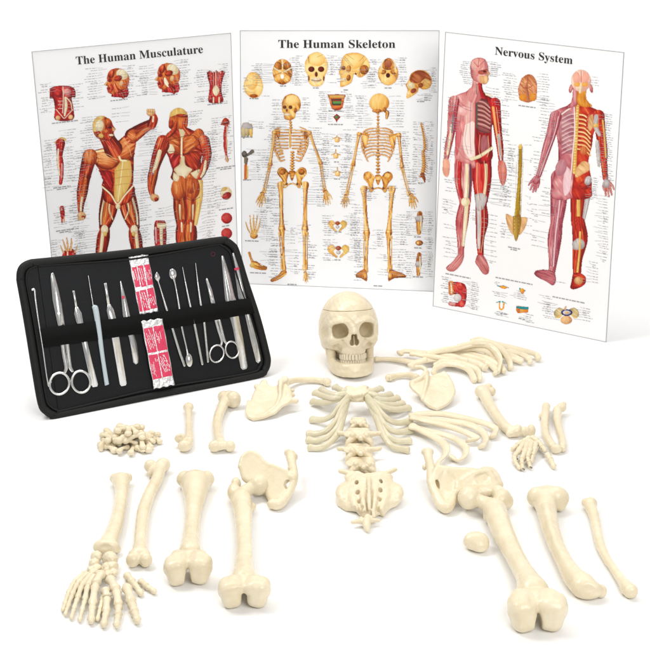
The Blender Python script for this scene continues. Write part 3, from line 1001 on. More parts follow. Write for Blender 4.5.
def rib(label, nodes, group, w=2.5, t=1.45, tilt=35, head=1.15, tail=1.08):
    """nodes: pixel x, y and height (px) of the centre line."""
    w, t = w * 1.3, t * 0.95
    nn = [(x, y, w, h + 1.2) for x, y, h in nodes]
    P, Rr = px_path(nn)
    C = catmull(np.column_stack([P, Rr]), 8)
    P, W = C[:, :3], C[:, 3]
    n = len(P)
    u = np.linspace(0, 1, n)
    prof = 1 + (head - 1) * np.exp(-(u / 0.045) ** 2) + (tail - 1) * np.exp(-((1 - u) / 0.06) ** 2) - 0.15 * np.exp(-((u - 0.1) / 0.05) ** 2)
    prof += 0.05 * np.sin(9 * u + rng.uniform(0, 6))
    tan = np.gradient(P, axis=0)
    side = np.cross(UP, tan)
    side /= np.linalg.norm(side, axis=1)[:, None] + 1e-9
    a = np.radians(tilt + 20 * (u - 0.5))[:, None]
    side = side * np.cos(a) + UP * np.sin(a)
    T = W * (t / w) * (1 + 0.4 * np.exp(-(u / 0.05) ** 2) + 0.45 * np.exp(-((1 - u) / 0.06) ** 2))
    V, F = rounded(P, W * prof, T, side, 14)
    V[:, 2] = np.maximum(V[:, 2], 0.0003)
    return tag(mesh_obj('rib', V, F, BONE), label, 'rib', group)


def c8(pts):
    return [(p[0] / 3.61 + 370, p[1] / 3.61 + 330, p[2]) for p in pts]


rib('long rib at the left of the heap, its tip beside the jaw of the skull', c8([(22, 105, 2), (70, 105, 2), (120, 110, 3), (160, 117, 4), (200, 108, 6)]), RG1, 2.5, 2.0, 10)
rib('rib with a knobbed end at the upper left corner of the heap', c8([(108, 84, 5), (128, 76, 6), (170, 80, 7), (215, 84, 8), (290, 92, 9), (350, 112, 6)]), RG1, 2.4, 1.8, 20, 1.5)
rib('low rib curving along the front edge of the heap with its head at the left', c8([(148, 130, 4), (160, 120, 5), (210, 108, 6), (280, 104, 7), (340, 106, 7), (390, 122, 5), (418, 138, 3)]), RG1, 2.6, 1.7, 30)
rib('short strongly bowed rib in front of the heap, just above the right shoulder blade', c8([(230, 156, 2), (240, 136, 4), (272, 123, 6), (320, 127, 7), (358, 145, 6), (378, 182, 2)]), RG1, 2.5, 1.6, 40)
rib('bowed rib nested just behind the short front rib', c8([(238, 128, 5), (262, 114, 7), (310, 116, 8), (362, 130, 8), (390, 150, 6), (396, 180, 2)]), RG1, 2.4, 1.6, 40)
rib('tallest rib, arching over the middle of the heap', c8([(210, 88, 9), (250, 76, 12), (310, 66, 15), (370, 52, 18), (420, 54, 18), (452, 76, 15), (470, 112, 9), (462, 152, 3)]), RG1, 2.6, 1.5, 50)
rib('rib arching just outside the tallest rib, ending further right', c8([(320, 62, 15), (385, 44, 20), (435, 50, 19), (475, 70, 16), (500, 104, 9), (508, 138, 2)]), RG1, 2.5, 1.5, 50)
rib('back rib whose tip reaches the far right end of the heap', c8([(372, 40, 18), (395, 33, 18), (440, 47, 16), (500, 62, 12), (560, 76, 8), (598, 88, 4), (608, 103, 3)]), RG1, 2.5, 1.7, 30)
rib('rib ending second from the far right tip of the heap', c8([(390, 50, 15), (440, 56, 13), (500, 72, 10), (550, 88, 6), (574, 104, 3), (578, 116, 3)]), RG1, 2.4, 1.7, 30)
rib('rib ending third from the far right tip of the heap', c8([(360, 62, 13), (420, 68, 12), (480, 82, 9), (525, 98, 5), (546, 114, 3)]), RG1, 2.4, 1.7, 30)
rib('rib running low under the tallest arch of the heap', c8([(226, 80, 8), (300, 84, 9), (370, 98, 8), (425, 118, 5), (456, 146, 3), (452, 156, 3)]), RG1, 2.5, 1.6, 35)
rib('rib running deep in the heap to a tip under the outer arch', c8([(262, 74, 9), (340, 80, 10), (410, 96, 8), (460, 124, 5), (484, 148, 3)]), RG1, 2.4, 1.6, 35)
rib('rib tucked behind the knobbed upper left rib of the heap', c8([(150, 84, 8), (200, 92, 9), (270, 104, 8), (330, 124, 5), (352, 140, 3)]), RG1, 2.4, 1.6, 35)
rib('rib under the far right tips, nearly straight', c8([(420, 78, 5), (480, 92, 5), (520, 106, 4), (540, 112, 3)]), RG1, 2.3, 1.6, 30)
rib('rib between the tallest arch and the outer arch', c8([(300, 74, 11), (370, 66, 14), (424, 76, 13), (456, 104, 8), (478, 140, 3)]), RG1, 2.5, 1.5, 45)
rib('rib in the middle of the heap with a stubby flared tip', c8([(200, 96, 6), (280, 98, 6), (350, 110, 5), (398, 128, 4), (414, 134, 4)]), RG1, 2.4, 1.7, 30, 1.2, 1.5)


def c65(pts):
    return [(p[0] / 6.5 + 400, p[1] / 6.5 + 400, p[2]) for p in pts]


rib('longest and highest rib of the fan under the right shoulder blade', c65([(72, 104, 6), (110, 92, 7), (200, 88, 7), (310, 96, 7), (420, 118, 7), (530, 146, 6), (600, 172, 5), (622, 195, 4), (604, 236, 3)]), RG2, 2.7, 1.75, 25, 1.2, 1.3)
rib('second rib of the fan, its blunt tip turned to the front', c65([(80, 116, 5), (160, 120, 6), (260, 134, 6), (370, 144, 6), (470, 168, 6), (540, 212, 5), (558, 262, 4), (532, 302, 3)]), RG2, 2.8, 1.75, 25, 1.2, 1.4)
rib('middle rib of the fan, ending in a wide chipped tip', c65([(80, 112, 8), (150, 130, 9), (250, 152, 9), (350, 182, 8), (430, 212, 6), (480, 236, 5), (498, 254, 4), (442, 264, 4)]), RG2, 2.8, 1.75, 25, 1.2, 1.2)
rib('fourth rib of the fan, hooking round to a knobbly end', c65([(74, 168, 4), (140, 190, 5), (230, 212, 6), (310, 232, 6), (380, 266, 6), (428, 312, 5), (420, 364, 4), (378, 392, 3), (336, 372, 3)]), RG2, 2.7, 1.8, 25, 1.2, 1.35)
rib('lowest rib of the fan, curving towards the larger hip bone', c65([(78, 172, 7), (140, 198, 8), (210, 232, 8), (268, 268, 8), (302, 316, 7), (286, 366, 5), (250, 402, 4), (238, 430, 3)]), RG2, 3.0, 1.7, 25, 1.3, 1.1)


# ================================================================== BREASTBONE WITH CARTILAGES
def sternum():
    c5 = lambda x, y: (x / 5.417 + 300, y / 5.417 + 370)
    base = pt(*c5(300, 175), 0)
    t = thing('breastbone', 'cream breastbone with grey translucent rib cartilages spreading like a fan to both sides', 'bone', base)
    b = PB(0.0012, 1.2)
    top = [c5(*p) for p in ((246, 96), (262, 84), (300, 96), (345, 84), (366, 90), (366, 108), (384, 122), (350, 138), (340, 164), (310, 172), (270, 160), (262, 140), (236, 126), (250, 112))]
    b.sheet(top, c5(305, 125), 20, 22, 1.9, k=1.2)
    b.lump(*c5(262, 98), (4, 3, 2.4), h=21, k=1.5)
    b.lump(*c5(352, 96), (4, 3, 2.4), h=21, k=1.5)
    b.chain([(*c5(285, 140), 2.2, 21), (*c5(330, 134), 2.2, 21)], k=1.5)
    b.lump(*c5(305, 100), (4.5, 4, 1.6), h=24, k=1.5, mode='sub')
    b.sheet([c5(*p) for p in ((250, 120), (380, 112), (385, 130), (345, 172), (275, 172), (245, 135))], c5(312, 140), 17, 30, 2.4, k=2)
    b.lump(*c5(300, 138), (5, 2, 1.2), h=23.5, k=1, mode='sub')
    blob_obj(b, 'sternum', BONE, t, 0.00025, 0.01, 21)

    def cart(pts, w0, w1, sg=1):
        nn = [(*c5(x, y), w0 + (w1 - w0) * i / (len(pts) - 1), h) for i, (x, y, h) in enumerate(pts)]
        P, Rr = px_path(nn)
        C = catmull(np.column_stack([P, Rr]), 8)
        P, W = C[:, :3], C[:, 3]
        u = np.linspace(0, 1, len(P))
        W = W * (1 + 0.22 * np.exp(-((1 - u) / 0.06) ** 2) + 0.04 * np.sin(11 * u + pts[0][0]))
        tan = np.gradient(P, axis=0)
        side = np.cross(tan, UP)
        side /= np.linalg.norm(side, axis=1)[:, None] + 1e-9
        side = side * 0.8 * sg + UP * 0.6
        V, F = rounded(P, W, W * 0.6, side, 14)
        mesh_obj('costal_cartilage', V, F, CARTILAGE, t)
    Lf = [
        [(262, 112, 21), (232, 112, 21), (205, 100, 19), (190, 92, 16)],
        [(250, 126, 20), (195, 134, 19), (145, 122, 16), (112, 104, 12)],
        [(246, 130, 19), (185, 150, 17), (125, 140, 13), (80, 122, 9)],
        [(246, 134, 18), (190, 164, 14), (120, 176, 9), (66, 170, 5)],
        [(262, 142, 19), (226, 186, 18), (185, 238, 13), (130, 268, 7), (62, 268, 3.6)],
        [(262, 150, 18), (228, 210, 18), (196, 275, 14), (140, 330, 8), (88, 345, 4.5), (44, 345, 3.6)],
        [(262, 154, 17), (232, 230, 17), (204, 310, 12), (150, 362, 7), (96, 382, 4), (42, 378, 3.4)],
        [(262, 158, 16), (236, 250, 15), (212, 330, 11), (165, 390, 6), (110, 420, 3.8), (52, 420, 3.4)],
    ]
    Rt = [
        [(372, 112, 21), (398, 112, 21), (425, 104, 19), (440, 100, 16)],
        [(376, 126, 20), (420, 140, 19), (462, 138, 16), (492, 130, 12)],
        [(378, 130, 19), (430, 158, 17), (488, 162, 13), (532, 150, 9)],
        [(378, 134, 18), (425, 174, 15), (500, 190, 10), (560, 180, 6)],
        [(376, 138, 17), (425, 186, 14), (510, 214, 9), (592, 204, 4)],
        [(362, 142, 19), (404, 190, 18), (455, 250, 13), (520, 286, 7), (598, 276, 3.6)],
        [(362, 148, 18), (408, 215, 18), (452, 290, 13), (520, 336, 7), (602, 326, 3.6)],
        [(362, 153, 17), (410, 235, 16), (450, 325, 11), (510, 380, 6), (596, 384, 3.4)],
        [(362, 158, 16), (410, 255, 15), (446, 345, 11), (500, 412, 6), (584, 434, 3.4)],
    ]
    for L in Lf:
        cart(L, 3.0, 3.4)
    for L in Rt:
        cart(L, 3.0, 3.4, -1)
    cart([(268, 100, 20), (225, 92, 18), (190, 86, 15)], 2.8, 3.6) if False else None


sternum()


# ================================================================== SPINE
def vertebra(label, cx, cy, k, seed, wide=1.0, proc=True):
    b = PB(0.0012, 1.2)
    b.block(cx - 1, cy - 0.5, (11.5 * k * wide, 8.6 * k, 5.8 * k), 5 * k, h=6.2 * k, k=1.5)
    b.lump(cx - 2.5 * k, cy - 2 * k, (12 * k * wide, 7.5 * k, 2.4 * k), h=11 * k, k=1.2)
    for s in (-1, 1):
        b.chain([(cx + s * 5 * k, cy + 1 * k, 3.2 * k, 13 * k), (cx + s * 9.5 * k, cy + 4.5 * k, 2.6 * k, 10.5 * k), (cx + s * 11 * k, cy + 8 * k, 2.2 * k, 7 * k)], k=1.2)
        b.lump(cx + s * 8.2 * k, cy + 8.2 * k, (2 * k, 2.6 * k, 3 * k), h=3 * k, k=0.8, mode='sub')
    b.lump(cx - 3 * k, cy - 3.5 * k, (9 * k * wide, 6 * k, 2 * k), h=13 * k, k=1.5, mode='sub')
    for s in (-1, 1):
        if proc:
            b.chain([(cx + s * 8 * k, cy - 2 * k, 3.0 * k, 10 * k), (cx + s * 14 * k, cy - 2.5 * k, 2.2 * k, 10 * k), (cx + s * 18.5 * k, cy - 3 * k, 2.2 * k, 10 * k)], k=1.5)
        b.chain([(cx + s * 6.5 * k, cy + 2 * k, 3.4 * k, 11 * k), (cx + s * 6 * k, cy - 1 * k, 2.9 * k, 15 * k)], k=1.2)
        b.chain([(cx + s * 4 * k, cy + 4 * k, 3.0 * k, 9 * k), (cx + s * 7.5 * k, cy + 7 * k, 2.8 * k, 6 * k)], k=1.2)
        b.lump(cx + s * 10 * k, cy + 3 * k, (2.4 * k, 3 * k, 2.4 * k), h=6 * k, k=1.2)
    b.chain([(cx + 1, cy + 2 * k, 3.2 * k, 11 * k), (cx + 1.2, cy + 1 * k, 2.5 * k, 16 * k), (cx + 1.2, cy + 1.5 * k, 2.2 * k, 19 * k)], k=1.2)
    for s in (-1, 1):
        b.lump(cx + s * 3.6 * k, cy + 3.5 * k, (1.7 * k, 2.4 * k, 2.2 * k), h=13 * k, k=0.8, mode='sub')
    b.lump(cx, cy + 9 * k, (3 * k, 3 * k, 2.6 * k), h=4 * k, k=0.8, mode='sub')
    bone('vertebra', label, 'vertebra', b, 0.0007, 0.011, seed, 'loose vertebrae in a line above the sacrum')


vertebra('smallest vertebra at the top of the spine line, between the spread cartilages', 359.5, 423.5, 0.8, 31, 0.85, False)
vertebra('second vertebra down the line, with two long side wings', 359.5, 436.5, 1.12, 32)
vertebra('third vertebra down the line, in the middle', 359.3, 452, 1.1, 33)
vertebra('lowest vertebra, sitting just above the sacrum', 362.5, 465.5, 1.1, 34, 1.1, False)


def sacrum():
    c = lambda x, y: (x / 5.2 + 325, y / 5.2 + 415)
    b = PB(0.0012, 1.3)
    poly = [c(*p) for p in ((104, 330), (140, 306), (190, 312), (240, 306), (300, 296), (345, 306), (362, 338), (402, 368), (402, 408), (376, 448), (340, 472), (318, 500), (306, 522), (284, 512), (262, 524), (240, 538), (200, 526), (176, 512), (160, 492), (104, 476), (64, 438), (58, 405), (74, 375), (100, 365))]
    b.sheet(poly, c(230, 420), 11, 16, 4.6, k=1.5, bend=lambda a, q: -0.008 * a * a)
    for s, x in ((-1, 96), (1, 368)):
        b.lump(*c(x, 395), (7.5, 13, 6.5), h=9.5, rz=s * 14, k=3)
        b.lump(*c(x - s * 6, 430), (6, 9, 5), h=7.5, rz=s * 20, k=3)
    for s in (-1, 1):
        b.chain([(*c(225 + s * 30, 318), 3.4, 14), (*c(225 + s * 90, 304), 2.8, 14.5), (*c(225 + s * 145 - (5 if s > 0 else 0), 292 if s < 0 else 284), 2.3, 15)], k=2)
        b.chain([(*c(228 + s * 36, 330), 3.4, 13.8), (*c(228 + s * 35, 360), 2.4, 14), (*c(228 + s * 34, 388), 3.0, 13.9), (*c(228 + s * 33, 420), 2.2, 13.4), (*c(228 + s * 30, 450), 2.7, 12.8), (*c(228 + s * 22, 500), 2.0, 11)], k=4)
        b.chain([(*c(228 + s * 92, 340), 3.6, 11.4), (*c(228 + s * 92, 390), 3.2, 11.4), (*c(228 + s * 82, 440), 3.0, 10.8), (*c(228 + s * 66, 490), 2.6, 9.6)], k=5)
        b.lump(*c(228 + s * 100, 326), (5, 5, 4), h=13.5, k=2)
        b.lump(*c(228 + s * 60, 312), (4.5, 4, 4), h=14, k=2)
        b.chain([(*c(228 + s * 24, 500), 2, 12), (*c(228 + s * 26, 528), 1.7, 9)], k=1)
    b.chain([(*c(228, 325), 2.6, 17), (*c(228, 345), 2.4, 19.6), (*c(229, 372), 2.1, 19.8), (*c(229, 400), 1.9, 19), (*c(229, 430), 2.1, 17.6), (*c(230, 460), 1.9, 16), (*c(231, 490), 1.6, 13)], k=2.5)
    for x, y in ((165, 370), (170, 406), (178, 440), (192, 476), (290, 366), (288, 398), (284, 433), (276, 468)):
        b.lump(*c(x, y), (2.0, 3.4, 8), h=13.5, k=0.6, mode='sub')
    for x, y in ((345, 470), (150, 492), (300, 520), (205, 520)):
        b.lump(*c(x, y + 8), (3, 5, 6), h=8, k=1.5, mode='sub')
    bone('sacrum', 'broad knobbly sacrum with rows of small holes, at the lower end of the spine line', 'bone', b, 0.0006, 0.013, 35)
    b = PB(0.0011, 1.0)
    u = 13
    b.chain([(*c(222, 545 - u), 3.6, 7), (*c(216, 575 - u), 4.4, 6), (*c(217, 595 - u), 3.3, 5), (*c(220, 610 - u), 2.4, 3.6)], k=1.5)
    b.chain([(*c(142, 570 - u), 1.9, 6), (*c(175, 566 - u), 2.5, 6), (*c(212, 566 - u), 3, 6), (*c(250, 560 - u), 2.5, 6), (*c(280, 562 - u), 1.8, 6)], k=1.5)
    b.chain([(*c(186, 548 - u), 1.8, 8), (*c(198, 560 - u), 2, 7)], k=1)
    b.chain([(*c(244, 544 - u), 1.8, 8), (*c(232, 558 - u), 2, 7)], k=1)
    bone('tailbone', 'tiny cross shaped tailbone directly below the sacrum', 'bone', b, 0.0003, 0.01, 36)


sacrum()


# ================================================================== HAND AND FEET
def digit(nodes, r, parent, name='toe', lens=None):
    """A string of knuckled bones through pixel nodes (x, y, height)."""
    r = r * 1.55
    P, Rr = px_path([(x, y, r, h + r * 0.3) for x, y, h in nodes])
    PP, WW = [], []
    for i in range(len(P) - 1):
        a, bq = P[i], P[i + 1]
        rr = Rr[i] * (1 - 0.1 * i)
        m = 9
        u = np.linspace(0.04, 0.96, m)
        prof = 0.58 + 0.5 * np.abs(2 * u - 1) ** 2.2
        prof[0] *= 0.6
        prof[-1] *= 0.6
        sag = np.sin(u * math.pi)[:, None] * np.array([0, 0, 1]) * rr * 0.25
        PP.append(a + (bq - a) * u[:, None] + sag)
        WW.append(rr * prof)
    P, W = np.concatenate(PP), np.concatenate(WW)
    tan = np.gradient(P, axis=0)
    side = np.cross(tan, UP)
    side /= np.linalg.norm(side, axis=1)[:, None] + 1e-9
    V, F = rounded(P, W * 1.04, W * 0.98, side, 12)
    V[:, 2] = np.maximum(V[:, 2], 0.0002)
    return mesh_obj(name, V, F, BONE, parent)


def c4(x, y, h=0):
    return (x / 5.652 + 50, y / 5.652 + 530, h)


def foot(label, tars, toes):
    cx = np.mean([q[0] for q in tars])
    cy = np.max([q[1] for q in tars])
    t = thing('foot_skeleton', label, 'foot bones', pt(c4(cx, cy)[0], c4(cx, cy)[1], 0), 'skeleton feet under the far left shin bone')
    b = PB(0.0011, 1.0)
    for i, (x, y, rx, ry, rz, h) in enumerate(tars):
        b.lump(*c4(x, y)[:2], (rx * 1.12, ry * 1.15, rz * 1.1), h=h, rz=(i * 37) % 50 - 25, k=1.0)
        b.lump(*c4(x + 9 - (i * 13) % 18, y + 6)[:2], (rx * 0.6, ry * 0.7, rz * 0.7), h=h * 1.25, rz=(i * 53) % 90, k=0.8)
    blob_obj(b, 'ankle_bones', BONE, t, 0.0008, 0.010, 41 + len(tars))
    for r, nodes in toes:
        digit([c4(*n) for n in nodes], r, t)
    return t


foot('skeleton foot with five toes fanned to the far left front',
     [(262, 150, 5.2, 5, 5.5, 8), (250, 188, 5, 4, 4.5, 6.5), (262, 215, 6, 3.4, 4, 5), (228, 225, 3.4, 3, 3.5, 5), (245, 240, 4.5, 3.2, 3.6, 5), (285, 250, 4.8, 4, 4.2, 6)],
     [(2.6, [(205, 240, 5), (135, 300, 4), (102, 365, 2.6), (82, 425, 1.8), (72, 456, 1.6)]),
      (2.7, [(215, 247, 6), (155, 306, 5), (124, 372, 3), (99, 440, 2), (86, 480, 1.7)]),
      (2.9, [(235, 252, 6.5), (178, 320, 5), (155, 390, 3), (135, 450, 2), (120, 500, 1.8)]),
      (2.9, [(250, 258, 7), (212, 320, 5.5), (197, 400, 3.2), (180, 462, 2.2), (168, 514, 1.8)]),
      (4.1, [(292, 250, 8), (258, 310, 6), (240, 430, 3.4), (232, 520, 2.8)])])
foot('skeleton foot with four thicker toes spread in front of the far left shin bone',
     [(340, 165, 7.4, 6, 7.5, 9), (352, 205, 5.5, 4.5, 5, 7), (320, 222, 5, 3.5, 4, 6), (358, 240, 4.5, 3.6, 4, 5), (330, 250, 4, 3.4, 3.6, 5), (318, 205, 4, 3.4, 4, 7)],
     [(2.5, [(312, 345, 5), (296, 400, 3.4), (283, 450, 2.4), (268, 510, 1.8)]),
      (4.0, [(312, 340, 7.5), (322, 385, 4), (318, 470, 2.8), (303, 542, 2.4)]),
      (4.4, [(336, 275, 7), (375, 345, 6), (388, 435, 3.4), (385, 488, 2.9), (376, 544, 2.6)]),
      (4.3, [(430, 318, 6.4), (462, 420, 3.6), (478, 470, 3), (495, 518, 2.6)])])
for lab, r, nodes in (('pair of tiny loose toe bones pointing down, right of the skeleton feet', 3.3, [(430, 255, 3), (470, 300, 2.8), (516, 364, 2)]),
                      ('outermost loose toe bones lying to the right of the skeleton feet', 2.9, [(508, 288, 3), (548, 322, 2.6), (594, 352, 2)])):
    o = digit([c4(*n) for n in nodes], r, None, 'toe_bones')
    tag(o, lab, 'toe bones')


def hand():
    c = lambda x, y, h=0: (x / 5.909 + 465, y / 5.909 + 375, h)
    t = thing('hand_skeleton', 'wired skeleton hand lying palm down below the end of the slanting arm bone', 'hand bones', pt(*c(390, 470)[:2], 0))
    b = PB(0.0009, 0.8)
    for x, y, r, h in ((375, 375, 3.4, 8), (400, 372, 3.2, 8), (355, 388, 3.2, 7), (420, 385, 3.2, 7), (385, 395, 3.4, 7.5), (405, 405, 3.2, 7), (340, 400, 2.6, 6), (432, 402, 2.6, 6)):
        b.lump(*c(x, y)[:2], (r, r * 0.9, r * 0.9), h=h, k=0.7)
    blob_obj(b, 'wrist_bones', BONE, t, 0.0004, 0.007, 51)
    for nodes in ([(338, 398, 7), (310, 420, 5), (280, 444, 2.5)],
                  [(348, 402, 7.5), (318, 452, 6.5), (290, 484, 4.5), (298, 520, 2.6), (322, 552, 1.8)],
                  [(368, 402, 8), (352, 462, 7.5), (336, 500, 5), (336, 530, 2.6), (342, 556, 1.8)],
                  [(392, 405, 8), (380, 458, 7.5), (368, 490, 5), (378, 520, 3), (386, 548, 1.8)],
                  [(418, 402, 7.5), (410, 450, 6.5), (398, 480, 4.5), (392, 515, 2)],
                  [(430, 398, 7), (458, 430, 5.6), (472, 448, 5)], [(484, 470, 4.4), (505, 505, 3), (526, 546, 1.8)]):
        digit([c(*n) for n in nodes], 2.7, t, 'finger')
    P, R = px_path([(*c(440, 402)[:2], 0.75, 6.5), (*c(470, 440)[:2], 0.75, 5), (*c(492, 478)[:2], 0.75, 4)])
    V, F = sweep(catmull(P, 4), R[0], R[0], UP, 8)
    mesh_obj('finger_wire', V, F, WIRE, t)
    for x, y in ((300, 490), (340, 500), (372, 486), (400, 440), (340, 552), (384, 542)):
        p, q = c(x, y), c(x + 12, y + 8)
        P, R = px_path([(p[0], p[1], 0.8, 6), (q[0], q[1], 0.8, 4.5)])
        V, F = sweep(P, R[0], R[0], UP, 6)
        mesh_obj('joint_wire', V, F, WIRE, t)


hand()


# ================================================================== HEAP OF SMALL BONES
def heap():
    q = np.random.default_rng(5)
    kinds = ['slim', 'stubby', 'knobbed', 'lumpy']
    n = 0
    lab = 'small ivory finger and wrist bone lying in the loose heap left of the arm bones'
    lay = []
    for ring, (cnt, rx, ry, h) in enumerate(((17, 31, 8.5, 3.2), (11, 23, 6, 8), (9, 15, 4.5, 12.5), (5, 8, 2.5, 17))):
        for i in range(cnt):
            a = 2 * math.pi * (i + 0.25 * ring) / cnt + q.uniform(-0.15, 0.15)
            rr = 1 - 0.25 * q.random()
            lay.append((128.5 + rx * rr * math.cos(a), 445 - ry * rr * math.sin(a) - 0.0, h + q.uniform(-0.6, 0.6), a))
    for i in range(4):
        lay.append((128 + q.uniform(-14, 14), 445 + q.uniform(-4, 4), 4, q.uniform(0, 6)))
    for (x, y, h, a) in lay:
        s = scl(x, y)
        p0 = pt(x, y, 0) + UP * h / s
        L = q.uniform(8.5, 14) / s
        r = q.uniform(3.5, 4.7) / s
        yaw = q.uniform(0, math.pi) if q.random() < 0.6 else (math.pi / 2 - a)
        d = np.array([math.cos(yaw), math.sin(yaw), q.uniform(-0.35, 0.25)])
        d /= np.linalg.norm(d)
        u = np.linspace(0, 1, 11)
        kd = int(q.integers(0, 3)) if q.random() < 0.7 else 3
        if kd == 3:
            b = Blob(0.0011, 0.002)
            for j in range(5):
                b.ell(p0 + q.normal(0, 1, 3) * r * np.array([0.75, 0.6, 0.35]), r * q.uniform(0.45, 1.05, 3), rot_z(q.uniform(0, 3)) @ rot_x(q.uniform(0, 3)), k=0.0022)
            V, Q = b.mesh(0.0004, 0.007, seed=int(q.integers(1000)))
            zmin = V[:, 2].min()
            if zmin < 0:
                V[:, 2] -= zmin
            o = mesh_obj('hand_bone', V, Q, BONE)
        else:
            if kd == 0:
                L *= 1.35
            P = p0 + d * ((u - 0.5) * L)[:, None] + np.array([0, 0, 1]) * (np.sin(u * math.pi) * r * 0.3)[:, None]
            prof = 0.52 + 0.5 * np.abs(2 * u - 1) ** 2.4
            prof = prof * np.where(u > 0.5, 0.88, 1.0)
            prof[0] *= 0.85
            prof[-1] *= 0.85
            side = np.cross(d, UP)
            V, F = rounded(P, r * prof * 1.12, r * prof * 0.92, side, 12)
            # knobbly ends
            V = V + 0.06 * r * np.sin(V * (2.3 / r) + q.uniform(0, 6, 3))
            zmin = V[:, 2].min()
            if zmin < 0.0002:
                V[:, 2] += 0.0002 - zmin
            o = mesh_obj('hand_bone', V, F, BONE)
        tag(o, lab, 'small bone', 'small hand bones in the loose heap')


heap()
# ================================================================== INSTRUMENT CASE
def q4(x, y):
    return (x / 2.407 + 15, y / 2.407 + 235)


def q5(x, y):
    return (x / 3.943 + 15, y / 3.943 + 255)


def q6(x, y):
    return (x / 4.0625 + 120, y / 4.0625 + 240)


CA, CB = pt(42.4, 420, 0), pt(273.4, 374.6, 0)
CE = (CB - CA) / np.linalg.norm(CB - CA)
CBK = np.array([-CE[1], CE[0], 0.0])
CUP = UP * math.cos(math.radians(20)) + CBK * math.sin(math.radians(20))
CN = np.cross(CE, CUP)                      # faces the viewer
CO = CA + CN * 0.0
PXM = 1 / 415.0                             # metres per photograph pixel on the case


def cpt(x, y, off=0.0):
    """A point of the case's front plane (off metres in front of it) seen at a pixel."""
    return on_plane(x, y, CO + CN * off, CN)


def prism(px, off, th, edge=0.0, n=None):
    """A flat piece on the case with the outline px, its back at off and th thick, with a small chamfer."""
    P = np.array([cpt(x, y, off) for x, y in px])
    e1, e2 = CE, CUP
    uv = np.column_stack([(P - CO) @ e1, (P - CO) @ e2])
    area = 0.5 * np.sum(uv[:, 0] * np.roll(uv[:, 1], -1) - np.roll(uv[:, 0], -1) * uv[:, 1])
    if area < 0:
        P = P[::-1]
        uv = uv[::-1]
    n = len(P)
    rings = [P, P + CN * (th - edge)]
    if edge > 0:
        d = np.roll(uv, -1, 0) - uv
        d /= np.linalg.norm(d, axis=1)[:, None] + 1e-12
        nin = np.column_stack([-d[:, 1], d[:, 0]])
        m = nin + np.roll(nin, 1, 0)
        m /= np.maximum((m * m).sum(1), 0.35)[:, None] / 2 + 1e-12
        m *= 0.5 * 2 / 2
        Q = P + (m[:, :1] * e1 + m[:, 1:] * e2) * edge + CN * th
        rings.append(Q)
    V = np.concatenate(rings)
    F = [tuple(range(n))[::-1]]
    for k in range(len(rings) - 1):
        for i in range(n):
            j = (i + 1) % n
            F.append((k * n + i, k * n + j, (k + 1) * n + j, (k + 1) * n + i))
    F.append(tuple((len(rings) - 1) * n + i for i in range(n)))
    return V, F


def ctube(nodes, off, flat=1.0, nseg=12, dome=True):
    """A rod on the case: pixel x, y, radius px, axis at off metres."""
    P = np.array([cpt(nd[0], nd[1], off) for nd in nodes])
    R = np.array([nd[2] for nd in nodes]) * PXM
    C = np.column_stack([P, R])
    C = catmull(C, 5)
    return (rounded if dome else sweep)(C[:, :3], np.maximum(C[:, 3], 0.0002), np.maximum(C[:, 3] * flat, 0.0002), np.cross(np.gradient(C[:, :3], axis=0), CN), nseg)


def arc_round(pts, n=6, r=0.5):
    """Rounds the corners of a pixel polygon (quadratic)."""
    P = np.array(pts, float)
    out = []
    for i in range(len(P)):
        a, b, c = P[i - 1], P[i], P[(i + 1) % len(P)]
        p, q = b + (a - b) * r, b + (c - b) * r
        for t in np.linspace(0, 1, n):
            out.append((1 - t) ** 2 * p + 2 * t * (1 - t) * b + t * t * q)
    return [tuple(o) for o in out]


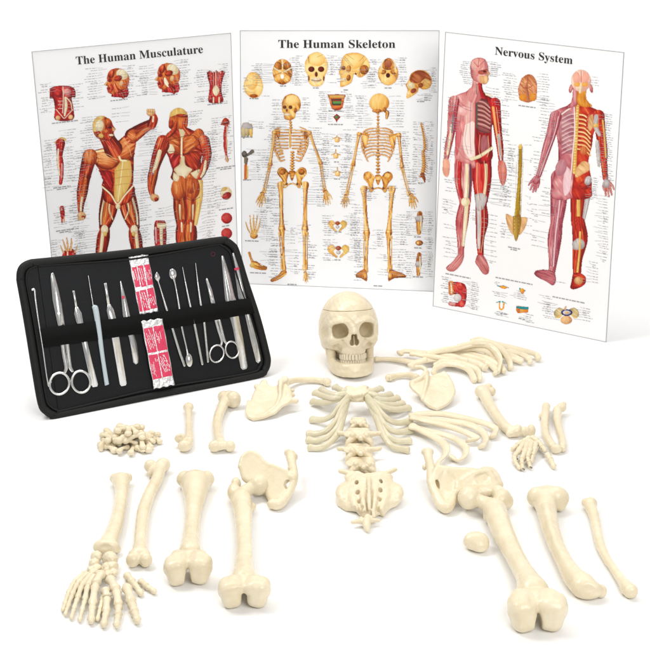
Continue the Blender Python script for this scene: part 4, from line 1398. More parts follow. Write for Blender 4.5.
def case():
    t = thing('instrument_case', 'open black zip case of dissecting tools, propped up in front of the muscle chart', 'instrument case', (CA + CB) / 2)
    outer = [q4(*p) for p in ((6, 106), (7, 88), (14, 74), (32, 65), (60, 61.5), (280, 36), (490, 9), (512, 10), (528, 20), (538, 36), (560, 108), (590, 200), (611, 284), (614, 308), (608, 327), (590, 340), (480, 364), (345, 391), (110, 437), (88, 438), (70, 428), (58, 408), (42, 322), (22, 200))]
    ctr = np.mean(outer, 0)
    sm = [tuple(p) for p in catmull(outer + [outer[0]], 4)[:-1]]
    shrink = lambda k: [tuple(ctr + (np.array(p) - ctr) * (1 - k / (np.linalg.norm(np.array(p) - ctr)))) for p in sm]
    # shell behind, padded front panel, binding round the edge, zip groove
    mb = MB()
    mb.add(*prism(shrink(2.0), -0.016, 0.016))
    mb.build('case_shell', LEATHER, t)
    mb = MB()
    mb.add(*prism(shrink(9), 0.0002, 0.0035, 0.002))
    mb.build('padded_panel', LEATHER, t)
    ring = np.array([cpt(x, y, 0.002) for x, y in shrink(3.2)])
    ring = np.vstack([ring, ring[:2]])
    V, F = sweep(ring, 0.0098, 0.0085, np.cross(np.gradient(ring, axis=0), CN), 14, False)
    mesh_obj('edge_binding', V, F, BINDING, t)
    ring = np.array([cpt(x, y, 0.0065) for x, y in shrink(9.2)])
    ring = np.vstack([ring, ring[:2]])
    V, F = sweep(ring, 0.0024, 0.0024, np.cross(np.gradient(ring, axis=0), CN), 8, False)
    mesh_obj('zip_cord', V, F, BINDING, t)
    # elastic strap with stitched pockets
    top = [(37.3, 329.3), (90, 322), (150, 313.5), (205, 305), (253.5, 297.2)]
    bot = [(41.6, 347.8), (94, 340.5), (154, 331.5), (208, 321.5), (257.5, 312.6)]
    n = 48
    V = []
    tp, bt = catmull(top, 12), catmull(bot, 12)
    for i in range(len(tp)):
        z = 0.0106 + 0.0011 * abs(math.sin(i * math.pi / 3.0))
        if i in (0, len(tp) - 1):
            z = 0.0035
        V.append(cpt(tp[i][0], tp[i][1], z))
        V.append(cpt(bt[i][0], bt[i][1], z))
    V = np.array(V)
    m = len(V)
    F = [(2 * i, 2 * i + 1, 2 * i + 3, 2 * i + 2) for i in range(m // 2 - 1)]
    Vb = V - CN * 0.0012
    F2 = [tuple(m + k for k in f[::-1]) for f in F]
    side = []
    for i in range(m // 2 - 1):
        side.append((2 * i, 2 * i + 2, m + 2 * i + 2, m + 2 * i))
        side.append((2 * i + 1, m + 2 * i + 1, m + 2 * i + 3, 2 * i + 3))
    mesh_obj('elastic_strap', np.concatenate([V, Vb]), F + F2 + side, ELASTIC, t)
    # the other half of the case, folded back as a prop
    a, b2 = cpt(60, 268, -0.018), cpt(215, 247, -0.018)
    g = CBK * 0.10
    c, d = CB + g - CE * 0.08, CA + g + CE * 0.1
    c[2] = d[2] = 0.001
    mb = MB()
    P = np.array([a, b2, c, d])
    nn = np.cross(b2 - a, d - a)
    nn /= np.linalg.norm(nn)
    Q = P + nn * 0.008 * (1 if nn[1] > 0 else -1)
    Q[2:, 2] = 0.001
    mb.add(np.concatenate([P, Q]), [(0, 1, 2, 3), (7, 6, 5, 4), (0, 4, 5, 1), (1, 5, 6, 2), (2, 6, 7, 3), (3, 7, 4, 0)])
    mb.build('back_cover', LEATHER, t)
    # little red ring printed near the upper right corner
    cx, cy = q6(378, 57)
    P = np.array([cpt(cx + 2.1 * math.cos(q), cy + 2.1 * math.sin(q), 0.0042) for q in np.linspace(0, 2 * math.pi, 17)])
    V, F = sweep(P, 0.0006, 0.0004, np.cross(np.gradient(P, axis=0), CN), 6, False)
    mesh_obj('red_ring_mark', V, F, REDD, t)


case()


def tool(name, label, cat, base_px, group='steel tools held under the strap of the case'):
    return thing(name, label, cat, cpt(base_px[0], base_px[1], 0.004), group)


def tools():
    O = 0.0044
    # a. bent probe
    t = tool('probe', 'thin bent probe at the far left edge of the case', 'probe', q5(100, 330))
    V, F = ctube([(*q5(68, 137), 1.25), (*q5(76, 137), 1.15), (*q5(80, 175), 1.05), (*q5(92, 260), 0.95), (*q5(108, 360), 0.85), (*q5(130, 510), 0.8), (*q5(142, 500), 0.7)], O + 0.002)
    mesh_obj('rod', V, F, STEEL, t)

    # scissors
    def scissors(label, f, blade, screw, shanks, rings, rr):
        t = tool('scissors', label, 'scissors', f(*screw))
        mb = MB()
        mb.add(*prism([f(*p) for p in blade[0]], O + 0.0016, 0.0014, 0.0008))
        mb.build('blade', STEEL, t, True)
        mb = MB()
        mb.add(*prism([f(*p) for p in blade[1]], O, 0.0014, 0.0008))
        mb.build('blade', STEEL_D, t, True)
        for sh, (cx, cy, rx, ry, rot) in zip(shanks, rings):
            mb = MB()
            V, F = ctube([(*f(*p[:2]), p[2]) for p in sh], O + 0.0016, 0.7)
            mb.add(V, F)
            a = np.linspace(0, 2 * math.pi, 37)
            P = []
            for q in a:
                x, y = rx * math.cos(q), ry * math.sin(q)
                c, s = math.cos(rot), math.sin(rot)
                P.append(cpt(*f(cx + c * x - s * y, cy + s * x + c * y), O + 0.0018))
            P = np.array(P)
            V, F = sweep(P, rr * PXM, rr * PXM * 0.8, np.cross(np.gradient(P, axis=0), CN), 12, False)
            mb.add(V, F)
            mb.build('handle', STEEL, t, True)
        sx, sy = f(*screw)
        mb = MB()
        mb.add(*prism([(sx + 1.6 * math.cos(q), sy + 1.6 * math.sin(q)) for q in np.linspace(0, 2 * math.pi, 13)[:-1]], O + 0.003, 0.0012, 0.0006))
        mb.build('pivot_screw', STEEL_D, t)
    scissors('large scissors with round finger rings at the left of the case', q5,
             [[(139, 84), (143, 72), (149, 69), (154, 76), (166, 120), (180, 190), (193, 268), (197, 345), (187, 347), (168, 275), (148, 180)],
              [(150, 72), (157, 84), (170, 130), (184, 195), (194, 262), (210, 345), (198, 345), (184, 280), (165, 180)]],
             (172, 230), [[(186, 340, 2.2), (192, 390, 2.0), (201, 440, 2.0), (197, 462, 1.6)], [(204, 340, 2.2), (210, 390, 2.0), (217, 440, 2.0), (226, 458, 1.6)]],
             [(175, 507, 38, 43, 0.25), (260, 500, 36, 43, -0.15)], 1.35)
    scissors('small fine scissors with round finger rings at the right of the case', q6,
             [[(348, 164), (351, 155), (356, 157), (368, 190), (380, 235), (386, 262), (398, 330), (388, 332), (370, 262), (358, 205)],
              [(353, 156), (360, 168), (373, 200), (384, 245), (404, 330), (396, 330), (378, 262)]],
             (374, 240), [[(388, 322, 1.6), (400, 365, 1.5), (413, 408, 1.5), (410, 428, 1.2)], [(402, 322, 1.6), (412, 362, 1.5), (423, 404, 1.5), (431, 420, 1.2)]],
             [(393, 462, 28, 35, 0.25), (455, 446, 26, 34, -0.2)], 0.95)

    # scalpel handles
    def handle(label, f, top, flare, body):
        t = tool('scalpel_handle', label, 'scalpel handle', f(*body[0]))
        mb = MB()
        mb.add(*prism([f(*p) for p in top], O + 0.0012, 0.0016, 0.0006))
        mb.build('blade_fitting', STEEL, t, True)
        mb = MB()
        mb.add(*prism([f(*p) for p in flare + body], O, 0.003, 0.0012))
        mb.build('grip', STEEL, t, True)
        return t
    t = handle('slim scalpel handle, just right of the large scissors', q5,
               [(226, 142), (235, 140), (246, 208), (238, 210)],
               [(236, 206), (247, 203), (262, 228), (268, 262)], [(284, 340), (303, 420), (327, 508), (324, 519), (306, 522), (300, 514), (262, 345), (252, 300), (240, 262), (232, 232)])
    t = handle('scalpel handle next to the pale blue needle', q5,
               [(350, 112), (361, 109), (374, 196), (364, 198)],
               [(364, 194), (375, 192), (389, 216), (398, 250)], [(412, 335), (440, 506), (436, 515), (418, 518), (412, 510), (382, 340), (372, 285), (366, 245), (360, 220)])
    # needle
    t = tool('dissecting_needle', 'dissecting needle with a pale blue plastic grip', 'needle', q5(335, 330))
    V, F = ctube([(*q5(289, 82), 0.32), (*q5(299, 145), 0.5), (*q5(310, 212), 0.65)], O + 0.003)
    mesh_obj('needle', V, F, STEEL, t)
    V, F = ctube([(*q5(313, 206), 2.5), (*q5(318, 215), 2.9), (*q5(330, 290), 2.6), (*q5(345, 400), 2.1), (*q5(361, 503), 2.2), (*q5(362, 508), 2.2)], O + 0.0045, 0.9)
    mesh_obj('grip', V, F, BLUE_PLASTIC, t)

    # forceps
    def forceps(label, f, out, inner, band=None):
        t = tool('forceps', label, 'forceps', f(*out[len(out) // 2]))
        mb = MB()
        mb.add(*prism([f(*p) for p in out], O, 0.0016, 0.0008))
        mb.build('arm', STEEL_D, t, True)
        mb = MB()
        mb.add(*prism([f(*p) for p in inner], O + 0.0022, 0.0016, 0.0008))
        mb.build('arm', STEEL, t, True)
        if band:
            mb = MB()
            mb.add(*prism([f(*p) for p in band], O + 0.0036, 0.0009))
            mb.build('red_band', REDP, t)
    forceps('pointed forceps with a red band left of the foil packets', q5,
            [(414, 105), (419, 105), (440, 180), (455, 245), (462, 290), (480, 350), (487, 405), (486, 425), (476, 432), (466, 424), (452, 340), (440, 290), (428, 240), (420, 165)],
            [(415, 103), (418, 103), (436, 180), (452, 242), (460, 290), (478, 350), (484, 405), (482, 422), (475, 429), (468, 420), (450, 330), (437, 290), (425, 240), (418, 165)],
            [(420, 162), (431, 160), (433, 171), (421, 173)])
    forceps('plain fine forceps, second tool from the right end of the case', q6,
            [(411, 67), (416, 63), (421, 67), (446, 140), (466, 235), (478, 300), (500, 400), (518, 512), (514, 524), (498, 528), (490, 520), (458, 360), (440, 290), (426, 240), (418, 150)],
            [(413, 64), (418, 63), (442, 140), (460, 215), (470, 240), (480, 300), (498, 395), (515, 508), (511, 519), (500, 522), (494, 515), (462, 360), (448, 290), (440, 240), (428, 150)])
    forceps('forceps with a red band, rightmost tool in the case', q6,
            [(455, 55), (460, 51), (465, 55), (490, 120), (512, 230), (524, 290), (560, 400), (578, 484), (574, 497), (560, 501), (552, 494), (528, 400), (506, 300), (480, 236), (468, 150)],
            [(457, 54), (462, 52), (486, 120), (506, 215), (514, 238), (528, 296), (556, 400), (575, 482), (571, 492), (561, 496), (556, 489), (534, 400), (512, 300), (490, 236), (474, 150)],
            [(463, 115), (482, 110), (485, 119), (466, 124)])
    # probes of the right half
    t = tool('probe', 'probe with an arrow shaped tip, right of the foil packets', 'probe', q6(205, 340))
    mb = MB()
    mb.add(*prism([q6(*p) for p in ((149, 129), (156, 138), (163, 152), (158, 166), (150, 168), (139, 152), (142, 140))], O + 0.001, 0.0016, 0.0007))
    mb.build('spear_tip', STEEL, t, True)
    V, F = ctube([(*q6(153, 162), 0.75), (*q6(168, 210), 0.8), (*q6(190, 285), 1.35), (*q6(212, 358), 1.5), (*q6(240, 450), 1.5), (*q6(261, 510), 1.4)], O + 0.0028)
    mesh_obj('rod', V, F, STEEL, t)
    t = tool('spatula', 'double ended spatula with a rounded spoon tip', 'spatula', q6(245, 310))
    e = lambda cx, cy, rx, ry, rot: [(cx + rx * math.cos(q) * math.cos(rot) - ry * math.sin(q) * math.sin(rot), cy + rx * math.cos(q) * math.sin(rot) + ry * math.sin(q) * math.cos(rot)) for q in np.linspace(0, 2 * math.pi, 25)[:-1]]
    for a in ((214, 138, 15, 22, -0.12), (280, 488, 14, 28, -0.1)):
        mb = MB()
        mb.add(*prism([q6(*p) for p in e(*a)], O + 0.001, 0.002, 0.0012))
        mb.build('spoon_tip', STEEL, t, True)
    V, F = ctube([(*q6(217, 152), 1.4), (*q6(226, 190), 0.8), (*q6(240, 272), 1.2), (*q6(250, 350), 1.2), (*q6(268, 430), 0.9), (*q6(276, 472), 1.5)], O + 0.0026)
    mesh_obj('rod', V, F, STEEL, t)
    for label, nodes in (('straight pointed probe beside the spatula', [(*q6(254, 111), 0.35), (*q6(265, 170), 0.8), (*q6(285, 268), 1.3), (*q6(302, 342), 1.45), (*q6(334, 504), 1.35)]),
                         ('straight pointed probe just left of the small scissors', [(*q6(307, 95), 0.35), (*q6(315, 170), 0.9), (*q6(328, 262), 1.35), (*q6(341, 332), 1.4), (*q6(357, 494), 1.3)])):
        t = tool('probe', label, 'probe', q6(300, 330))
        V, F = ctube(nodes[1:], O + 0.0028)
        mesh_obj('rod', V, F, STEEL, t)
        V, F = ctube([nodes[0], (nodes[0][0] * .5 + nodes[1][0] * .5, nodes[0][1] * .5 + nodes[1][1] * .5, 0.55), nodes[1]], O + 0.0028)
        mesh_obj('needle_tip', V, F, STEEL_D, t)


tools()


# ------------------------------------------------------------------ foil packets of spare blades
def packet(label, quad, off, panels, slashes, loops, seed):
    q = np.random.default_rng(seed)
    Q = np.array([q6(*p) for p in quad])         # tl tr br bl
    at = lambda u, v: (Q[0] * (1 - u) + Q[1] * u) * (1 - v) + (Q[3] * (1 - u) + Q[2] * u) * v
    t = thing('blade_packet', label, 'foil packet', cpt(*at(0.5, 0.5), off), 'foil packets of spare blades in the case')
    nu, nv = 26, 60
    ph = q.uniform(0, 6.28, (6, 3))

    def hgt(u, v):
        z = 0.0014 * math.sin(math.pi * min(max(u, 0), 1)) ** 0.5
        w = max(0, 1 - v / 0.2) + max(0, (v - 0.82) / 0.18)
        for k in range(6):
            z += 0.0005 * (0.12 + w) * math.sin((5 + 4 * k) * u + (9 + 5 * k) * v * 2.2 + ph[k][0]) * math.cos((7 - k) * u * 1.7 - (4 + 3 * k) * v + ph[k][1])
        return z
    V, F = [], []
    for j in range(nv + 1):
        for i in range(nu + 1):
            u, v = i / nu, j / nv
            wob = 0.012 * math.sin(v * 17 + ph[0][2]) * (1 if u < 0.5 else -1) * abs(2 * u - 1)
            V.append(cpt(*at(u + wob, v + 0.008 * math.sin(u * 19 + ph[1][2]) * abs(2 * v - 1)), off + 0.001 + hgt(u, v)))
    for j in range(nv):
        for i in range(nu):
            a = j * (nu + 1) + i
            F.append((a, a + nu + 1, a + nu + 2, a + 1))
    n0 = len(V)
    for j, i in [(0, i) for i in range(nu + 1)] + [(j, nu) for j in range(1, nv + 1)] + [(nv, i) for i in range(nu - 1, -1, -1)] + [(j, 0) for j in range(nv - 1, 0, -1)]:
        V.append(V[j * (nu + 1) + i] - CN * 0.0009)
    rim = [(0, i) for i in range(nu + 1)] + [(j, nu) for j in range(1, nv + 1)] + [(nv, i) for i in range(nu - 1, -1, -1)] + [(j, 0) for j in range(nv - 1, 0, -1)]
    for k in range(len(rim)):
        j, i = rim[k]
        j2, i2 = rim[(k + 1) % len(rim)]
        F.append((j * (nu + 1) + i, j2 * (nu + 1) + i2, n0 + (k + 1) % len(rim), n0 + k))
    mesh_obj('foil_pouch', V, F, FOIL, t)

    def patch(mb, u0, v0, u1, v1, z, m=0):
        n1, n2 = max(2, int((u1 - u0) * 22)), max(2, int((v1 - v0) * 50))
        P, G = [], []
        for j in range(n2 + 1):
            for i in range(n1 + 1):
                u, v = u0 + (u1 - u0) * i / n1, v0 + (v1 - v0) * j / n2
                P.append(cpt(*at(u, v), off + 0.001 + hgt(u, v) + z))
        for j in range(n2):
            for i in range(n1):
                a = j * (n1 + 1) + i
                G.append((a, a + n1 + 1, a + n1 + 2, a + 1))
        mb.add(P, G, m)
    mb = MB()
    for p in panels:
        patch(mb, *p, 0.0003)
    mb.build('printed_panel', PINK, t)
    mb = MB()
    for (u0, v0, u1, v1, nn, lean) in slashes:
        for k in range(nn):
            a = k / nn + q.uniform(0, 0.4) / nn
            w = q.uniform(0.25, 0.5) / nn
            ln = q.uniform(0.45, 1.0)
            s0 = q.uniform(0, 1 - ln)
            seg = 6
            for m in range(seg):
                f0, f1 = s0 + ln * m / seg, s0 + ln * (m + 0.82) / seg
                if q.random() < 0.2:
                    continue
                pts = []
                for f, ww in ((f0, 0), (f0, w), (f1, w), (f1, 0)):
                    u = u0 + (u1 - u0) * min(max(a + ww + lean * (f - 0.5), 0), 1)
                    v = v0 + (v1 - v0) * f
                    pts.append(cpt(*at(u, v), off + 0.001 + hgt(u, v) + 0.0006))
                mb.add(pts, [(3, 2, 1, 0)])
    mb.build('white_print', CARD, t)


packet('crimson and foil packet of blades above the strap', ((32, 58), (112, 46), (156, 290), (80, 305)), 0.0045,
       [(0.06, 0.22, 0.32, 0.55), (0.36, 0.21, 0.64, 0.56), (0.70, 0.21, 0.98, 0.55), (0.04, 0.62, 0.2, 0.95), (0.24, 0.61, 0.58, 0.95), (0.63, 0.60, 0.96, 0.94)],
       [(0.38, 0.24, 0.62, 0.54, 3, 0.5), (0.72, 0.24, 0.96, 0.54, 3, 0.4), (0.08, 0.24, 0.3, 0.52, 2, 0.3), (0.26, 0.64, 0.56, 0.93, 3, 0.4), (0.66, 0.64, 0.94, 0.92, 3, 0.5)], True, 3)
packet('crimson and foil packet of blades lying over the strap', ((86, 330), (172, 318), (222, 588), (138, 605)), 0.0128,
       [(0.05, 0.11, 0.47, 0.475), (0.51, 0.10, 0.97, 0.47), (0.04, 0.505, 0.47, 0.865), (0.51, 0.50, 0.97, 0.86)],
       [(0.1, 0.13, 0.46, 0.44, 5, 0.5), (0.55, 0.17, 0.8, 0.40, 4, 0.1), (0.08, 0.60, 0.26, 0.84, 3, 0.1), (0.54, 0.53, 0.94, 0.80, 6, 0.7), (0.3, 0.56, 0.44, 0.62, 2, 0.2)], False, 4)
# ================================================================== ANATOMY CHARTS
def lin(c):
    c = np.asarray(c, float) / 255.0
    return np.where(c <= 0.04045, c / 12.92, ((c + 0.055) / 1.055) ** 2.4)


MUS = [(96, 18, 12), (156, 34, 18), (204, 64, 30), (232, 118, 66), (246, 190, 140)]
RED = [(120, 14, 18), (170, 24, 28), (205, 44, 40), (226, 100, 86), (246, 190, 175)]
ORG = [(150, 52, 20), (198, 88, 34), (224, 128, 58), (238, 170, 100)]
TEN = [(216, 196, 150), (240, 228, 196), (252, 246, 228)]
YEL = [(206, 158, 74), (228, 190, 104), (244, 222, 150)]
BON = [(140, 70, 16), (206, 130, 44), (236, 182, 92), (250, 216, 140), (252, 234, 180)]
BOD = [(120, 60, 20), (190, 110, 40), (220, 150, 70), (240, 190, 110)]
SKN = [(216, 150, 140), (232, 178, 166), (244, 208, 198), (250, 228, 220)]
PNK = [(170, 84, 86), (204, 124, 120), (228, 166, 158), (242, 202, 194)]
GRY = [(150, 140, 140), (196, 188, 186), (226, 220, 216)]
TAN = [(190, 130, 80), (224, 176, 120), (244, 212, 160)]
_TAB = np.random.default_rng(77).random((64, 64)).astype(np.float32)


def vnoise(x, y):
    xi, yi = np.floor(x).astype(int), np.floor(y).astype(int)
    fx, fy = x - xi, y - yi
    fx, fy = fx * fx * (3 - 2 * fx), fy * fy * (3 - 2 * fy)
    g = lambda i, j: _TAB[(xi + i) & 63, (yi + j) & 63]
    return (g(0, 0) * (1 - fx) + g(1, 0) * fx) * (1 - fy) + (g(0, 1) * (1 - fx) + g(1, 1) * fx) * fy


def ramp(pal, t):
    P = lin(pal)
    t = np.clip(t, 0, 0.9999) * (len(P) - 1)
    i = t.astype(int)
    f = (t - i)[..., None]
    return P[i] * (1 - f) + P[i + 1] * f


class Art:
    """A printed illustration: strokes of ink laid on a fine grid, later a mesh on the board."""
    def __init__(self, x0, y0, x1, y1, T, res=2.6):
        # T maps the artist's coordinates to photograph pixels: scale and offset
        self.sc, self.ox, self.oy = T
        a, b = self.to(x0, y0), self.to(x1, y1)
        self.n = (int((b[0] - a[0]) * res) + 2, int((b[1] - a[1]) * res) + 2)
        self.a, self.res = a, res
        xs = a[0] + np.arange(self.n[0]) / res
        ys = a[1] + np.arange(self.n[1]) / res
        self.X, self.Y = np.meshgrid((xs - self.ox) * self.sc, (ys - self.oy) * self.sc, indexing='ij')
        self.rgb = np.zeros((*self.X.shape, 3))
        self.al = np.zeros(self.X.shape)
        self.step = self.sc / res
        self.k = 0
        self.fat = 1.0

    def to(self, x, y):
        return (x / self.sc + self.ox, y / self.sc + self.oy)

    def put(self, m, col, erase=False):
        m = np.clip(m, 0, 1)
        self.rgb = self.rgb * (1 - m[..., None]) + col * m[..., None]
        self.al = np.maximum(self.al, m)

    def soft(self, d):
        return np.clip(0.5 - d / self.step, 0, 1)

    def limb(self, nodes, pal, streak=5.0, edge=0.6, base=0.56, amp=0.95, light=-0.35):
        """A tapering muscle or bone through (x, y, half width) nodes with fibres running along it."""
        nodes = np.array(nodes, float)
        nodes[:, 2] *= self.fat
        C = catmull(nodes, 6)
        best = np.full(self.X.shape, 1e9)
        S = np.zeros(self.X.shape)
        L = np.zeros(self.X.shape)
        acc = 0.0
        for i in range(len(C) - 1):
            p, q = C[i, :2], C[i + 1, :2]
            e = q - p
            l = math.hypot(*e) + 1e-9
            t = np.clip(((self.X - p[0]) * e[0] + (self.Y - p[1]) * e[1]) / l ** 2, 0, 1)
            dx, dy = self.X - p[0] - e[0] * t, self.Y - p[1] - e[1] * t
            r = np.maximum(C[i, 2] + (C[i + 1, 2] - C[i, 2]) * t, 0.3)
            d = np.hypot(dx, dy)
            f = d / r
            m = f < best
            best = np.where(m, f, best)
            rr = r if i == 0 else np.where(m, r, rr)
            S = np.where(m, acc + t * l, S)
            L = np.where(m, (dx * e[1] - dy * e[0]) / l / r, L)
            acc += l
        self.k += 17
        len_ = 0.11 / self.sc
        n = 0.65 * vnoise(L * streak + self.k, S * len_ + self.k * 0.37) + 0.35 * vnoise(L * streak * 2.3 + self.k, S * len_ * 2 + 9)
        f1 = vnoise(L * streak * 3.1 + self.k * 1.7, S * len_ * 0.7 + 5)
        f2 = vnoise(L * streak * 3.7 + self.k * 0.7, S * len_ * 0.8 + 31)
        n = n + 0.55 * np.maximum(f1 - 0.66, 0) / 0.34 - 0.45 * np.maximum(f2 - 0.68, 0) / 0.32
        v = base + amp * (n - 0.5) - edge * np.abs(L - light * 0.6) ** 2.2
        self.put(self.soft((best - 1) * rr), ramp(pal, v))
        return self

    def blob(self, cx, cy, rx, ry, pal, rot=0, streak=5.0, ang=90, edge=0.8, base=0.6, amp=0.8, lx=-0.25, ly=-0.25):
        c, s = math.cos(math.radians(rot)), math.sin(math.radians(rot))
        x, y = self.X - cx, self.Y - cy
        u, v = (x * c + y * s) / rx, (-x * s + y * c) / ry
        f = np.hypot(u, v)
        a = math.radians(ang)
        p, q = u * math.cos(a) + v * math.sin(a), -u * math.sin(a) + v * math.cos(a)
        self.k += 13
        n = 0.65 * vnoise(q * streak + self.k, p * 1.2 + self.k * 0.3) + 0.35 * vnoise(q * streak * 2.2 + self.k, p * 2.5)
        f1 = vnoise(q * streak * 3.1 + self.k * 1.7, p * 1.4 + 5)
        f2 = vnoise(q * streak * 3.9 + self.k * 0.7, p * 1.4 + 31)
        n = n + 0.4 * np.maximum(f1 - 0.66, 0) / 0.34 - 0.35 * np.maximum(f2 - 0.68, 0) / 0.32
        val = base + amp * (n - 0.5) - edge * ((u - lx) ** 2 + (v - ly) ** 2) * 0.55
        self.put(self.soft((f - 1) * min(rx, ry)), ramp(pal, val))
        return self

    def poly(self, pts, pal, ang=90, streak=0.12, base=0.5, amp=0.9, along=0.02, smooth=3):
        P = np.array(pts, float)
        if smooth:
            P = catmull(np.vstack([P, P[:1]]), smooth)[:-1]
        d2 = np.full(self.X.shape, 1e9)
        ins = np.zeros(self.X.shape, bool)
        for i in range(len(P)):
            p, q = P[i], P[(i + 1) % len(P)]
            e = q - p
            t = np.clip(((self.X - p[0]) * e[0] + (self.Y - p[1]) * e[1]) / (e @ e + 1e-9), 0, 1)
            d2 = np.minimum(d2, (self.X - p[0] - e[0] * t) ** 2 + (self.Y - p[1] - e[1] * t) ** 2)
            ins ^= ((p[1] > self.Y) != (q[1] > self.Y)) & (self.X < (q[0] - p[0]) * (self.Y - p[1]) / (q[1] - p[1] + 1e-12) + p[0])
        d = np.where(ins, -np.sqrt(d2), np.sqrt(d2))
        a = math.radians(ang)
        u, v = self.X * math.cos(a) + self.Y * math.sin(a), -self.X * math.sin(a) + self.Y * math.cos(a)
        self.k += 11
        n = 0.65 * vnoise(v * streak + self.k, u * along + self.k * 0.4) + 0.35 * vnoise(v * streak * 2.4, u * along * 2 + self.k)
        f1 = vnoise(v * streak * 3.3 + self.k * 1.7, u * along * 1.3 + 5)
        f2 = vnoise(v * streak * 3.9 + self.k * 0.7, u * along * 1.3 + 31)
        n = n + 0.45 * np.maximum(f1 - 0.66, 0) / 0.34 - 0.4 * np.maximum(f2 - 0.68, 0) / 0.32
        val = base + amp * (n - 0.5) - 0.45 * np.exp(np.minimum(d, 0) / (5 * self.step))
        self.put(self.soft(d), ramp(pal, val))
        return self

    def line(self, pts, w, col, op=1.0, smooth=4):
        P = np.array(pts, float)
        if smooth and len(P) > 2:
            P = catmull(P, smooth)
        d = np.full(self.X.shape, 1e9)
        for i in range(len(P) - 1):
            p, e = P[i], P[i + 1] - P[i]
            t = np.clip(((self.X - p[0]) * e[0] + (self.Y - p[1]) * e[1]) / (e @ e + 1e-9), 0, 1)
            d = np.minimum(d, np.hypot(self.X - p[0] - e[0] * t, self.Y - p[1] - e[1] * t))
        self.put(self.soft(d - w) * op, lin(col) * np.ones_like(self.rgb))
        return self

    def dot(self, x, y, r, col, op=1.0, ry=None):
        ry = r if ry is None else ry
        f = np.hypot((self.X - x) / r, (self.Y - y) / ry)
        self.put(self.soft((f - 1) * min(r, ry)) * op, lin(col) * np.ones_like(self.rgb))
        return self

    def hole(self, x, y, rx, ry):
        f = np.hypot((self.X - x) / rx, (self.Y - y) / ry)
        self.al = np.minimum(self.al, 1 - self.soft((f - 1) * min(rx, ry)))
        return self


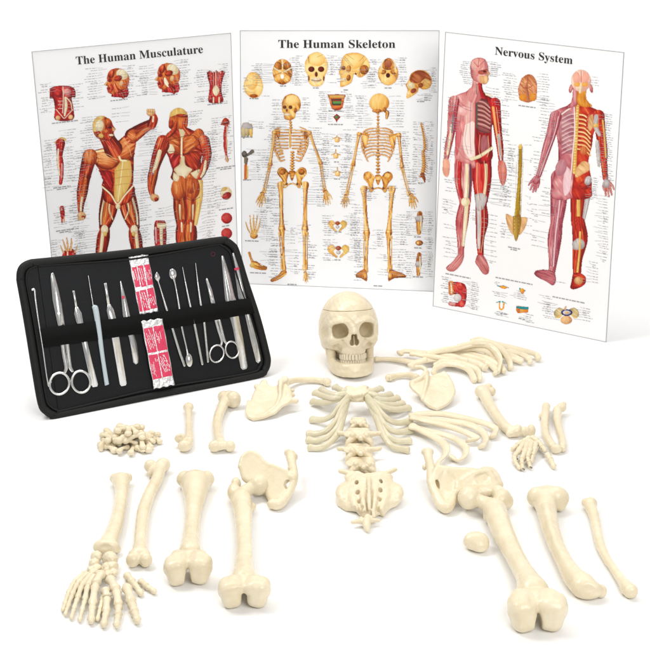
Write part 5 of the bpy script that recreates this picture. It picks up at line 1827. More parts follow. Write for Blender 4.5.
class Chart:
    def __init__(self, name, label, TL, TR, BR, BL, lean):
        A, B = pt(*BL, 0.0006), pt(*BR, 0.0006)
        e = (B - A) / np.linalg.norm(B - A)
        bk = np.array([-e[1], e[0], 0.0])
        up = UP * math.cos(math.radians(lean)) + bk * math.sin(math.radians(lean))
        self.n = np.cross(e, up)
        self.o = A
        self.c = dict(TL=TL, TR=TR, BR=BR, BL=BL)
        self.t = thing(name, label, 'wall chart', (A + B) / 2, 'anatomy charts standing behind the bones')
        q = [self.at(*p) for p in (BL, BR, TR, TL)]
        back = [p - self.n * 0.004 for p in q]
        mb = MB()
        mb.add(q + back, [(0, 1, 2, 3)], 0)
        mb.add(q + back, [(7, 6, 5, 4), (0, 4, 5, 1), (1, 5, 6, 2), (2, 6, 7, 3), (3, 7, 4, 0)], 1)
        mb.build('board', None, self.t, mats=[CARD, CARD_EDGE])
        ring = np.array([p + self.n * 0.0002 for p in q])
        mb = MB()
        for i in range(4):
            mb.add(*sweep([ring[i], ring[(i + 1) % 4]], 0.0011, 0.0011, self.n, 6))
        mb.build('edge_trim', EDGE, self.t)
        self.q = np.random.default_rng(len(label))
        self.small = MB()

    def at(self, x, y, off=0.0):
        return on_plane(x, y, self.o + self.n * off, self.n)

    def slope(self, x, y):
        """Direction of a printed line of text at a pixel."""
        c = self.c
        f = min(max((y - c['TL'][1]) / (c['BL'][1] - c['TL'][1]), 0), 1)
        s = lambda a, b: (b[1] - a[1]) / (b[0] - a[0])
        return s(c['TL'], c['TR']) * (1 - f) + s(c['BL'], c['BR']) * f

    def print(self, name, art):
        al = art.al
        full = (al[:-1, :-1] > 0.4) & (al[1:, :-1] > 0.4) & (al[1:, 1:] > 0.4) & (al[:-1, 1:] > 0.4)
        I, J = np.nonzero(full)
        if not len(I):
            return
        m = art.n[1]
        Q = np.stack([I * m + J, I * m + J + 1, (I + 1) * m + J + 1, (I + 1) * m + J], 1)
        used = np.unique(Q)
        idx = np.full(art.n[0] * art.n[1], -1)
        idx[used] = np.arange(len(used))
        x = art.a[0] + (used // m) / art.res
        y = art.a[1] + (used % m) / art.res
        D = (RM.T @ np.stack([(x - 325) / FOC, np.ones_like(x), (y - 325) / FOC])).T
        o = self.o + self.n * 0.0006
        V = EYE + D * (((o - EYE) @ self.n) / (D @ self.n))[:, None]
        col = np.clip(art.rgb.reshape(-1, 3)[used] * INK_GAIN, 0.003, 0.95)
        return mesh_obj(name, V, idx[Q], PRINT, self.t, False, colors=col)

    def dash(self, mb, x0, y0, x1, y1, w, off=0.0008, m=0):
        dx, dy = x1 - x0, y1 - y0
        l = math.hypot(dx, dy) + 1e-9
        nx, ny = -dy / l * w / 2, dx / l * w / 2
        mb.add([self.at(x0 + nx, y0 + ny, off), self.at(x1 + nx, y1 + ny, off), self.at(x1 - nx, y1 - ny, off), self.at(x0 - nx, y0 - ny, off)], [(0, 1, 2, 3)], m)

    def row(self, x, y, length, bold=False):
        q = self.q
        s = self.slope(x, y)
        p = 0.0
        while p < length:
            w = min(q.uniform(1.6, 4.6), length - p)
            if w > 0.5:
                self.dash(self.small, x + p, y + s * p, x + p + w, y + s * (p + w), 1.0 if bold else q.uniform(0.36, 0.52))
            p += w + 0.75
        return self

    def note(self, x, y, toward=None, length=None, rows=1):
        """One call-out: a line or two of small print and a hair line to the picture; x, y is the end nearest the picture."""
        q = self.q
        L = length or q.uniform(6, 13)
        left = toward is not None and toward[0] > x
        for r in range(rows):
            l = L * (1 if r == 0 else q.uniform(0.4, 0.9))
            xx = x - l if left else x
            self.row(xx, y + self.slope(x, y) * (xx - x) + r * 1.7, l)
        if toward is not None:
            xs = x + (0.8 if left else -0.8)
            self.dash(self.small, xs, y, toward[0], toward[1], 0.26, 0.0007, 1)

    def column(self, x, y0, y1, tx, step=2.7, jit=1.0, p2=0.25, tj=4.0, wmax=13, keep=0.93):
        """Call-outs down the side of a figure between y0 and y1, pointing at x = tx."""
        y = y0
        while y < y1:
            if self.q.random() < keep:
                t = (tx + self.q.uniform(-tj, tj), y + self.slope(x, y) * (tx - x) + self.q.uniform(-1.2, 1.2))
                self.note(x + self.q.uniform(-jit, jit), y, t, self.q.uniform(min(5.5, wmax * 0.7), wmax), 2 if self.q.random() < p2 else 1)
            y += step * self.q.uniform(0.85, 1.2)

    def caption(self, x, y, w, rows=1):
        for r in range(rows):
            l = w * (1 if r == 0 else 0.6)
            self.row(x - l / 2, y + r * 1.9 - self.slope(x, y) * l / 2, l, True)

    def title(self, text, x0, y0, x1, y1, cap):
        """Heavy serif letters with the base line from (x0, y0) to (x1, y1) and capitals cap pixels high."""
        bold = ''.join(chr(0x1D400 + ord(c) - 65) if 'A' <= c <= 'Z' else chr(0x1D41A + ord(c) - 97) if 'a' <= c <= 'z' else c for c in text)
        cu = bpy.data.curves.new('lettering', 'FONT')
        cu.body = bold
        cu.resolution_u = 5
        ob = bpy.data.objects.new('lettering', cu)
        COL.objects.link(ob)
        bpy.context.view_layer.update()
        dg = bpy.context.evaluated_depsgraph_get()
        me = ob.evaluated_get(dg).to_mesh()
        P = np.array([v.co[:] for v in me.vertices])
        F = [tuple(p.vertices) for p in me.polygons]
        ob.evaluated_get(dg).to_mesh_clear()
        bpy.data.objects.remove(ob)
        bpy.data.curves.remove(cu)
        w0, w1 = P[:, 0].min(), P[:, 0].max()
        ch = TITLE_CAP
        V = []
        dx, dy = x1 - x0, y1 - y0
        l = math.hypot(dx, dy)
        for p in P:
            f = (p[0] - w0) / (w1 - w0)
            h = p[1] / ch * cap
            V.append(self.at(x0 + dx * f - (self.c['BL'][0] - self.c['TL'][0]) * h / 290.0, y0 + dy * f - h, 0.0009))
        V = np.array(V)
        a, b, c = (V[i] for i in F[0][:3])
        if np.cross(b - a, c - a) @ self.n < 0:
            F = [f[::-1] for f in F]
        mesh_obj('title', V, F, INK, self.t, False)

    def finish(self):
        self.small.build('small_print', None, self.t, mats=[GREYINK, LEADER])


EDGE = plain('cut_edge', (0.42, 0.42, 0.43), 0.5)
TITLE_CAP = 0.714
INK_GAIN = 1.0           # ink on the laminated board is a little darker than the printer's nominal colour


# ------------------------------------------------------------------ reusable drawings
def head_side(a, cx, cy, s, muscle=1.0):
    """A head in profile looking left."""
    a.poly([(cx - 18 * s, cy + 44 * s), (cx + 34 * s, cy + 44 * s), (cx + 30 * s, cy + 8 * s), (cx - 8 * s, cy + 14 * s)], RED, 80, 0.25 / s, 0.45)
    a.poly([(cx - 4 * s, cy - 46 * s), (cx + 20 * s, cy - 42 * s), (cx + 38 * s, cy - 22 * s), (cx + 38 * s, cy + 4 * s), (cx + 28 * s, cy + 20 * s), (cx + 8 * s, cy + 24 * s), (cx - 8 * s, cy + 36 * s), (cx - 26 * s, cy + 32 * s), (cx - 30 * s, cy + 20 * s), (cx - 28 * s, cy + 12 * s), (cx - 38 * s, cy + 6 * s), (cx - 30 * s, cy - 6 * s), (cx - 31 * s, cy - 16 * s), (cx - 24 * s, cy - 36 * s)], ORG, 70, 0.2 / s, 0.55)
    a.blob(cx + 16 * s, cy - 26 * s, 19 * s, 15 * s, TEN, 35, base=0.5)
    a.blob(cx - 16 * s, cy - 28 * s, 9 * s, 15 * s, MUS, 15, 6, 90, base=0.6)
    a.blob(cx - 22 * s, cy - 8 * s, 7 * s, 6 * s, RED, 0, 5, base=0.3)
    a.dot(cx - 23 * s, cy - 8 * s, 2.2 * s, (60, 20, 14))
    a.limb([(cx - 30 * s, cy - 4 * s, 2 * s), (cx - 36 * s, cy + 5 * s, 3.5 * s)], TAN, 3, base=0.5)
    a.line([(cx - 2 * s, cy - 44 * s), (cx - 6 * s, cy - 18 * s), (cx - 12 * s, cy + 4 * s), (cx - 14 * s, cy + 30 * s)], 0.7 * s, (110, 30, 16), 0.6)
    a.line([(cx - 8 * s, cy + 34 * s), (cx + 10 * s, cy + 24 * s), (cx + 28 * s, cy + 18 * s)], 0.9 * s, (110, 26, 16), 0.8)
    a.blob(cx + 4 * s, cy - 14 * s, 13 * s, 9 * s, MUS, -20, 7, 0, base=0.5)
    a.blob(cx + 14 * s, cy + 2 * s, 6 * s, 9 * s, TAN, 15, base=0.75)
    a.limb([(cx - 8 * s, cy + 2 * s, 3 * s), (cx - 4 * s, cy + 14 * s, 6 * s), (cx + 2 * s, cy + 24 * s, 4 * s)], TEN if muscle < 1 else MUS, 4, base=0.7)
    a.limb([(cx - 18 * s, cy + 6 * s, 3 * s), (cx - 14 * s, cy + 18 * s, 4 * s), (cx - 22 * s, cy + 28 * s, 3 * s)], RED, 4, base=0.5)
    a.blob(cx - 26 * s, cy + 17 * s, 6 * s, 5 * s, RED, base=0.4)
    a.line([(cx - 30 * s, cy + 17 * s), (cx - 20 * s, cy + 18 * s)], 0.8 * s, (90, 20, 15))
    a.limb([(cx + 6 * s, cy + 22 * s, 4 * s), (cx + 18 * s, cy + 34 * s, 6 * s), (cx + 20 * s, cy + 44 * s, 6 * s)], MUS, 5, base=0.35)


def skull_front(a, cx, cy, s):
    a.poly([(cx - 20 * s, cy - 38 * s), (cx, cy - 46 * s), (cx + 20 * s, cy - 38 * s), (cx + 31 * s, cy - 16 * s), (cx + 29 * s, cy + 6 * s), (cx + 24 * s, cy + 16 * s), (cx + 21 * s, cy + 34 * s), (cx + 10 * s, cy + 46 * s), (cx - 10 * s, cy + 46 * s), (cx - 21 * s, cy + 34 * s), (cx - 24 * s, cy + 16 * s), (cx - 29 * s, cy + 6 * s), (cx - 31 * s, cy - 16 * s)], BON[1:], 60, 0.05 / s, 0.7, 0.6)
    a.blob(cx + 3 * s, cy - 24 * s, 20 * s, 16 * s, BON[2:], base=0.65, amp=0.3)
    for q in (-1, 1):
        a.blob(cx + q * 13 * s, cy + 0.5 * s, 8.5 * s, 7.5 * s, [(70, 16, 8), (130, 40, 20), (170, 80, 40)], base=0.4)
        a.blob(cx + q * 19 * s, cy + 14 * s, 6 * s, 4.5 * s, BON[2:], -q * 25, base=0.55)
        a.blob(cx + q * 20 * s, cy + 25 * s, 2.4 * s, 7 * s, BOD, base=0.1)
    a.blob(cx, cy + 14 * s, 4 * s, 7 * s, [(80, 24, 10), (140, 60, 24)], base=0.4)
    a.blob(cx, cy + 29 * s, 14 * s, 6.5 * s, [(200, 160, 110), (250, 240, 215)], 0, 14, 90, base=0.7)
    a.line([(cx - 13 * s, cy + 29 * s), (cx, cy + 31 * s), (cx + 13 * s, cy + 29 * s)], 0.9 * s, (120, 60, 25))


def hand_bones(a, cx, cy, s, rot, pal=BON, w=1.7, spread=1.0):
    """Five finger bones fanning from a wrist at cx, cy; rot turns the hand (0 = fingers up)."""
    c, n = math.cos(math.radians(rot)), math.sin(math.radians(rot))
    R = lambda x, y: (cx + s * (x * c - y * n), cy + s * (x * n + y * c))
    a.blob(*R(0, -4), 6.5 * s, 5 * s, pal, rot, base=0.45)
    for k, (dx, ln) in enumerate(((-13, 20), (-7, 31), (-1.5, 34), (4, 31), (9, 25))):
        x1 = dx * spread
        p = [(*R(dx * 0.35, -6), w * s * 1.1), (*R(x1 * 0.75, -6 - ln * 0.42), w * s * 1.25), (*R(x1 * 0.95, -6 - ln * 0.75), w * s), (*R(x1 * 1.08, -6 - ln), w * s * 0.75)]
        a.limb(p, pal, 3, base=0.6)


# ------------------------------------------------------------------ chart 1: muscles
def chart_muscles():
    ch = Chart('anatomy_chart', 'muscle chart with red flayed figures, standing at the left behind the black case', (31.8, 51.7), (230.8, 32.9), (239, 300), (59, 335), 3)
    ch.title('The Human Musculature', 76.4, 64.7, 203.2, 52.9, 8.3)
    T = (4.19, 75, 100)
    a = Art(-2, 20, 360, 730, T)
    a.fat = 1.15
    # front figure
    for hip, kn, ft in (((152, 405), (124, 545), (100, 700)), ((212, 405), (248, 545), (272, 700))):
        mx, my = (hip[0] + kn[0]) / 2, (hip[1] + kn[1]) / 2
        q = -1 if kn[0] < 180 else 1
        a.limb([(hip[0], hip[1] - 20, 34), (mx, my - 10, 33), (kn[0], kn[1] - 15, 21)], MUS, 6, base=0.42)
        a.limb([(hip[0] + q * 8, hip[1] - 10, 10), (mx + q * 6, my, 14), (kn[0], kn[1] - 25, 8)], ORG, 5, base=0.5)
        a.limb([(hip[0] - q * 18, hip[1] + 5, 9), (mx - q * 14, my + 10, 11), (kn[0] - q * 10, kn[1] - 25, 8)], MUS, 5, base=0.6)
        a.limb([(hip[0] + q * 24, hip[1] - 15, 3), (mx + q * 27, my, 3.5), (kn[0] + q * 14, kn[1] - 25, 3)], TEN, 3, base=0.5)
        a.limb([(hip[0] - q * 4, hip[1] - 20, 2), (mx - q * 5, my - 20, 2.5), (mx - q * 20, my + 25, 2)], TEN, 3, base=0.4)
        a.limb([(kn[0], kn[1] + 5, 20), (kn[0] + (ft[0] - kn[0]) * .3, kn[1] + 45, 24), (ft[0], ft[1], 15)], MUS, 5, base=0.42)
        a.limb([(kn[0] + q * 7, kn[1] + 8, 6), (kn[0] + (ft[0] - kn[0]) * .4 + q * 3, kn[1] + 60, 6), (ft[0], ft[1], 4)], TEN, 3, base=0.4)
        a.blob(kn[0], kn[1] - 2, 15, 19, TEN, 0, base=0.55)
        a.blob(kn[0] - q * 2, kn[1] + 16, 8, 10, YEL, base=0.5)
    a.poly([(112, 358), (245, 355), (236, 420), (200, 440), (178, 452), (158, 440), (120, 420)], MUS, 100, 0.1, 0.4)
    a.poly([(66, 214), (100, 205), (158, 188), (205, 150), (250, 128), (258, 170), (248, 230), (246, 300), (240, 362), (200, 395), (180, 430), (150, 390), (112, 366), (118, 322), (92, 280), (70, 250)], MUS, 20, 0.09, 0.42)
    for i in range(5):
        a.blob(112 + 6 * i, 300 + 15 * i, 15, 8, MUS, 35, 4, 0, base=0.6)
    a.poly([(100, 295), (150, 300), (160, 370), (128, 362), (116, 330)], RED, 60, 0.15, 0.35)
    PEC = [(140, 44, 16), (196, 84, 34), (230, 138, 72), (246, 186, 124)]
    a.blob(132, 247, 56, 43, PEC, 10, 7, 8, base=0.75)
    a.blob(216, 202, 36, 56, PEC, 22, 7, -38, base=0.7)
    a.line([(80, 258), (110, 284), (150, 288), (182, 266)], 2.2, (110, 26, 14), 0.8)
    a.line([(196, 250), (226, 252), (250, 224)], 2.0, (110, 26, 14), 0.8)
    a.poly([(166, 292), (196, 254), (228, 252), (236, 280), (236, 330), (222, 372), (196, 408), (178, 430), (164, 402), (166, 340)], YEL, 80, 0.05, 0.62, 0.5)
    a.line([(200, 256), (192, 330), (180, 425)], 1.6, (250, 238, 190))
    for y in (292, 322, 352):
        a.line([(170, y + 6), (200, y), (234, y - 2)], 1.2, (198, 150, 70))
    a.line([(72, 218), (120, 212), (158, 204), (182, 232), (192, 252), (214, 254)], 4, (246, 230, 180))
    a.line([(158, 204), (172, 186), (176, 168)], 3, (246, 230, 180))
    a.line([(112, 362), (150, 396), (178, 436), (208, 400), (245, 358)], 3, (244, 230, 190))
    a.blob(180, 446, 10, 12, TEN, base=0.5)
    # arms
    a.limb([(62, 236, 27), (48, 290, 24), (38, 340, 21), (30, 390, 20), (24, 440, 13), (24, 470, 10)], MUS, 6, base=0.42)
    a.limb([(44, 330, 6), (38, 375, 8), (30, 425, 6)], ORG, 4, base=0.5)
    a.limb([(30, 410, 4), (25, 440, 4), (24, 462, 4)], TEN, 3, base=0.5)
    a.blob(64, 240, 29, 36, PEC, 15, 6, 70, base=0.6)
    a.blob(52, 300, 12, 28, MUS, 10, 5, 90, base=0.6)
    a.blob(28, 486, 19, 18, TAN, 20, base=0.55)
    a.blob(34, 492, 9, 8, MUS, base=0.4)
    for i in range(4):
        a.blob(14 + 7 * i, 500 - i, 4, 7, TAN, base=0.6)
    a.limb([(240, 150, 28), (272, 128, 24), (300, 110, 20), (318, 100, 17)], MUS, 6, base=0.45)
    a.blob(246, 150, 26, 27, PEC, -30, 6, 60, base=0.6)
    a.limb([(262, 150, 7), (290, 128, 8), (316, 116, 6)], ORG, 4, base=0.6)
    a.limb([(322, 104, 17), (330, 80, 16), (326, 62, 11)], MUS, 5, base=0.4)
    a.limb([(326, 90, 3), (328, 70, 3)], TEN, 3, base=0.6)
    a.blob(318, 52, 19, 15, TAN, -20, base=0.65)
    for i in range(4):
        a.blob(304 + 9 * i, 43 + i * 0.5, 5, 8, TAN, base=0.75)
        a.line([(308 + 9 * i, 38), (309 + 9 * i, 54)], 0.8, (140, 80, 40))
    # neck and head
    a.limb([(134, 158, 28), (150, 186, 30), (160, 204, 34)], MUS, 6, base=0.35)
    a.limb([(128, 160, 5), (146, 184, 5), (160, 202, 4)], RED, 4, base=0.6)
    a.blob(116, 118, 42, 50, ORG, 0, base=0.5)
    a.poly([(73, 128), (75, 92), (94, 70), (126, 67), (112, 82), (94, 98), (90, 132)], YEL, 60, 0.05, 0.6)
    a.blob(103, 108, 17, 25, TEN, 8, base=0.6)
    a.poly([(124, 70), (150, 82), (160, 106), (172, 123), (164, 132), (163, 152), (148, 168), (128, 170), (118, 150), (126, 120)], MUS, 75, 0.16, 0.42)
    a.blob(138, 92, 13, 16, ORG, 10, 6, 80, base=0.5)
    a.blob(146, 115, 8, 5, [(40, 10, 8), (110, 30, 20)], base=0.4)
    a.blob(98, 138, 9, 9, MUS, base=0.4)
    a.blob(109, 150, 11, 9, YEL, 20, base=0.45)
    a.poly([(156, 112), (172, 124), (158, 131)], TAN, 40, 0.2, 0.5, smooth=2)
    a.blob(132, 132, 10, 9, ORG, -20, 6, 60, base=0.55)
    a.blob(152, 147, 10, 4.5, TEN, 0, 9, 90, base=0.55)
    a.blob(146, 161, 10, 6, MUS, base=0.6)
    DK = (84, 18, 10)
    for p in ([(76, 232), (104, 282), (150, 290), (178, 262)], [(196, 246), (236, 252), (250, 226)], [(150, 300), (158, 350), (150, 392)],
              [(92, 262), (88, 300), (60, 330)], [(100, 286), (118, 300)], [(104, 304), (124, 316)], [(108, 322), (130, 334)], [(112, 340), (134, 350)],
              [(236, 260), (244, 300), (238, 356)], [(84, 216), (98, 250), (92, 276)], [(124, 400), (116, 470), (110, 530)], [(160, 420), (150, 480), (136, 530)],
              [(216, 430), (228, 490), (236, 530)], [(240, 400), (254, 470), (258, 530)], [(256, 140), (290, 116), (320, 104)]):
        a.line(p, 1.3, DK, 0.75)
    for p in ([(90, 236), (130, 226), (172, 250)], [(96, 252), (140, 250), (176, 258)], [(206, 176), (226, 200), (236, 236)], [(48, 300), (44, 330)], [(134, 430), (128, 490)], [(234, 440), (240, 490)]):
        a.line(p, 1.6, (244, 190, 130), 0.55)
    ch.print('front_figure', a)
    # back figure
    a = Art(-2, 60, 290, 700, (4.063, 145, 90))
    a.fat = 1.15
    for x0, x1, q in ((146, 150, -1), (190, 186, 1)):
        a.limb([(x0 - q * 2, 430, 30), (x0, 490, 26), (x1, 545, 20)], MUS, 6, base=0.45)
        a.limb([(x0 - q * 8, 440, 8), (x0 - q * 8, 500, 8), (x1 - q * 9, 548, 6)], ORG, 4, base=0.6)
        a.limb([(x0 + q * 6, 470, 5), (x0 + q * 7, 515, 5), (x1 + q * 9, 550, 4)], TEN, 3, base=0.35)
        a.limb([(x0 + q * 16, 440, 6), (x0 + q * 14, 500, 6), (x1 + q * 12, 545, 5)], ORG, 4, base=0.3)
        a.limb([(x1 - q * 2, 548, 20), (x1 - q * 1, 590, 24), (x1, 690, 15)], MUS, 5, base=0.45)
        a.limb([(x1 - q * 9, 556, 9), (x1 - q * 9, 600, 11), (x1 - q * 2, 670, 5)], ORG, 4, base=0.6)
        a.limb([(x1 + q * 1, 540, 3), (x1, 575, 2.5)], TEN, 3, base=0.5)
    a.limb([(224, 370, 10), (222, 430, 12), (214, 500, 8), (206, 545, 6)], YEL, 3, base=0.6)
    a.poly([(62, 200), (100, 172), (136, 150), (164, 150), (200, 165), (240, 182), (246, 220), (232, 270), (222, 320), (226, 364), (110, 366), (112, 325), (98, 280), (78, 240)], MUS, 30, 0.1, 0.42)
    a.poly([(150, 190), (206, 172), (228, 200), (200, 240), (160, 262)], ORG, 140, 0.14, 0.45)
    a.poly([(140, 190), (100, 178), (82, 205), (110, 240), (142, 262)], ORG, 40, 0.14, 0.4)
    a.poly([(152, 262), (220, 250), (226, 330), (190, 335), (160, 290)], MUS, 55, 0.12, 0.4)
    a.poly([(142, 262), (96, 262), (114, 330), (128, 330), (140, 290)], RED, 125, 0.12, 0.4)
    a.blob(220, 182, 22, 26, ORG, -10, 6, 60, base=0.5)
    a.blob(72, 208, 26, 26, MUS, 20, 6, 60, base=0.55)
    a.poly([(84, 215), (112, 224), (120, 250), (100, 258), (86, 240)], TEN, 30, 0.05, 0.5)
    a.poly([(146, 270), (160, 270), (164, 305), (192, 322), (178, 340), (150, 385), (128, 340), (118, 322), (142, 300)], TEN, 90, 0.05, 0.6)
    a.line([(150, 150), (149, 200), (148, 270)], 3.5, (244, 232, 190))
    a.poly([(136, 150), (146, 128), (166, 130), (166, 165), (150, 200), (142, 180)], TEN, 80, 0.06, 0.35)
    a.blob(138, 398, 32, 50, ORG, 8, 7, 65, base=0.6)
    a.blob(190, 394, 33, 50, ORG, -8, 7, 115, base=0.6)
    a.blob(184, 388, 20, 34, ORG, -8, 7, 115, base=0.5)
    a.poly([(116, 334), (140, 352), (130, 372), (114, 362)], TEN, 40, 0.06, 0.4)
    a.poly([(184, 338), (222, 322), (228, 350), (206, 360)], TEN, 140, 0.06, 0.4)
    a.limb([(70, 224, 26), (52, 272, 22), (38, 320, 18), (30, 360, 18), (26, 405, 12), (30, 425, 9)], MUS, 6, base=0.42)
    a.limb([(60, 250, 7), (46, 300, 7), (36, 330, 6)], TEN, 4, base=0.4)
    a.limb([(44, 330, 5), (34, 370, 6), (28, 410, 5)], ORG, 4, base=0.4)
    a.blob(40, 438, 19, 16, TAN, 15, base=0.5)
    a.blob(46, 444, 9, 8, MUS, base=0.4)
    a.limb([(240, 206, 20), (252, 256, 17), (246, 300, 15), (234, 336, 12), (222, 356, 9)], MUS, 6, base=0.45)
    a.limb([(246, 290, 4), (240, 330, 5), (228, 352, 4)], TEN, 3, base=0.5)
    a.blob(137, 108, 38, 36, YEL, 0, base=0.55)
    a.poly([(100, 110), (128, 102), (150, 108), (174, 104), (172, 150), (150, 160), (134, 158), (112, 168), (100, 150), (96, 130)], ORG, 80, 0.1, 0.5)
    a.blob(150, 104, 24, 7, MUS, 5, 5, 0, base=0.4)
    a.blob(106, 140, 10, 18, MUS, 10, base=0.45)
    a.limb([(160, 120, 5), (158, 150, 6), (176, 172, 9)], MUS, 4, base=0.5)
    a.limb([(126, 130, 5), (120, 160, 8), (96, 184, 9)], MUS, 4, base=0.5)
    for p in ([(148, 264), (120, 250), (84, 252)], [(158, 262), (196, 246), (230, 206)], [(165, 350), (164, 400), (166, 446)], [(108, 440), (140, 450), (164, 438)], [(166, 440), (196, 448), (222, 436)],
              [(150, 452), (152, 540)], [(190, 452), (190, 540)], [(92, 256), (110, 300), (116, 330)], [(228, 262), (214, 310), (216, 336)], [(150, 190), (110, 200), (86, 214)], [(150, 190), (190, 184), (224, 200)]):
        a.line(p, 1.3, (84, 18, 10), 0.75)
    for p in ([(160, 210), (190, 200)], [(164, 226), (198, 212)], [(166, 242), (200, 228)], [(136, 212), (108, 204)], [(134, 230), (108, 220)], [(130, 390), (126, 420)], [(196, 380), (200, 410)]):
        a.line(p, 1.5, (244, 190, 130), 0.5)
    ch.print('back_figure', a)
    # two heads
    a = Art(470, 215, 660, 420, (5.91, 20, 30))
    head_side(a, 572, 312, 1.9)
    ch.print('head_study', a)
    a = Art(140, 110, 320, 320, (5.65, 125, 40))
    head_side(a, 240, 214, 1.85, 0.5)
    ch.print('head_study', a)
    # torso front
    a = Art(160, 320, 340, 545, (5.91, 20, 30))
    a.poly([(175, 345), (215, 330), (290, 330), (325, 350), (328, 398), (306, 402), (318, 470), (312, 532), (208, 532), (206, 470), (196, 408), (176, 404)], RED, 70, 0.06, 0.42)
    a.blob(228, 372, 26, 24, RED, 10, 6, 10, base=0.55)
    a.blob(280, 368, 24, 22, PNK, -10, 6, 170, base=0.6)
    for y in (410, 432, 454):
        a.blob(240, y, 13, 10, RED, base=0.6)
        a.line([(226, y + 10), (254, y + 10)], 1.5, (245, 210, 190))
    a.limb([(268, 400, 6), (272, 450, 9), (264, 505, 5)], TEN, 3, base=0.5)
    a.line([(254, 335), (256, 400), (252, 490)], 2.5, (240, 205, 190))
    a.line([(214, 470), (244, 505), (262, 522), (284, 500), (312, 470)], 2.2, (238, 205, 185))
    a.blob(224, 520, 14, 14, TAN, base=0.7)
    a.blob(300, 515, 14, 14, TAN, base=0.7)
    a.blob(186, 372, 12, 26, RED, base=0.3)
    a.blob(314, 372, 12, 26, RED, base=0.3)
    a.limb([(275, 400, 3), (300, 430, 3), (306, 470, 2)], TEN, 3, base=0.4)
    ch.print('torso_study', a)
    # torso back
    a = Art(450, 160, 580, 365, (5.65, 125, 40))
    a.poly([(462, 182), (480, 172), (500, 186), (514, 168), (530, 182), (548, 172), (566, 182), (556, 215), (546, 260), (548, 300), (554, 352), (474, 354), (474, 300), (478, 255), (466, 215)], RED, 80, 0.08, 0.42)
    for q, x in ((-1, 486), (1, 540)):
        a.limb([(x, 182, 7), (x - q * 2, 215, 9), (x - q * 4, 250, 6)], RED, 5, base=0.6)
        a.limb([(x - q * 14, 178, 3), (x - q * 14, 230, 4), (x - q * 16, 290, 3)], PNK, 4, base=0.4)
        a.blob(x + q * 1, 330, 13, 20, RED, 0, 6, 70, base=0.45)
    a.poly([(513, 250), (534, 284), (514, 318), (494, 286)], TEN, 90, 0.05, 0.4)
    a.line([(513, 176), (513, 250)], 2, (246, 220, 190))
    a.limb([(500, 326, 4), (500, 352, 4)], TEN, 3)
    a.limb([(532, 326, 4), (532, 352, 4)], TEN, 3)
    ch.print('torso_study', a)
    # arm on the left edge, arm on the right edge
    a = Art(140, 310, 190, 450, (2.708, 0, 20))
    a.limb([(150, 332, 3), (165, 322, 5), (176, 324, 4)], YEL, 3, base=0.6)
    a.limb([(164, 334, 13), (162, 360, 9), (162, 376, 7)], RED, 5, base=0.4)
    a.limb([(162, 376, 9), (164, 396, 9), (166, 424, 6), (164, 442, 5)], RED, 5, base=0.45)
    a.limb([(158, 350, 2), (157, 380, 2.5), (161, 420, 2)], TEN, 3)
    a.limb([(168, 390, 2), (168, 425, 2)], PNK, 3, base=0.7)
    ch.print('arm_study', a)
    a = Art(300, 100, 356, 300, (4.063, 145, 90))
    a.poly([(306, 142), (316, 120), (328, 112), (342, 122), (344, 138), (326, 144)], ORG, 30, 0.15, 0.35)
    a.blob(328, 128, 11, 13, MUS, base=0.5)
    a.limb([(331, 146, 8), (327, 180, 9), (326, 205, 7)], RED, 5, base=0.42)
    a.limb([(328, 205, 9), (328, 235, 9), (330, 262, 5), (334, 286, 7)], RED, 5, base=0.42)
    a.limb([(334, 150, 2), (333, 200, 2), (335, 250, 2)], TEN, 3)
    a.limb([(330, 270, 4), (335, 290, 5)], TAN, 3)
    ch.print('arm_study', a)
    # knee, ear, cells, neck, hand
    a = Art(270, 170, 345, 320, (8.133, 25, 185))
    a.limb([(300, 182, 18), (304, 220, 20), (306, 262, 17)], RED, 4, base=0.55)
    a.limb([(300, 262, 8), (302, 306, 7)], RED, 3, base=0.5)
    a.limb([(320, 262, 6), (318, 300, 5)], [(226, 120, 80), (250, 190, 150)], 3)
    a.blob(298, 200, 6, 12, PNK, base=0.8)
    a.line([(310, 200), (316, 250)], 3, (120, 10, 15))
    ch.print('joint_study', a)
    a = Art(270, 410, 450, 600, (8.133, 25, 185))
    a.poly([(300, 590), (312, 545), (340, 520), (380, 515), (415, 545), (400, 590)], RED, 90, 0.06, 0.5)
    for p in ([(318, 560, 9), (300, 520, 7), (288, 490, 5)], [(334, 530, 9), (320, 480, 8), (308, 445, 5)], [(352, 528, 9), (346, 470, 8), (340, 428, 5)], [(372, 528, 9), (378, 475, 8), (378, 434, 5)], [(398, 560, 9), (418, 520, 7), (430, 490, 5)]):
        a.limb(p, TAN, 4, base=0.55)
    a.blob(318, 572, 16, 22, RED, 25, base=0.5)
    a.blob(396, 568, 18, 22, RED, -25, base=0.5)
    a.limb([(346, 590, 6), (346, 545, 5)], TEN, 3)
    ch.print('hand_study', a)
    a = Art(300, 380, 362, 610, (4.063, 145, 90))
    a.blob(330, 420, 24, 27, TEN, base=0.4)
    a.blob(332, 430, 20, 14, RED, -30, 6, 20, base=0.45)
    a.blob(322, 402, 13, 8, YEL, -20, base=0.4)
    ch.print('joint_study', a)
    for cy in (521, 583):
        a = Art(304, cy - 28, 360, cy + 28, (4.063, 145, 90))
        a.blob(332, cy, 23, 23, RED, 0, 9, 20 if cy < 550 else 60, base=0.62, amp=0.5)
        for i in range(6):
            a.line([(314 + i * 3, cy - 12 + i * 4), (346, cy - 18 + i * 6)], 0.9, (160, 50, 50))
        ch.print('tissue_detail', a)
    a = Art(30, 530, 96, 650, (4.063, 145, 90))
    a.limb([(62, 545, 24), (62, 585, 26), (64, 640, 23)], RED, 4, base=0.45)
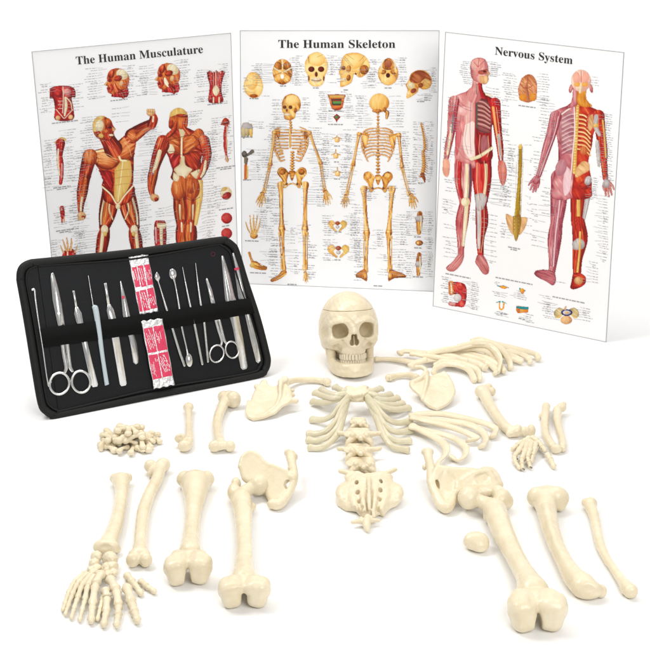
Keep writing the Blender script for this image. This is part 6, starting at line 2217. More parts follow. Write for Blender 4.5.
    a.poly([(48, 542), (84, 542), (80, 562), (52, 560)], TEN, 0, 0.1, 0.4)
    a.limb([(66, 560, 7), (66, 600, 6), (68, 630, 5)], TEN, 3, base=0.4)
    a.limb([(44, 560, 4), (46, 620, 4)], PNK, 3, base=0.7)
    ch.print('joint_study', a)
    # call-outs
    c = ch.column
    c(47.5, 84, 112, 55, wmax=9); c(72, 82, 118, 67, wmax=13)
    c(97, 68, 100, 104, wmax=13, step=2.4); c(127, 66, 98, 122, wmax=10)
    c(148, 66, 96, 155, wmax=12, step=2.4); c(180, 60, 92, 175, wmax=12)
    c(204, 70, 102, 210, wmax=11, step=2.3); c(223, 62, 104, 219, wmax=6, step=2.2)
    c(52, 140, 190, 58, wmax=9); c(67, 130, 182, 62, wmax=9)
    c(93, 114, 150, 101, wmax=14); c(86, 150, 172, 92, wmax=13, step=2.5)
    c(80, 172, 232, 86, wmax=12, step=2.6); c(83, 232, 252, 96, wmax=11)
    c(121, 108, 124, 128, wmax=10); c(150, 130, 176, 140, wmax=7, step=2.4)
    c(141, 170, 196, 132, wmax=8, step=2.5); c(140, 196, 244, 135, wmax=12, step=2.4)
    c(152, 128, 145, 160, wmax=8); c(190, 112, 124, 183, wmax=14)
    c(208, 132, 186, 201, wmax=10, step=2.5); c(207, 186, 244, 199, wmax=11, step=2.6)
    c(165, 208, 240, 175, wmax=9, step=2.5)
    c(218, 118, 160, 224, wmax=7, step=2.4); c(229, 116, 160, 226, wmax=3.5)
    c(60, 208, 228, 62, wmax=7, step=2.2); c(69, 206, 222, 66, wmax=8, step=2.2)
    c(57, 240, 254, 60, wmax=7, step=2.2); c(78, 232, 254, 74, wmax=9, step=2.2)
    c(221, 186, 208, 224, wmax=8); c(165, 240, 248, 156, wmax=6)
    for x, y, w, r in ((65, 122, 26, 1), (119, 100, 17, 1), (170, 95, 15, 1), (215, 104, 15, 1), (62, 187, 17, 2), (65, 230, 18, 2), (226, 167, 19, 2), (226, 209, 14, 1), (226, 226, 8, 1), (226, 241, 8, 1)):
        ch.caption(x, y, w, r)
    ch.finish()


chart_muscles()


# ------------------------------------------------------------------ chart 2: skeleton
def skel_body(a, F, back):
    """A standing skeleton; F holds its joints in the artist's coordinates."""
    B = BON
    lb = lambda p, q, w, k=1.55: a.limb([(p[0], p[1], w * k), (p[0] + (q[0] - p[0]) * .16, p[1] + (q[1] - p[1]) * .16, w), ((p[0] + q[0]) / 2, (p[1] + q[1]) / 2, w * 0.85), (p[0] + (q[0] - p[0]) * .84, p[1] + (q[1] - p[1]) * .84, w), (q[0], q[1], w * k)], B, 3, base=0.55)
    cx, sy = F['neck']
    hx, hy = F['pelvis']
    G = lambda k: 1.16 * k
    # spine
    n = 20
    for i in range(n):
        t = i / (n - 1)
        x = cx + (hx - cx) * t + F.get('bow', 0) * math.sin(t * math.pi)
        y = sy + (hy - 8 - sy) * t
        w = 5.5 + 3.5 * t
        if back or t > 0.60 or t < 0.2:
            a.blob(x, y, w * (1.0 if not back else 0.8), (hy - sy) / n * 0.48, BON, base=0.5, amp=0.4)
            if back:
                a.dot(x, y + 1, 1.6, (150, 84, 30))
                a.limb([(x - w, y, 1.1), (x + w, y, 1.1)], BON, 2, base=0.4)
    # ribs
    rt, rb, rw = F['ribs']
    for i in range(10):
        t = i / 9
        y = rt + (rb - rt) * t
        w = rw * (0.55 + 0.45 * math.sin(math.pi * min(0.25 + t * 0.65, 1)))
        for q in (-1, 1):
            if back:
                p = [(cx + q * 4, y, 1.5), (cx + q * w * 0.6, y + 2, 1.9), (cx + q * w, y + 12, 1.9), (cx + q * w * 0.86, y + 22, 1.5)]
            else:
                d = 14 + 10 * t
                p = [(cx + q * w * 0.62, y - 3, 1.4), (cx + q * w, y + 6, 2.0), (cx + q * w * 0.8, y + d, 2.0), (cx + q * (7 if t < 0.65 else w * 0.45), y + d * (1.05 if t < 0.65 else 0.9), 1.7)]
            a.limb([(px_, py_, w_ * 1.75) for px_, py_, w_ in p], [(120, 56, 20), (196, 124, 60), (238, 194, 136), (250, 230, 196)], 2, base=0.62, amp=0.5)
    if not back:
        a.limb([(cx, rt + 6, 5), (cx, rt + 30, 4), (cx, rt + 55, 4), (cx, rt + 64, 2.5)], BON, 2, base=0.5)
    sl, sr = F['sh']
    if back:
        for q, s in ((-1, sl), (1, sr)):
            a.poly([(s[0] - q * 4, s[1]), (s[0] - q * 30, s[1] + 2), (s[0] - q * 26, s[1] + 34), (s[0] - q * 16, s[1] + 50), (s[0] - q * 8, s[1] + 22)], BON, 70, 0.08, 0.6)
            a.limb([(s[0] - q * 30, s[1] + 10, 1.5), (s[0] - q * 10, s[1] + 2, 2.5), (s[0], s[1], 3)], BOD, 2, base=0.6)
    else:
        for q, s in ((-1, sl), (1, sr)):
            a.poly([(s[0] + 1, s[1] + 2), (s[0] - q * 18, s[1] - 2), (s[0] - q * 14, s[1] + 26)], BOD, 70, 0.08, 0.45)
            a.limb([(s[0], s[1] - 2, 2.8), (s[0] - q * 18, s[1] - 5, 2.2), (cx + q * 7, rt + 5, 2.6)], BON, 2, base=0.55)
    # arms
    for s, e, w in F['arms']:
        lb(s, e, 5.4)
        a.blob(*s, 6.5, 6.5, BON, base=0.6)
        lb((e[0] - 3, e[1]), (w[0] - 3.5, w[1]), 3.0)
        lb((e[0] + 3, e[1]), (w[0] + 3.5, w[1]), 2.8)
        a.blob(e[0], e[1], 6, 5, BON, base=0.45)
    for (x, y, rot, s) in F['hands']:
        hand_bones(a, x, y, s, rot, BON, 1.9)
    # pelvis
    for q in (-1, 1):
        a.poly([(hx + q * 9.1, hy - 2), (hx + q * 25.1, hy - 20), (hx + q * 43.3, hy - 18), (hx + q * 47.9, hy), (hx + q * 34.2, hy + 18), (hx + q * 27.4, hy + 34), (hx + q * 13.7, hy + 38), (hx + q * 16.0, hy + 22)], BON, 60, 0.07, 0.5)
        a.blob(hx + q * 30.8, hy - 6, 11, 10, BOD if not back else BON[1:], q * 22.8, base=0.45)
        a.limb([(hx + q * 2.3, hy + 32, 3), (hx + q * 13.7, hy + 36, 3), (hx + q * 22.8, hy + 44, 4), (hx + q * 27.4, hy + 34, 4)], BON, 2, base=0.5)
        a.blob(hx + q * 17.1, hy + 33, 4, 4.5, [(110, 60, 24), (170, 110, 60)], base=0.4)
    a.poly([(hx - 11, hy - 8), (hx + 11, hy - 8), (hx + 6, hy + 14), (hx, hy + 24), (hx - 6, hy + 14)], BON, 0, 0.2, 0.5)
    # legs
    for h, k, f in F['legs']:
        q = -1 if h[0] < hx else 1
        a.limb([(h[0], h[1] + 4, 5), (h[0] - q * 9, h[1] - 4, 6.5)], BON, 2, base=0.6)
        lb(h, k, 7.6)
        a.blob(k[0], k[1] - 2, 10, 7, BON, base=0.5)
        a.blob(k[0], k[1] + 4, 9, 5, BOD, base=0.5)
        a.blob(k[0] - 1, k[1] - 3, 5, 5, BON[2:], base=0.6)
        lb((k[0] - q * 2, k[1] + 8), (f[0] - q * 1, f[1]), 5.6, 1.45)
        lb((k[0] + q * 8, k[1] + 12), (f[0] + q * 6, f[1]), 2.6)


def chart_skeleton():
    ch = Chart('anatomy_chart', 'skeleton chart with two standing golden skeletons, the middle chart behind the skull', (240, 30.5), (439.3, 30.5), (434.5, 291.5), (242, 283.5), 5)
    ch.title('The Human Skeleton', 278.3, 47.9, 395.3, 47.9, 8.3)
    T = (3.25, 240, 90)
    a = Art(30, 0, 320, 645, T)
    skel_body(a, dict(neck=(163, 96), pelvis=(169, 272), ribs=(124, 206, 58), sh=((112, 134), (226, 138)), bow=4,
                      arms=[((112, 138), (98, 242), (78, 332)), ((226, 140), (262, 238), (276, 330))],
                      hands=[(74, 332, 196, 1.25), (278, 326, 172, 1.25)],
                      legs=[((132, 308), (136, 452), (142, 580)), ((213, 308), (211, 452), (211, 582))]), False)
    a.poly([(134, 588), (150, 586), (150, 600), (124, 618), (102, 624), (100, 614), (122, 602)], BON, 150, 0.12, 0.5)
    a.line([(108, 618), (140, 598)], 0.8, (130, 66, 20))
    hand_bones(a, 212, 590, 0.95, 176, BON, 1.8, 0.85)
    # head turned a little to the left
    a.poly([(136, 40), (146, 20), (168, 12), (190, 22), (198, 44), (194, 64), (182, 74), (178, 92), (160, 98), (144, 94), (142, 78), (136, 66)], BON, 60, 0.05, 0.6)
    a.blob(170, 34, 22, 18, BON[2:], base=0.6, amp=0.4)
    for x in (145, 164):
        a.blob(x, 56, 6, 6, [(80, 30, 10), (150, 80, 30)], base=0.4)
    a.blob(152, 66, 3, 5, [(80, 30, 10), (140, 70, 30)])
    a.blob(154, 80, 11, 4.5, [(200, 170, 120), (250, 240, 220)], 0, 12, 90, base=0.7)
    a.blob(180, 66, 5, 9, BOD, base=0.4)
    ch.print('front_skeleton', a)
    a = Art(25, 0, 300, 645, (3.25, 330, 90))
    skel_body(a, dict(neck=(156, 76), pelvis=(156, 286), ribs=(124, 210, 54), sh=((96, 140), (222, 142)),
                      arms=[((94, 144), (75, 243), (54, 340)), ((224, 146), (234, 250), (258, 342))],
                      hands=[(52, 340, 190, 1.1), (262, 336, 168, 1.3)],
                      legs=[((110, 322), (119, 464), (116, 588)), ((202, 322), (191, 464), (194, 588))]), True)
    for q, x in ((-1, 112), (1, 198)):
        a.poly([(x - q * 2, 580), (x + q * 12, 586), (x + q * (44 if q > 0 else 28), 598), (x + q * (48 if q > 0 else 26), 610), (x + q * 12, 612), (x - q * 8, 622), (x - q * 8, 596)], BOD, 0, 0.12, 0.45)
        a.blob(x - q * 2, 605, 8, 12, BON, base=0.5)
    a.blob(160, 42, 33, 31, BON[1:], 0, base=0.62, amp=0.35)
    a.limb([(176, 66, 5), (186, 74, 7), (184, 92, 4)], BON, 3, base=0.45)
    a.blob(178, 64, 6, 8, BOD, base=0.4)
    a.blob(152, 68, 16, 6, BOD, base=0.55)
    ch.print('back_skeleton', a)
    T5, T6 = (6.19, 235, 50), (6.19, 335, 50)
    a = Art(45, 130, 182, 305, T5)
    a.poly([(58, 190), (84, 145), (114, 136), (146, 148), (168, 190), (174, 236), (158, 280), (128, 298), (96, 294), (66, 268), (54, 230)], BON[1:], 90, 0.01, 0.7, 0.5)
    a.blob(104, 200, 36, 46, BON[2:], base=0.6, amp=0.2)
    a.line([(60, 222), (110, 216), (172, 226)], 0.9, (190, 130, 60))
    a.line([(112, 140), (113, 216)], 0.7, (196, 140, 70))
    a.blob(116, 284, 26, 11, [(150, 60, 16), (214, 130, 50)], base=0.4)
    ch.print('skull_study', a)
    a = Art(228, 48, 360, 220, T5)
    a.blob(294, 135, 62, 80, BON, 0, 8, 50, base=0.6)
    for q in (-1, 1):
        a.blob(294 + q * 28, 98, 24, 26, BOD, q * 20, 5, 70, base=0.55)
        a.limb([(294 + q * 4, 140, 4), (294 + q * 30, 124, 4), (294 + q * 54, 110, 4)], TEN, 3, base=0.4)
        a.limb([(294 + q * 8, 140, 3), (294 + q * 36, 150, 3), (294 + q * 56, 158, 3)], BOD, 3, base=0.5)
        a.blob(294 + q * 30, 180, 22, 22, BON[1:], q * -20, 5, 60, base=0.5)
        a.blob(294 + q * 12, 112, 8, 10, [(110, 50, 16), (190, 120, 50)], base=0.4)
    a.limb([(294, 60, 5), (294, 100, 4)], TEN, 3)
    a.dot(292, 164, 11, (250, 248, 244), 1.0, 15)
    ch.print('skull_study', a)
    a = Art(425, 8, 582, 232, T5)
    skull_front(a, 503, 118, 2.32)
    a.line([(508, 44), (545, 28)], 0.8, (90, 60, 30))
    a.line([(450, 40), (464, 84)], 0.8, (90, 60, 30))
    a.line([(456, 84), (456, 40)], 0.8, (90, 60, 30))
    ch.print('skull_study', a)
    a = Art(20, 10, 225, 235, T6)
    a.poly([(40, 60), (60, 28), (110, 16), (160, 22), (200, 52), (216, 96), (206, 138), (180, 160), (150, 172), (120, 150), (110, 180), (100, 204), (66, 222), (34, 230), (30, 208), (34, 172), (24, 140), (30, 118), (36, 96)], BON[1:], 30, 0.02, 0.66, 0.5)
    a.blob(120, 72, 62, 44, BON[2:], -8, base=0.6, amp=0.25)
    a.blob(180, 122, 28, 30, BOD, 20, 5, 40, base=0.45)
    a.blob(52, 112, 14, 14, [(110, 50, 14), (190, 120, 50)], base=0.45)
    a.blob(84, 118, 14, 24, BOD, 10, base=0.6)
    a.limb([(66, 138, 6), (96, 136, 4), (128, 140, 5)], BON[1:], 3, base=0.6)
    a.blob(128, 148, 7, 7, [(90, 30, 10), (150, 70, 30)])
    a.limb([(146, 140, 8), (152, 164, 6)], BON, 3)
    a.blob(52, 182, 20, 9, [(206, 170, 110), (250, 240, 215)], -8, 12, 90, base=0.65)
    a.blob(84, 172, 13, 20, BOD, 10, base=0.35)
    for p in (((70, 26), (116, 58)), ((60, 40), (110, 100)), ((186, 30), (150, 70)), ((196, 50), (154, 108)), ((56, 52), (96, 96))):
        a.line(p, 0.8, (100, 66, 30))
    ch.print('skull_study', a)
    a = Art(258, 40, 405, 225, T6)
    a.blob(329, 145, 64, 74, BON[1:], 0, 6, 70, base=0.5)
    a.blob(330, 182, 46, 34, BON[2:], 0, base=0.55)
    a.poly([(282, 100), (300, 66), (330, 48), (358, 62), (374, 100), (352, 120), (330, 124), (306, 120)], BOD, 80, 0.05, 0.5)
    a.blob(330, 86, 22, 24, [(150, 70, 40), (206, 130, 90)], base=0.5)
    for q in (-1, 1):
        a.limb([(330 + q * 26, 60, 4), (330 + q * 40, 84, 5), (330 + q * 44, 118, 6)], TEN, 3, base=0.4)
        a.blob(330 + q * 30, 136, 18, 14, BOD, q * 20, base=0.45)
        a.blob(330 + q * 48, 130, 10, 12, BON[2:], base=0.5)
    a.dot(328, 157, 13, (70, 14, 10), 1, 15)
    ch.print('skull_study', a)
    a = Art(432, 115, 605, 305, T6)
    a.poly([(456, 184), (470, 146), (510, 124), (560, 128), (594, 164), (600, 206), (578, 240), (540, 244), (520, 234), (512, 260), (482, 284), (446, 302), (442, 280), (448, 246), (436, 218), (446, 200)], BON[1:], 40, 0.03, 0.5)
    a.poly([(462, 184), (480, 144), (530, 126), (578, 150), (594, 190), (560, 176), (530, 200), (500, 206), (470, 200)], [(120, 46, 20), (176, 86, 44), (206, 130, 76)], 40, 0.04, 0.5)
    for i in range(7):
        a.line([(534, 218), (590 - i * 3, 232 - i * 14)], 1.0, (166, 96, 50))
    a.blob(530, 218, 16, 15, [(140, 60, 20), (196, 110, 50)], base=0.4)
    a.blob(470, 220, 24, 20, TEN, 0, base=0.3)
    a.blob(486, 252, 20, 14, [(130, 44, 30), (190, 90, 60)], -30, base=0.45)
    a.blob(458, 268, 12, 14, BON[2:], base=0.6)
    ch.print('skull_study', a)
    # left edge: shoulder joint, long bone halves, hand, foot
    a = Art(0, 100, 50, 170, T)
    for p in ((12, 132, 9, 26), (25, 128, 9, 24), (36, 132, 6, 24)):
        a.blob(*p, YEL if p[0] > 30 else [(150, 130, 90), (206, 186, 140), (240, 224, 180)], 0, 5, 90, base=0.55)
    a.poly([(6, 112), (22, 104), (40, 116), (40, 126), (10, 124)], GRY, 0, 0.1, 0.6)
    ch.print('joint_study', a)
    a = Art(0, 185, 54, 300, T)
    a.limb([(14, 212, 8), (26, 210, 5), (40, 200, 7)], [(70, 64, 60), (120, 110, 100), (180, 165, 140)], 3)
    a.blob(14, 208, 9, 11, [(70, 64, 60), (120, 110, 100), (170, 150, 120)], base=0.4)
    a.limb([(20, 224, 7), (19, 240, 5)], [(90, 80, 70), (150, 130, 100)], 3)
    a.limb([(18, 246, 5), (18, 288, 5)], ORG, 4, base=0.5)
    a.limb([(24, 248, 2.4), (24, 284, 2.4)], YEL, 3, base=0.6)
    ch.print('bone_section', a)
    a = Art(12, 405, 78, 500, T)
    hand_bones(a, 45, 482, 2.0, 2, BON, 1.2)
    ch.print('hand_study', a)
    a = Art(18, 518, 92, 598, T)
    a.limb([(30, 530, 5), (36, 548, 4), (42, 562, 6)], BON, 3)
    a.poly([(34, 558), (54, 556), (70, 570), (88, 574), (84, 586), (60, 584), (42, 578)], BON, 20, 0.15, 0.5)
    for i in range(4):
        a.line([(60, 562 + i * 5), (84, 574 + i * 3)], 0.9, (150, 84, 30))
    a.blob(40, 570, 9, 8, YEL, base=0.5)
    ch.print('foot_study', a)
    # middle: skin block, cross section, three vertebrae, two pelves
    a = Art(228, 158, 276, 204, (2.362, 230, 25))
    a.poly([(230, 164), (272, 164), (270, 174), (266, 196), (254, 202), (240, 198), (234, 176)], ORG, 0, 0.2, 0.6, smooth=2)
    a.poly([(238, 174), (264, 174), (262, 190), (242, 190)], [(60, 60, 50), (150, 40, 30), (200, 60, 40)], 0, 0.3, 0.4, smooth=0)
    a.poly([(242, 180), (264, 180), (262, 186), (244, 186)], [(70, 130, 60), (120, 170, 90)], 0, 0.3, smooth=0)
    a.poly([(234, 166), (270, 166), (268, 172), (236, 172)], YEL, 0, 0.3, smooth=0)
    ch.print('tissue_detail', a)
    a = Art(240, 206, 270, 236, (2.362, 230, 25))
    a.poly([(252, 209), (262, 217), (254, 226), (252, 232), (249, 225), (243, 217)], RED, 60, 0.2, 0.4, smooth=1)
    a.blob(252, 218, 4, 4, [(60, 110, 60), (110, 150, 90)], base=0.5)
    ch.print('tissue_detail', a)
    for cx, cy in ((253, 268), (250, 306), (254, 348)):
        a = Art(cx - 15, cy - 18, cx + 15, cy + 18, (2.362, 230, 25))
        a.blob(cx, cy + 4, 6.5, 6.0, BON[1:], base=0.6)
        a.limb([(cx - 11, cy + 1, 1.4), (cx, cy - 2, 2.0), (cx + 11, cy + 1, 1.4)], BON, 2, base=0.5)
        a.limb([(cx, cy - 2, 2.0), (cx, cy - 12 if cy > 280 else cy - 7, 1.4)], BON, 2, base=0.5)
        a.dot(cx, cy - 0.5, 2.0, (246, 236, 220))
        ch.print('vertebra_study', a)
    for cx, cy, s in ((254, 475, 1.0), (256, 535, 1.15)):
        a = Art(cx - 30, cy - 24, cx + 30, cy + 24, (2.362, 230, 25))
        for q in (-1, 1):
            a.poly([(cx + q * 4 * s, cy - 6 * s), (cx + q * 12 * s, cy - 14 * s), (cx + q * 22 * s, cy - 10 * s), (cx + q * 21 * s, cy + 1 * s), (cx + q * 12 * s, cy + 8 * s), (cx + q * 4 * s, cy + 14 * s), (cx + q * 2 * s, cy + 10 * s), (cx + q * 10 * s, cy)], BON[1:] if q < 0 else YEL, 50, 0.15, 0.55)
        a.blob(cx, cy - 7 * s, 6 * s, 5 * s, [(150, 60, 30), (206, 110, 60)], base=0.45)
        a.blob(cx, cy + 2 * s, 5 * s, 4 * s, GRY, base=0.7)
        ch.print('pelvis_study', a)
    # right edge: side view of the spine, knee joints
    a = Art(286, 100, 325, 310, (3.25, 330, 90))
    n = 24
    for i in range(n):
        t = i / (n - 1)
        x = 300 + 8 * math.sin(t * 4.4 - 0.5) + (5 * math.sin(t * 9) if t > 0.5 else 0)
        y = 110 + 170 * t
        w = 3.6 + 5.0 * t
        a.blob(x, y, w, 4.2, BON, -10, base=0.5, amp=0.4)
        a.limb([(x + w * 0.6, y, 1.8), (x + w + 5, y + 4, 1.5)], BOD, 2, base=0.5)
    a.limb([(300, 276, 7), (306, 288, 5), (308, 300, 2)], [(110, 40, 14), (180, 90, 40)], 3)
    ch.print('spine_study', a)
    for cx, y0, y1, w in ((290, 396, 468, 11), (290, 486, 508, 11), (288, 528, 604, 9)):
        a = Art(cx - 20, y0 - 4, cx + 20, y1 + 4, (3.25, 330, 90))
        my = (y0 + y1) / 2
        if y1 - y0 > 40:
            a.limb([(cx + 2, y0 + 6, w * 0.8), (cx, my - 4, w * 1.1)], BOD, 4, base=0.5)
            a.limb([(cx, my + 6, w), (cx - 1, y1 - 4, w * 0.65)], BON, 4, base=0.45)
            a.blob(cx, my - 14 if y0 < 450 else my, w * 1.3, 10, GRY, 0, base=0.5)
            a.limb([(cx + w * 0.5, y0 + 14, 2), (cx + w * 0.6, y1 - 12, 2)], TEN, 2)
        else:
            a.blob(cx, my, w * 1.2, 9, BOD, base=0.45)
            a.blob(cx - 4, my, 4, 4, BON[2:], base=0.6)
        ch.print('joint_study', a)
    c = ch.column
    c(262, 64, 84, 273, wmax=12, step=2.0, keep=1); c(291, 58, 84, 290, wmax=9, step=2.0, tj=1, keep=1)
    c(302, 56, 86, 306, wmax=8, step=2.4); c(330, 56, 84, 327, wmax=7, step=2.4)
    c(343, 58, 84, 347, wmax=7, step=2.2); c(368, 68, 88, 364, wmax=9, step=2.2); c(376, 60, 86, 379, wmax=8, step=2.2)
    c(400, 58, 84, 398, wmax=8, step=2.2); c(432, 68, 94, 428, wmax=5, step=2.2); c(424, 94, 102, 418, wmax=10, step=2.0)
    c(248, 78, 92, 252, wmax=5); c(263, 96, 97, 260, wmax=6)
    c(279, 100, 128, 288, wmax=8); c(303, 98, 122, 299, wmax=9)
    c(276, 124, 150, 284, wmax=15, step=2.2); c(313, 128, 150, 305, wmax=11, step=2.2)
    c(270, 150, 205, 276, wmax=10, step=2.5); c(320, 150, 190, 310, wmax=7, step=2.4)
    c(276, 186, 200, 281, wmax=10, step=2.2); c(316, 190, 205, 304, wmax=10, step=2.2)
    c(266, 200, 212, 262, wmax=6); c(280, 205, 225, 284, wmax=10); c(302, 225, 245, 300, wmax=9); c(290, 225, 245, 287, wmax=7)
    c(278, 238, 280, 282, wmax=9); c(308, 245, 280, 304, wmax=9, step=2.5); c(294, 250, 275, 287, wmax=6)
    c(260, 210, 226, 256, wmax=8, step=2); c(266, 226, 240, 260, wmax=9, step=2); c(268, 252, 264, 262, wmax=10, step=2)
    c(258, 122, 130, 252, wmax=6, step=2); c(257, 150, 180, 249, wmax=5, step=2.4)
    c(326, 92, 104, 330, wmax=7, step=2); c(346, 92, 104, 344, wmax=6, step=2)
    c(327, 108, 122, 332, wmax=11, step=1.9, keep=1); c(346, 106, 120, 341, wmax=9, step=1.9, keep=1)
    c(329, 134, 180, 333, wmax=8, step=2.2); c(344, 134, 180, 341, wmax=7, step=2.2)
    c(331, 216, 236, 334, wmax=9, step=2.1); c(350, 214, 236, 347, wmax=8, step=2.1)
    c(331, 240, 262, 334, wmax=9, step=2.0); c(354, 240, 262, 350, wmax=9, step=2.0)
    c(363, 96, 130, 370, wmax=9, step=2.4); c(396, 96, 128, 389, wmax=9, step=2.4)
    c(352, 130, 160, 360, wmax=9, step=2.4); c(402, 132, 170, 397, wmax=8, step=2.3)
    c(348, 165, 205, 354, wmax=8, step=2.4); c(408, 170, 200, 402, wmax=8, step=2.3)
    c(372, 188, 200, 376, wmax=12, step=2); c(388, 186, 200, 384, wmax=10, step=2)
    c(360, 205, 250, 366, wmax=9, step=2.4); c(400, 215, 250, 393, wmax=8, step=2.4); c(377, 228, 250, 374, wmax=8, step=2.2)
    c(362, 252, 282, 366, wmax=8, step=2.4); c(398, 252, 276, 391, wmax=9, step=2.4); c(384, 255, 275, 380, wmax=5)
    c(417, 122, 184, 421, wmax=5, step=2.4); c(430, 122, 180, 428, wmax=4, step=2.2)
    c(412, 212, 236, 416, wmax=7, step=2.1); c(428, 212, 236, 424, wmax=5, step=2.1); c(428, 238, 250, 424, wmax=5, step=2.1)
    c(412, 252, 278, 416, wmax=7, step=2.2); c(428, 252, 278, 422, wmax=5, step=2.2)
    for x, y, w, r in ((254, 98.6, 9, 1), (283, 86, 6, 1), (316, 88, 6, 1), (346, 90, 5, 1), (388, 88, 7, 1), (421, 101.5, 8, 1), (336, 111, 15, 1), (336, 124.5, 16, 1), (247, 137, 13, 1), (247, 180, 8, 1), (337, 146, 6, 1), (337, 162, 6, 1), (337, 179, 6, 1), (421, 183, 6, 1), (252, 241, 14, 1), (258, 273, 16, 1), (338, 232, 7, 1), (338, 260, 7, 1), (292, 284.5, 9, 1), (378, 286, 9, 1), (418, 237, 8, 1), (418, 248, 8, 1), (418, 277, 10, 1)):
        ch.caption(x, y, w, r)
    ch.finish()


chart_skeleton()


# ------------------------------------------------------------------ chart 3: nerves
def chart_nerves():
    ch = Chart('anatomy_chart', 'nervous system chart with two pink and red figures, standing at the right', (445.5, 32), (624, 52.5), (606, 342), (433, 306), 2)
    ch.title('Nervous System', 494.9, 54.5, 572.4, 64.2, 8.2)
    T = (2.0, 425, 25)
    a = Art(28, 60, 170, 510, T)
    W = [(180, 84, 88), (216, 142, 138), (242, 206, 196)]
    RR = [(120, 10, 16), (176, 18, 26), (206, 36, 38), (226, 90, 70)]
    # legs
    a.limb([(78, 268, 19), (77, 310, 18), (80, 352, 12)], [(170, 60, 70), (206, 110, 110), (236, 190, 180), (248, 226, 216)], 5, base=0.55)
    a.limb([(84, 280, 3), (84, 320, 4), (82, 350, 4)], TEN, 3, base=0.5)
    a.limb([(70, 275, 4), (69, 315, 4), (74, 345, 3)], RR, 3, base=0.5)
    a.limb([(90, 272, 2), (91, 310, 2), (88, 345, 1.6)], [(70, 50, 70), (110, 80, 100)], 2)
    a.limb([(80, 356, 11), (74, 392, 13), (72, 430, 8), (72, 462, 6)], [(160, 50, 60), (200, 100, 100), (236, 200, 190)], 5, base=0.5)
    a.limb([(83, 362, 4), (80, 400, 4), (76, 440, 3)], TEN, 3, base=0.5)
    a.blob(81, 354, 9, 9, TEN, base=0.45)
    a.poly([(66, 458), (78, 458), (74, 476), (60, 492), (46, 492), (42, 484), (54, 474)], PNK, 130, 0.25, 0.5)
    a.limb([(113, 266, 20), (114, 310, 19), (113, 350, 13)], RR, 6, base=0.55)
    a.limb([(106, 280, 5), (107, 320, 5), (110, 350, 4)], [(214, 60, 50), (240, 130, 110)], 4, base=0.5)
    a.limb([(122, 280, 3), (122, 310, 3), (118, 345, 3)], TEN, 3, base=0.2)
    a.limb([(112, 356, 11), (114, 392, 13), (110, 430, 8), (112, 466, 6)], RR, 5, base=0.5)
    a.limb([(108, 356, 5), (108, 400, 4), (108, 445, 3)], GRY, 3, base=0.6)
    a.poly([(98, 340), (112, 336), (124, 344), (116, 368), (104, 370)], GRY, 90, 0.12, 0.7)
    a.poly([(104, 460), (118, 462), (128, 484), (126, 498), (116, 498), (106, 484), (100, 474)], PNK, 60, 0.25, 0.3)
    # trunk
    a.poly([(58, 142), (80, 134), (100, 136), (102, 268), (62, 268), (60, 240), (66, 205), (58, 172)], W, 90, 0.08, 0.6, 0.6)
    a.poly([(62, 190), (72, 196), (72, 230), (64, 262), (60, 240)], [(196, 80, 90), (226, 140, 140)], 90, 0.2)
    a.poly([(80, 200), (100, 196), (100, 266), (84, 262), (76, 240)], [(236, 206, 196), (250, 234, 226)], 90, 0.1, 0.6)
    a.poly([(58, 142), (74, 140), (76, 168), (60, 172)], [(186, 80, 90), (222, 150, 146), (240, 200, 190)], 60, 0.15)
    a.blob(76, 172, 12, 9, [(226, 160, 156), (246, 214, 206)], 10, base=0.5)
    a.blob(74, 204, 5, 12, [(220, 120, 120), (240, 180, 170)], base=0.5)
    a.poly([(101, 138), (120, 140), (140, 150), (142, 168), (134, 205), (134, 240), (134, 268), (101, 268)], RR, 80, 0.1, 0.42)
    a.poly([(104, 146), (124, 150), (132, 176), (132, 212), (118, 216), (104, 206)], [(96, 40, 44), (150, 80, 80), (196, 130, 124)], 20, 0.2, 0.5)
    for i in range(6):
        a.line([(105, 152 + i * 9), (118, 155 + i * 9), (130, 166 + i * 8)], 1.2, (206, 150, 140))
        a.line([(105, 156 + i * 9), (118, 160 + i * 9), (130, 171 + i * 8)], 0.8, (100, 20, 26))
    a.blob(119, 240, 9, 20, [(150, 70, 80), (196, 120, 120)], base=0.5)
    a.line([(104, 140), (104, 205)], 1.4, (60, 90, 80))
    a.limb([(102, 140, 2), (112, 136, 2.4), (134, 142, 2)], TEN, 2, base=0.6)
    a.limb([(92, 268, 3), (110, 262, 3.4), (134, 246, 3)], TEN, 3, base=0.5)
    a.line([(64, 242), (74, 262), (92, 272)], 1.2, (200, 130, 126))
    a.blob(97, 279, 5, 8, PNK, base=0.5)
    a.line([(101, 150), (101, 262)], 0.8, (170, 60, 60))
    # arms
    a.limb([(58, 152, 11), (54, 190, 9), (52, 215, 8), (46, 245, 7), (42, 270, 5)], [(150, 40, 50), (190, 84, 88), (226, 160, 154), (244, 214, 206)], 5, base=0.5)
    a.limb([(54, 200, 2.5), (50, 230, 2.5), (45, 258, 2)], TEN, 3, base=0.5)
    a.limb([(57, 180, 1.5), (54, 215, 1.6)], [(90, 90, 110), (130, 130, 140)], 2)
    a.poly([(36, 268), (47, 268), (50, 284), (47, 302), (40, 303), (35, 292)], [(226, 150, 120), (246, 196, 170)], 90, 0.3, 0.5)
    for i in range(4):
        a.line([(38 + i * 3, 286), (39 + i * 2.6, 300)], 0.4, (190, 100, 90))
    a.limb([(140, 156, 11), (144, 195, 9), (146, 215, 8), (150, 245, 7), (152, 272, 5)], RR, 5, base=0.5)
    a.limb([(136, 165, 2.6), (141, 200, 2.4), (145, 225, 2)], [(226, 130, 60), (244, 190, 110)], 3, base=0.5)
    a.limb([(147, 220, 2.5), (149, 245, 2.5), (152, 270, 2)], GRY, 3, base=0.6)
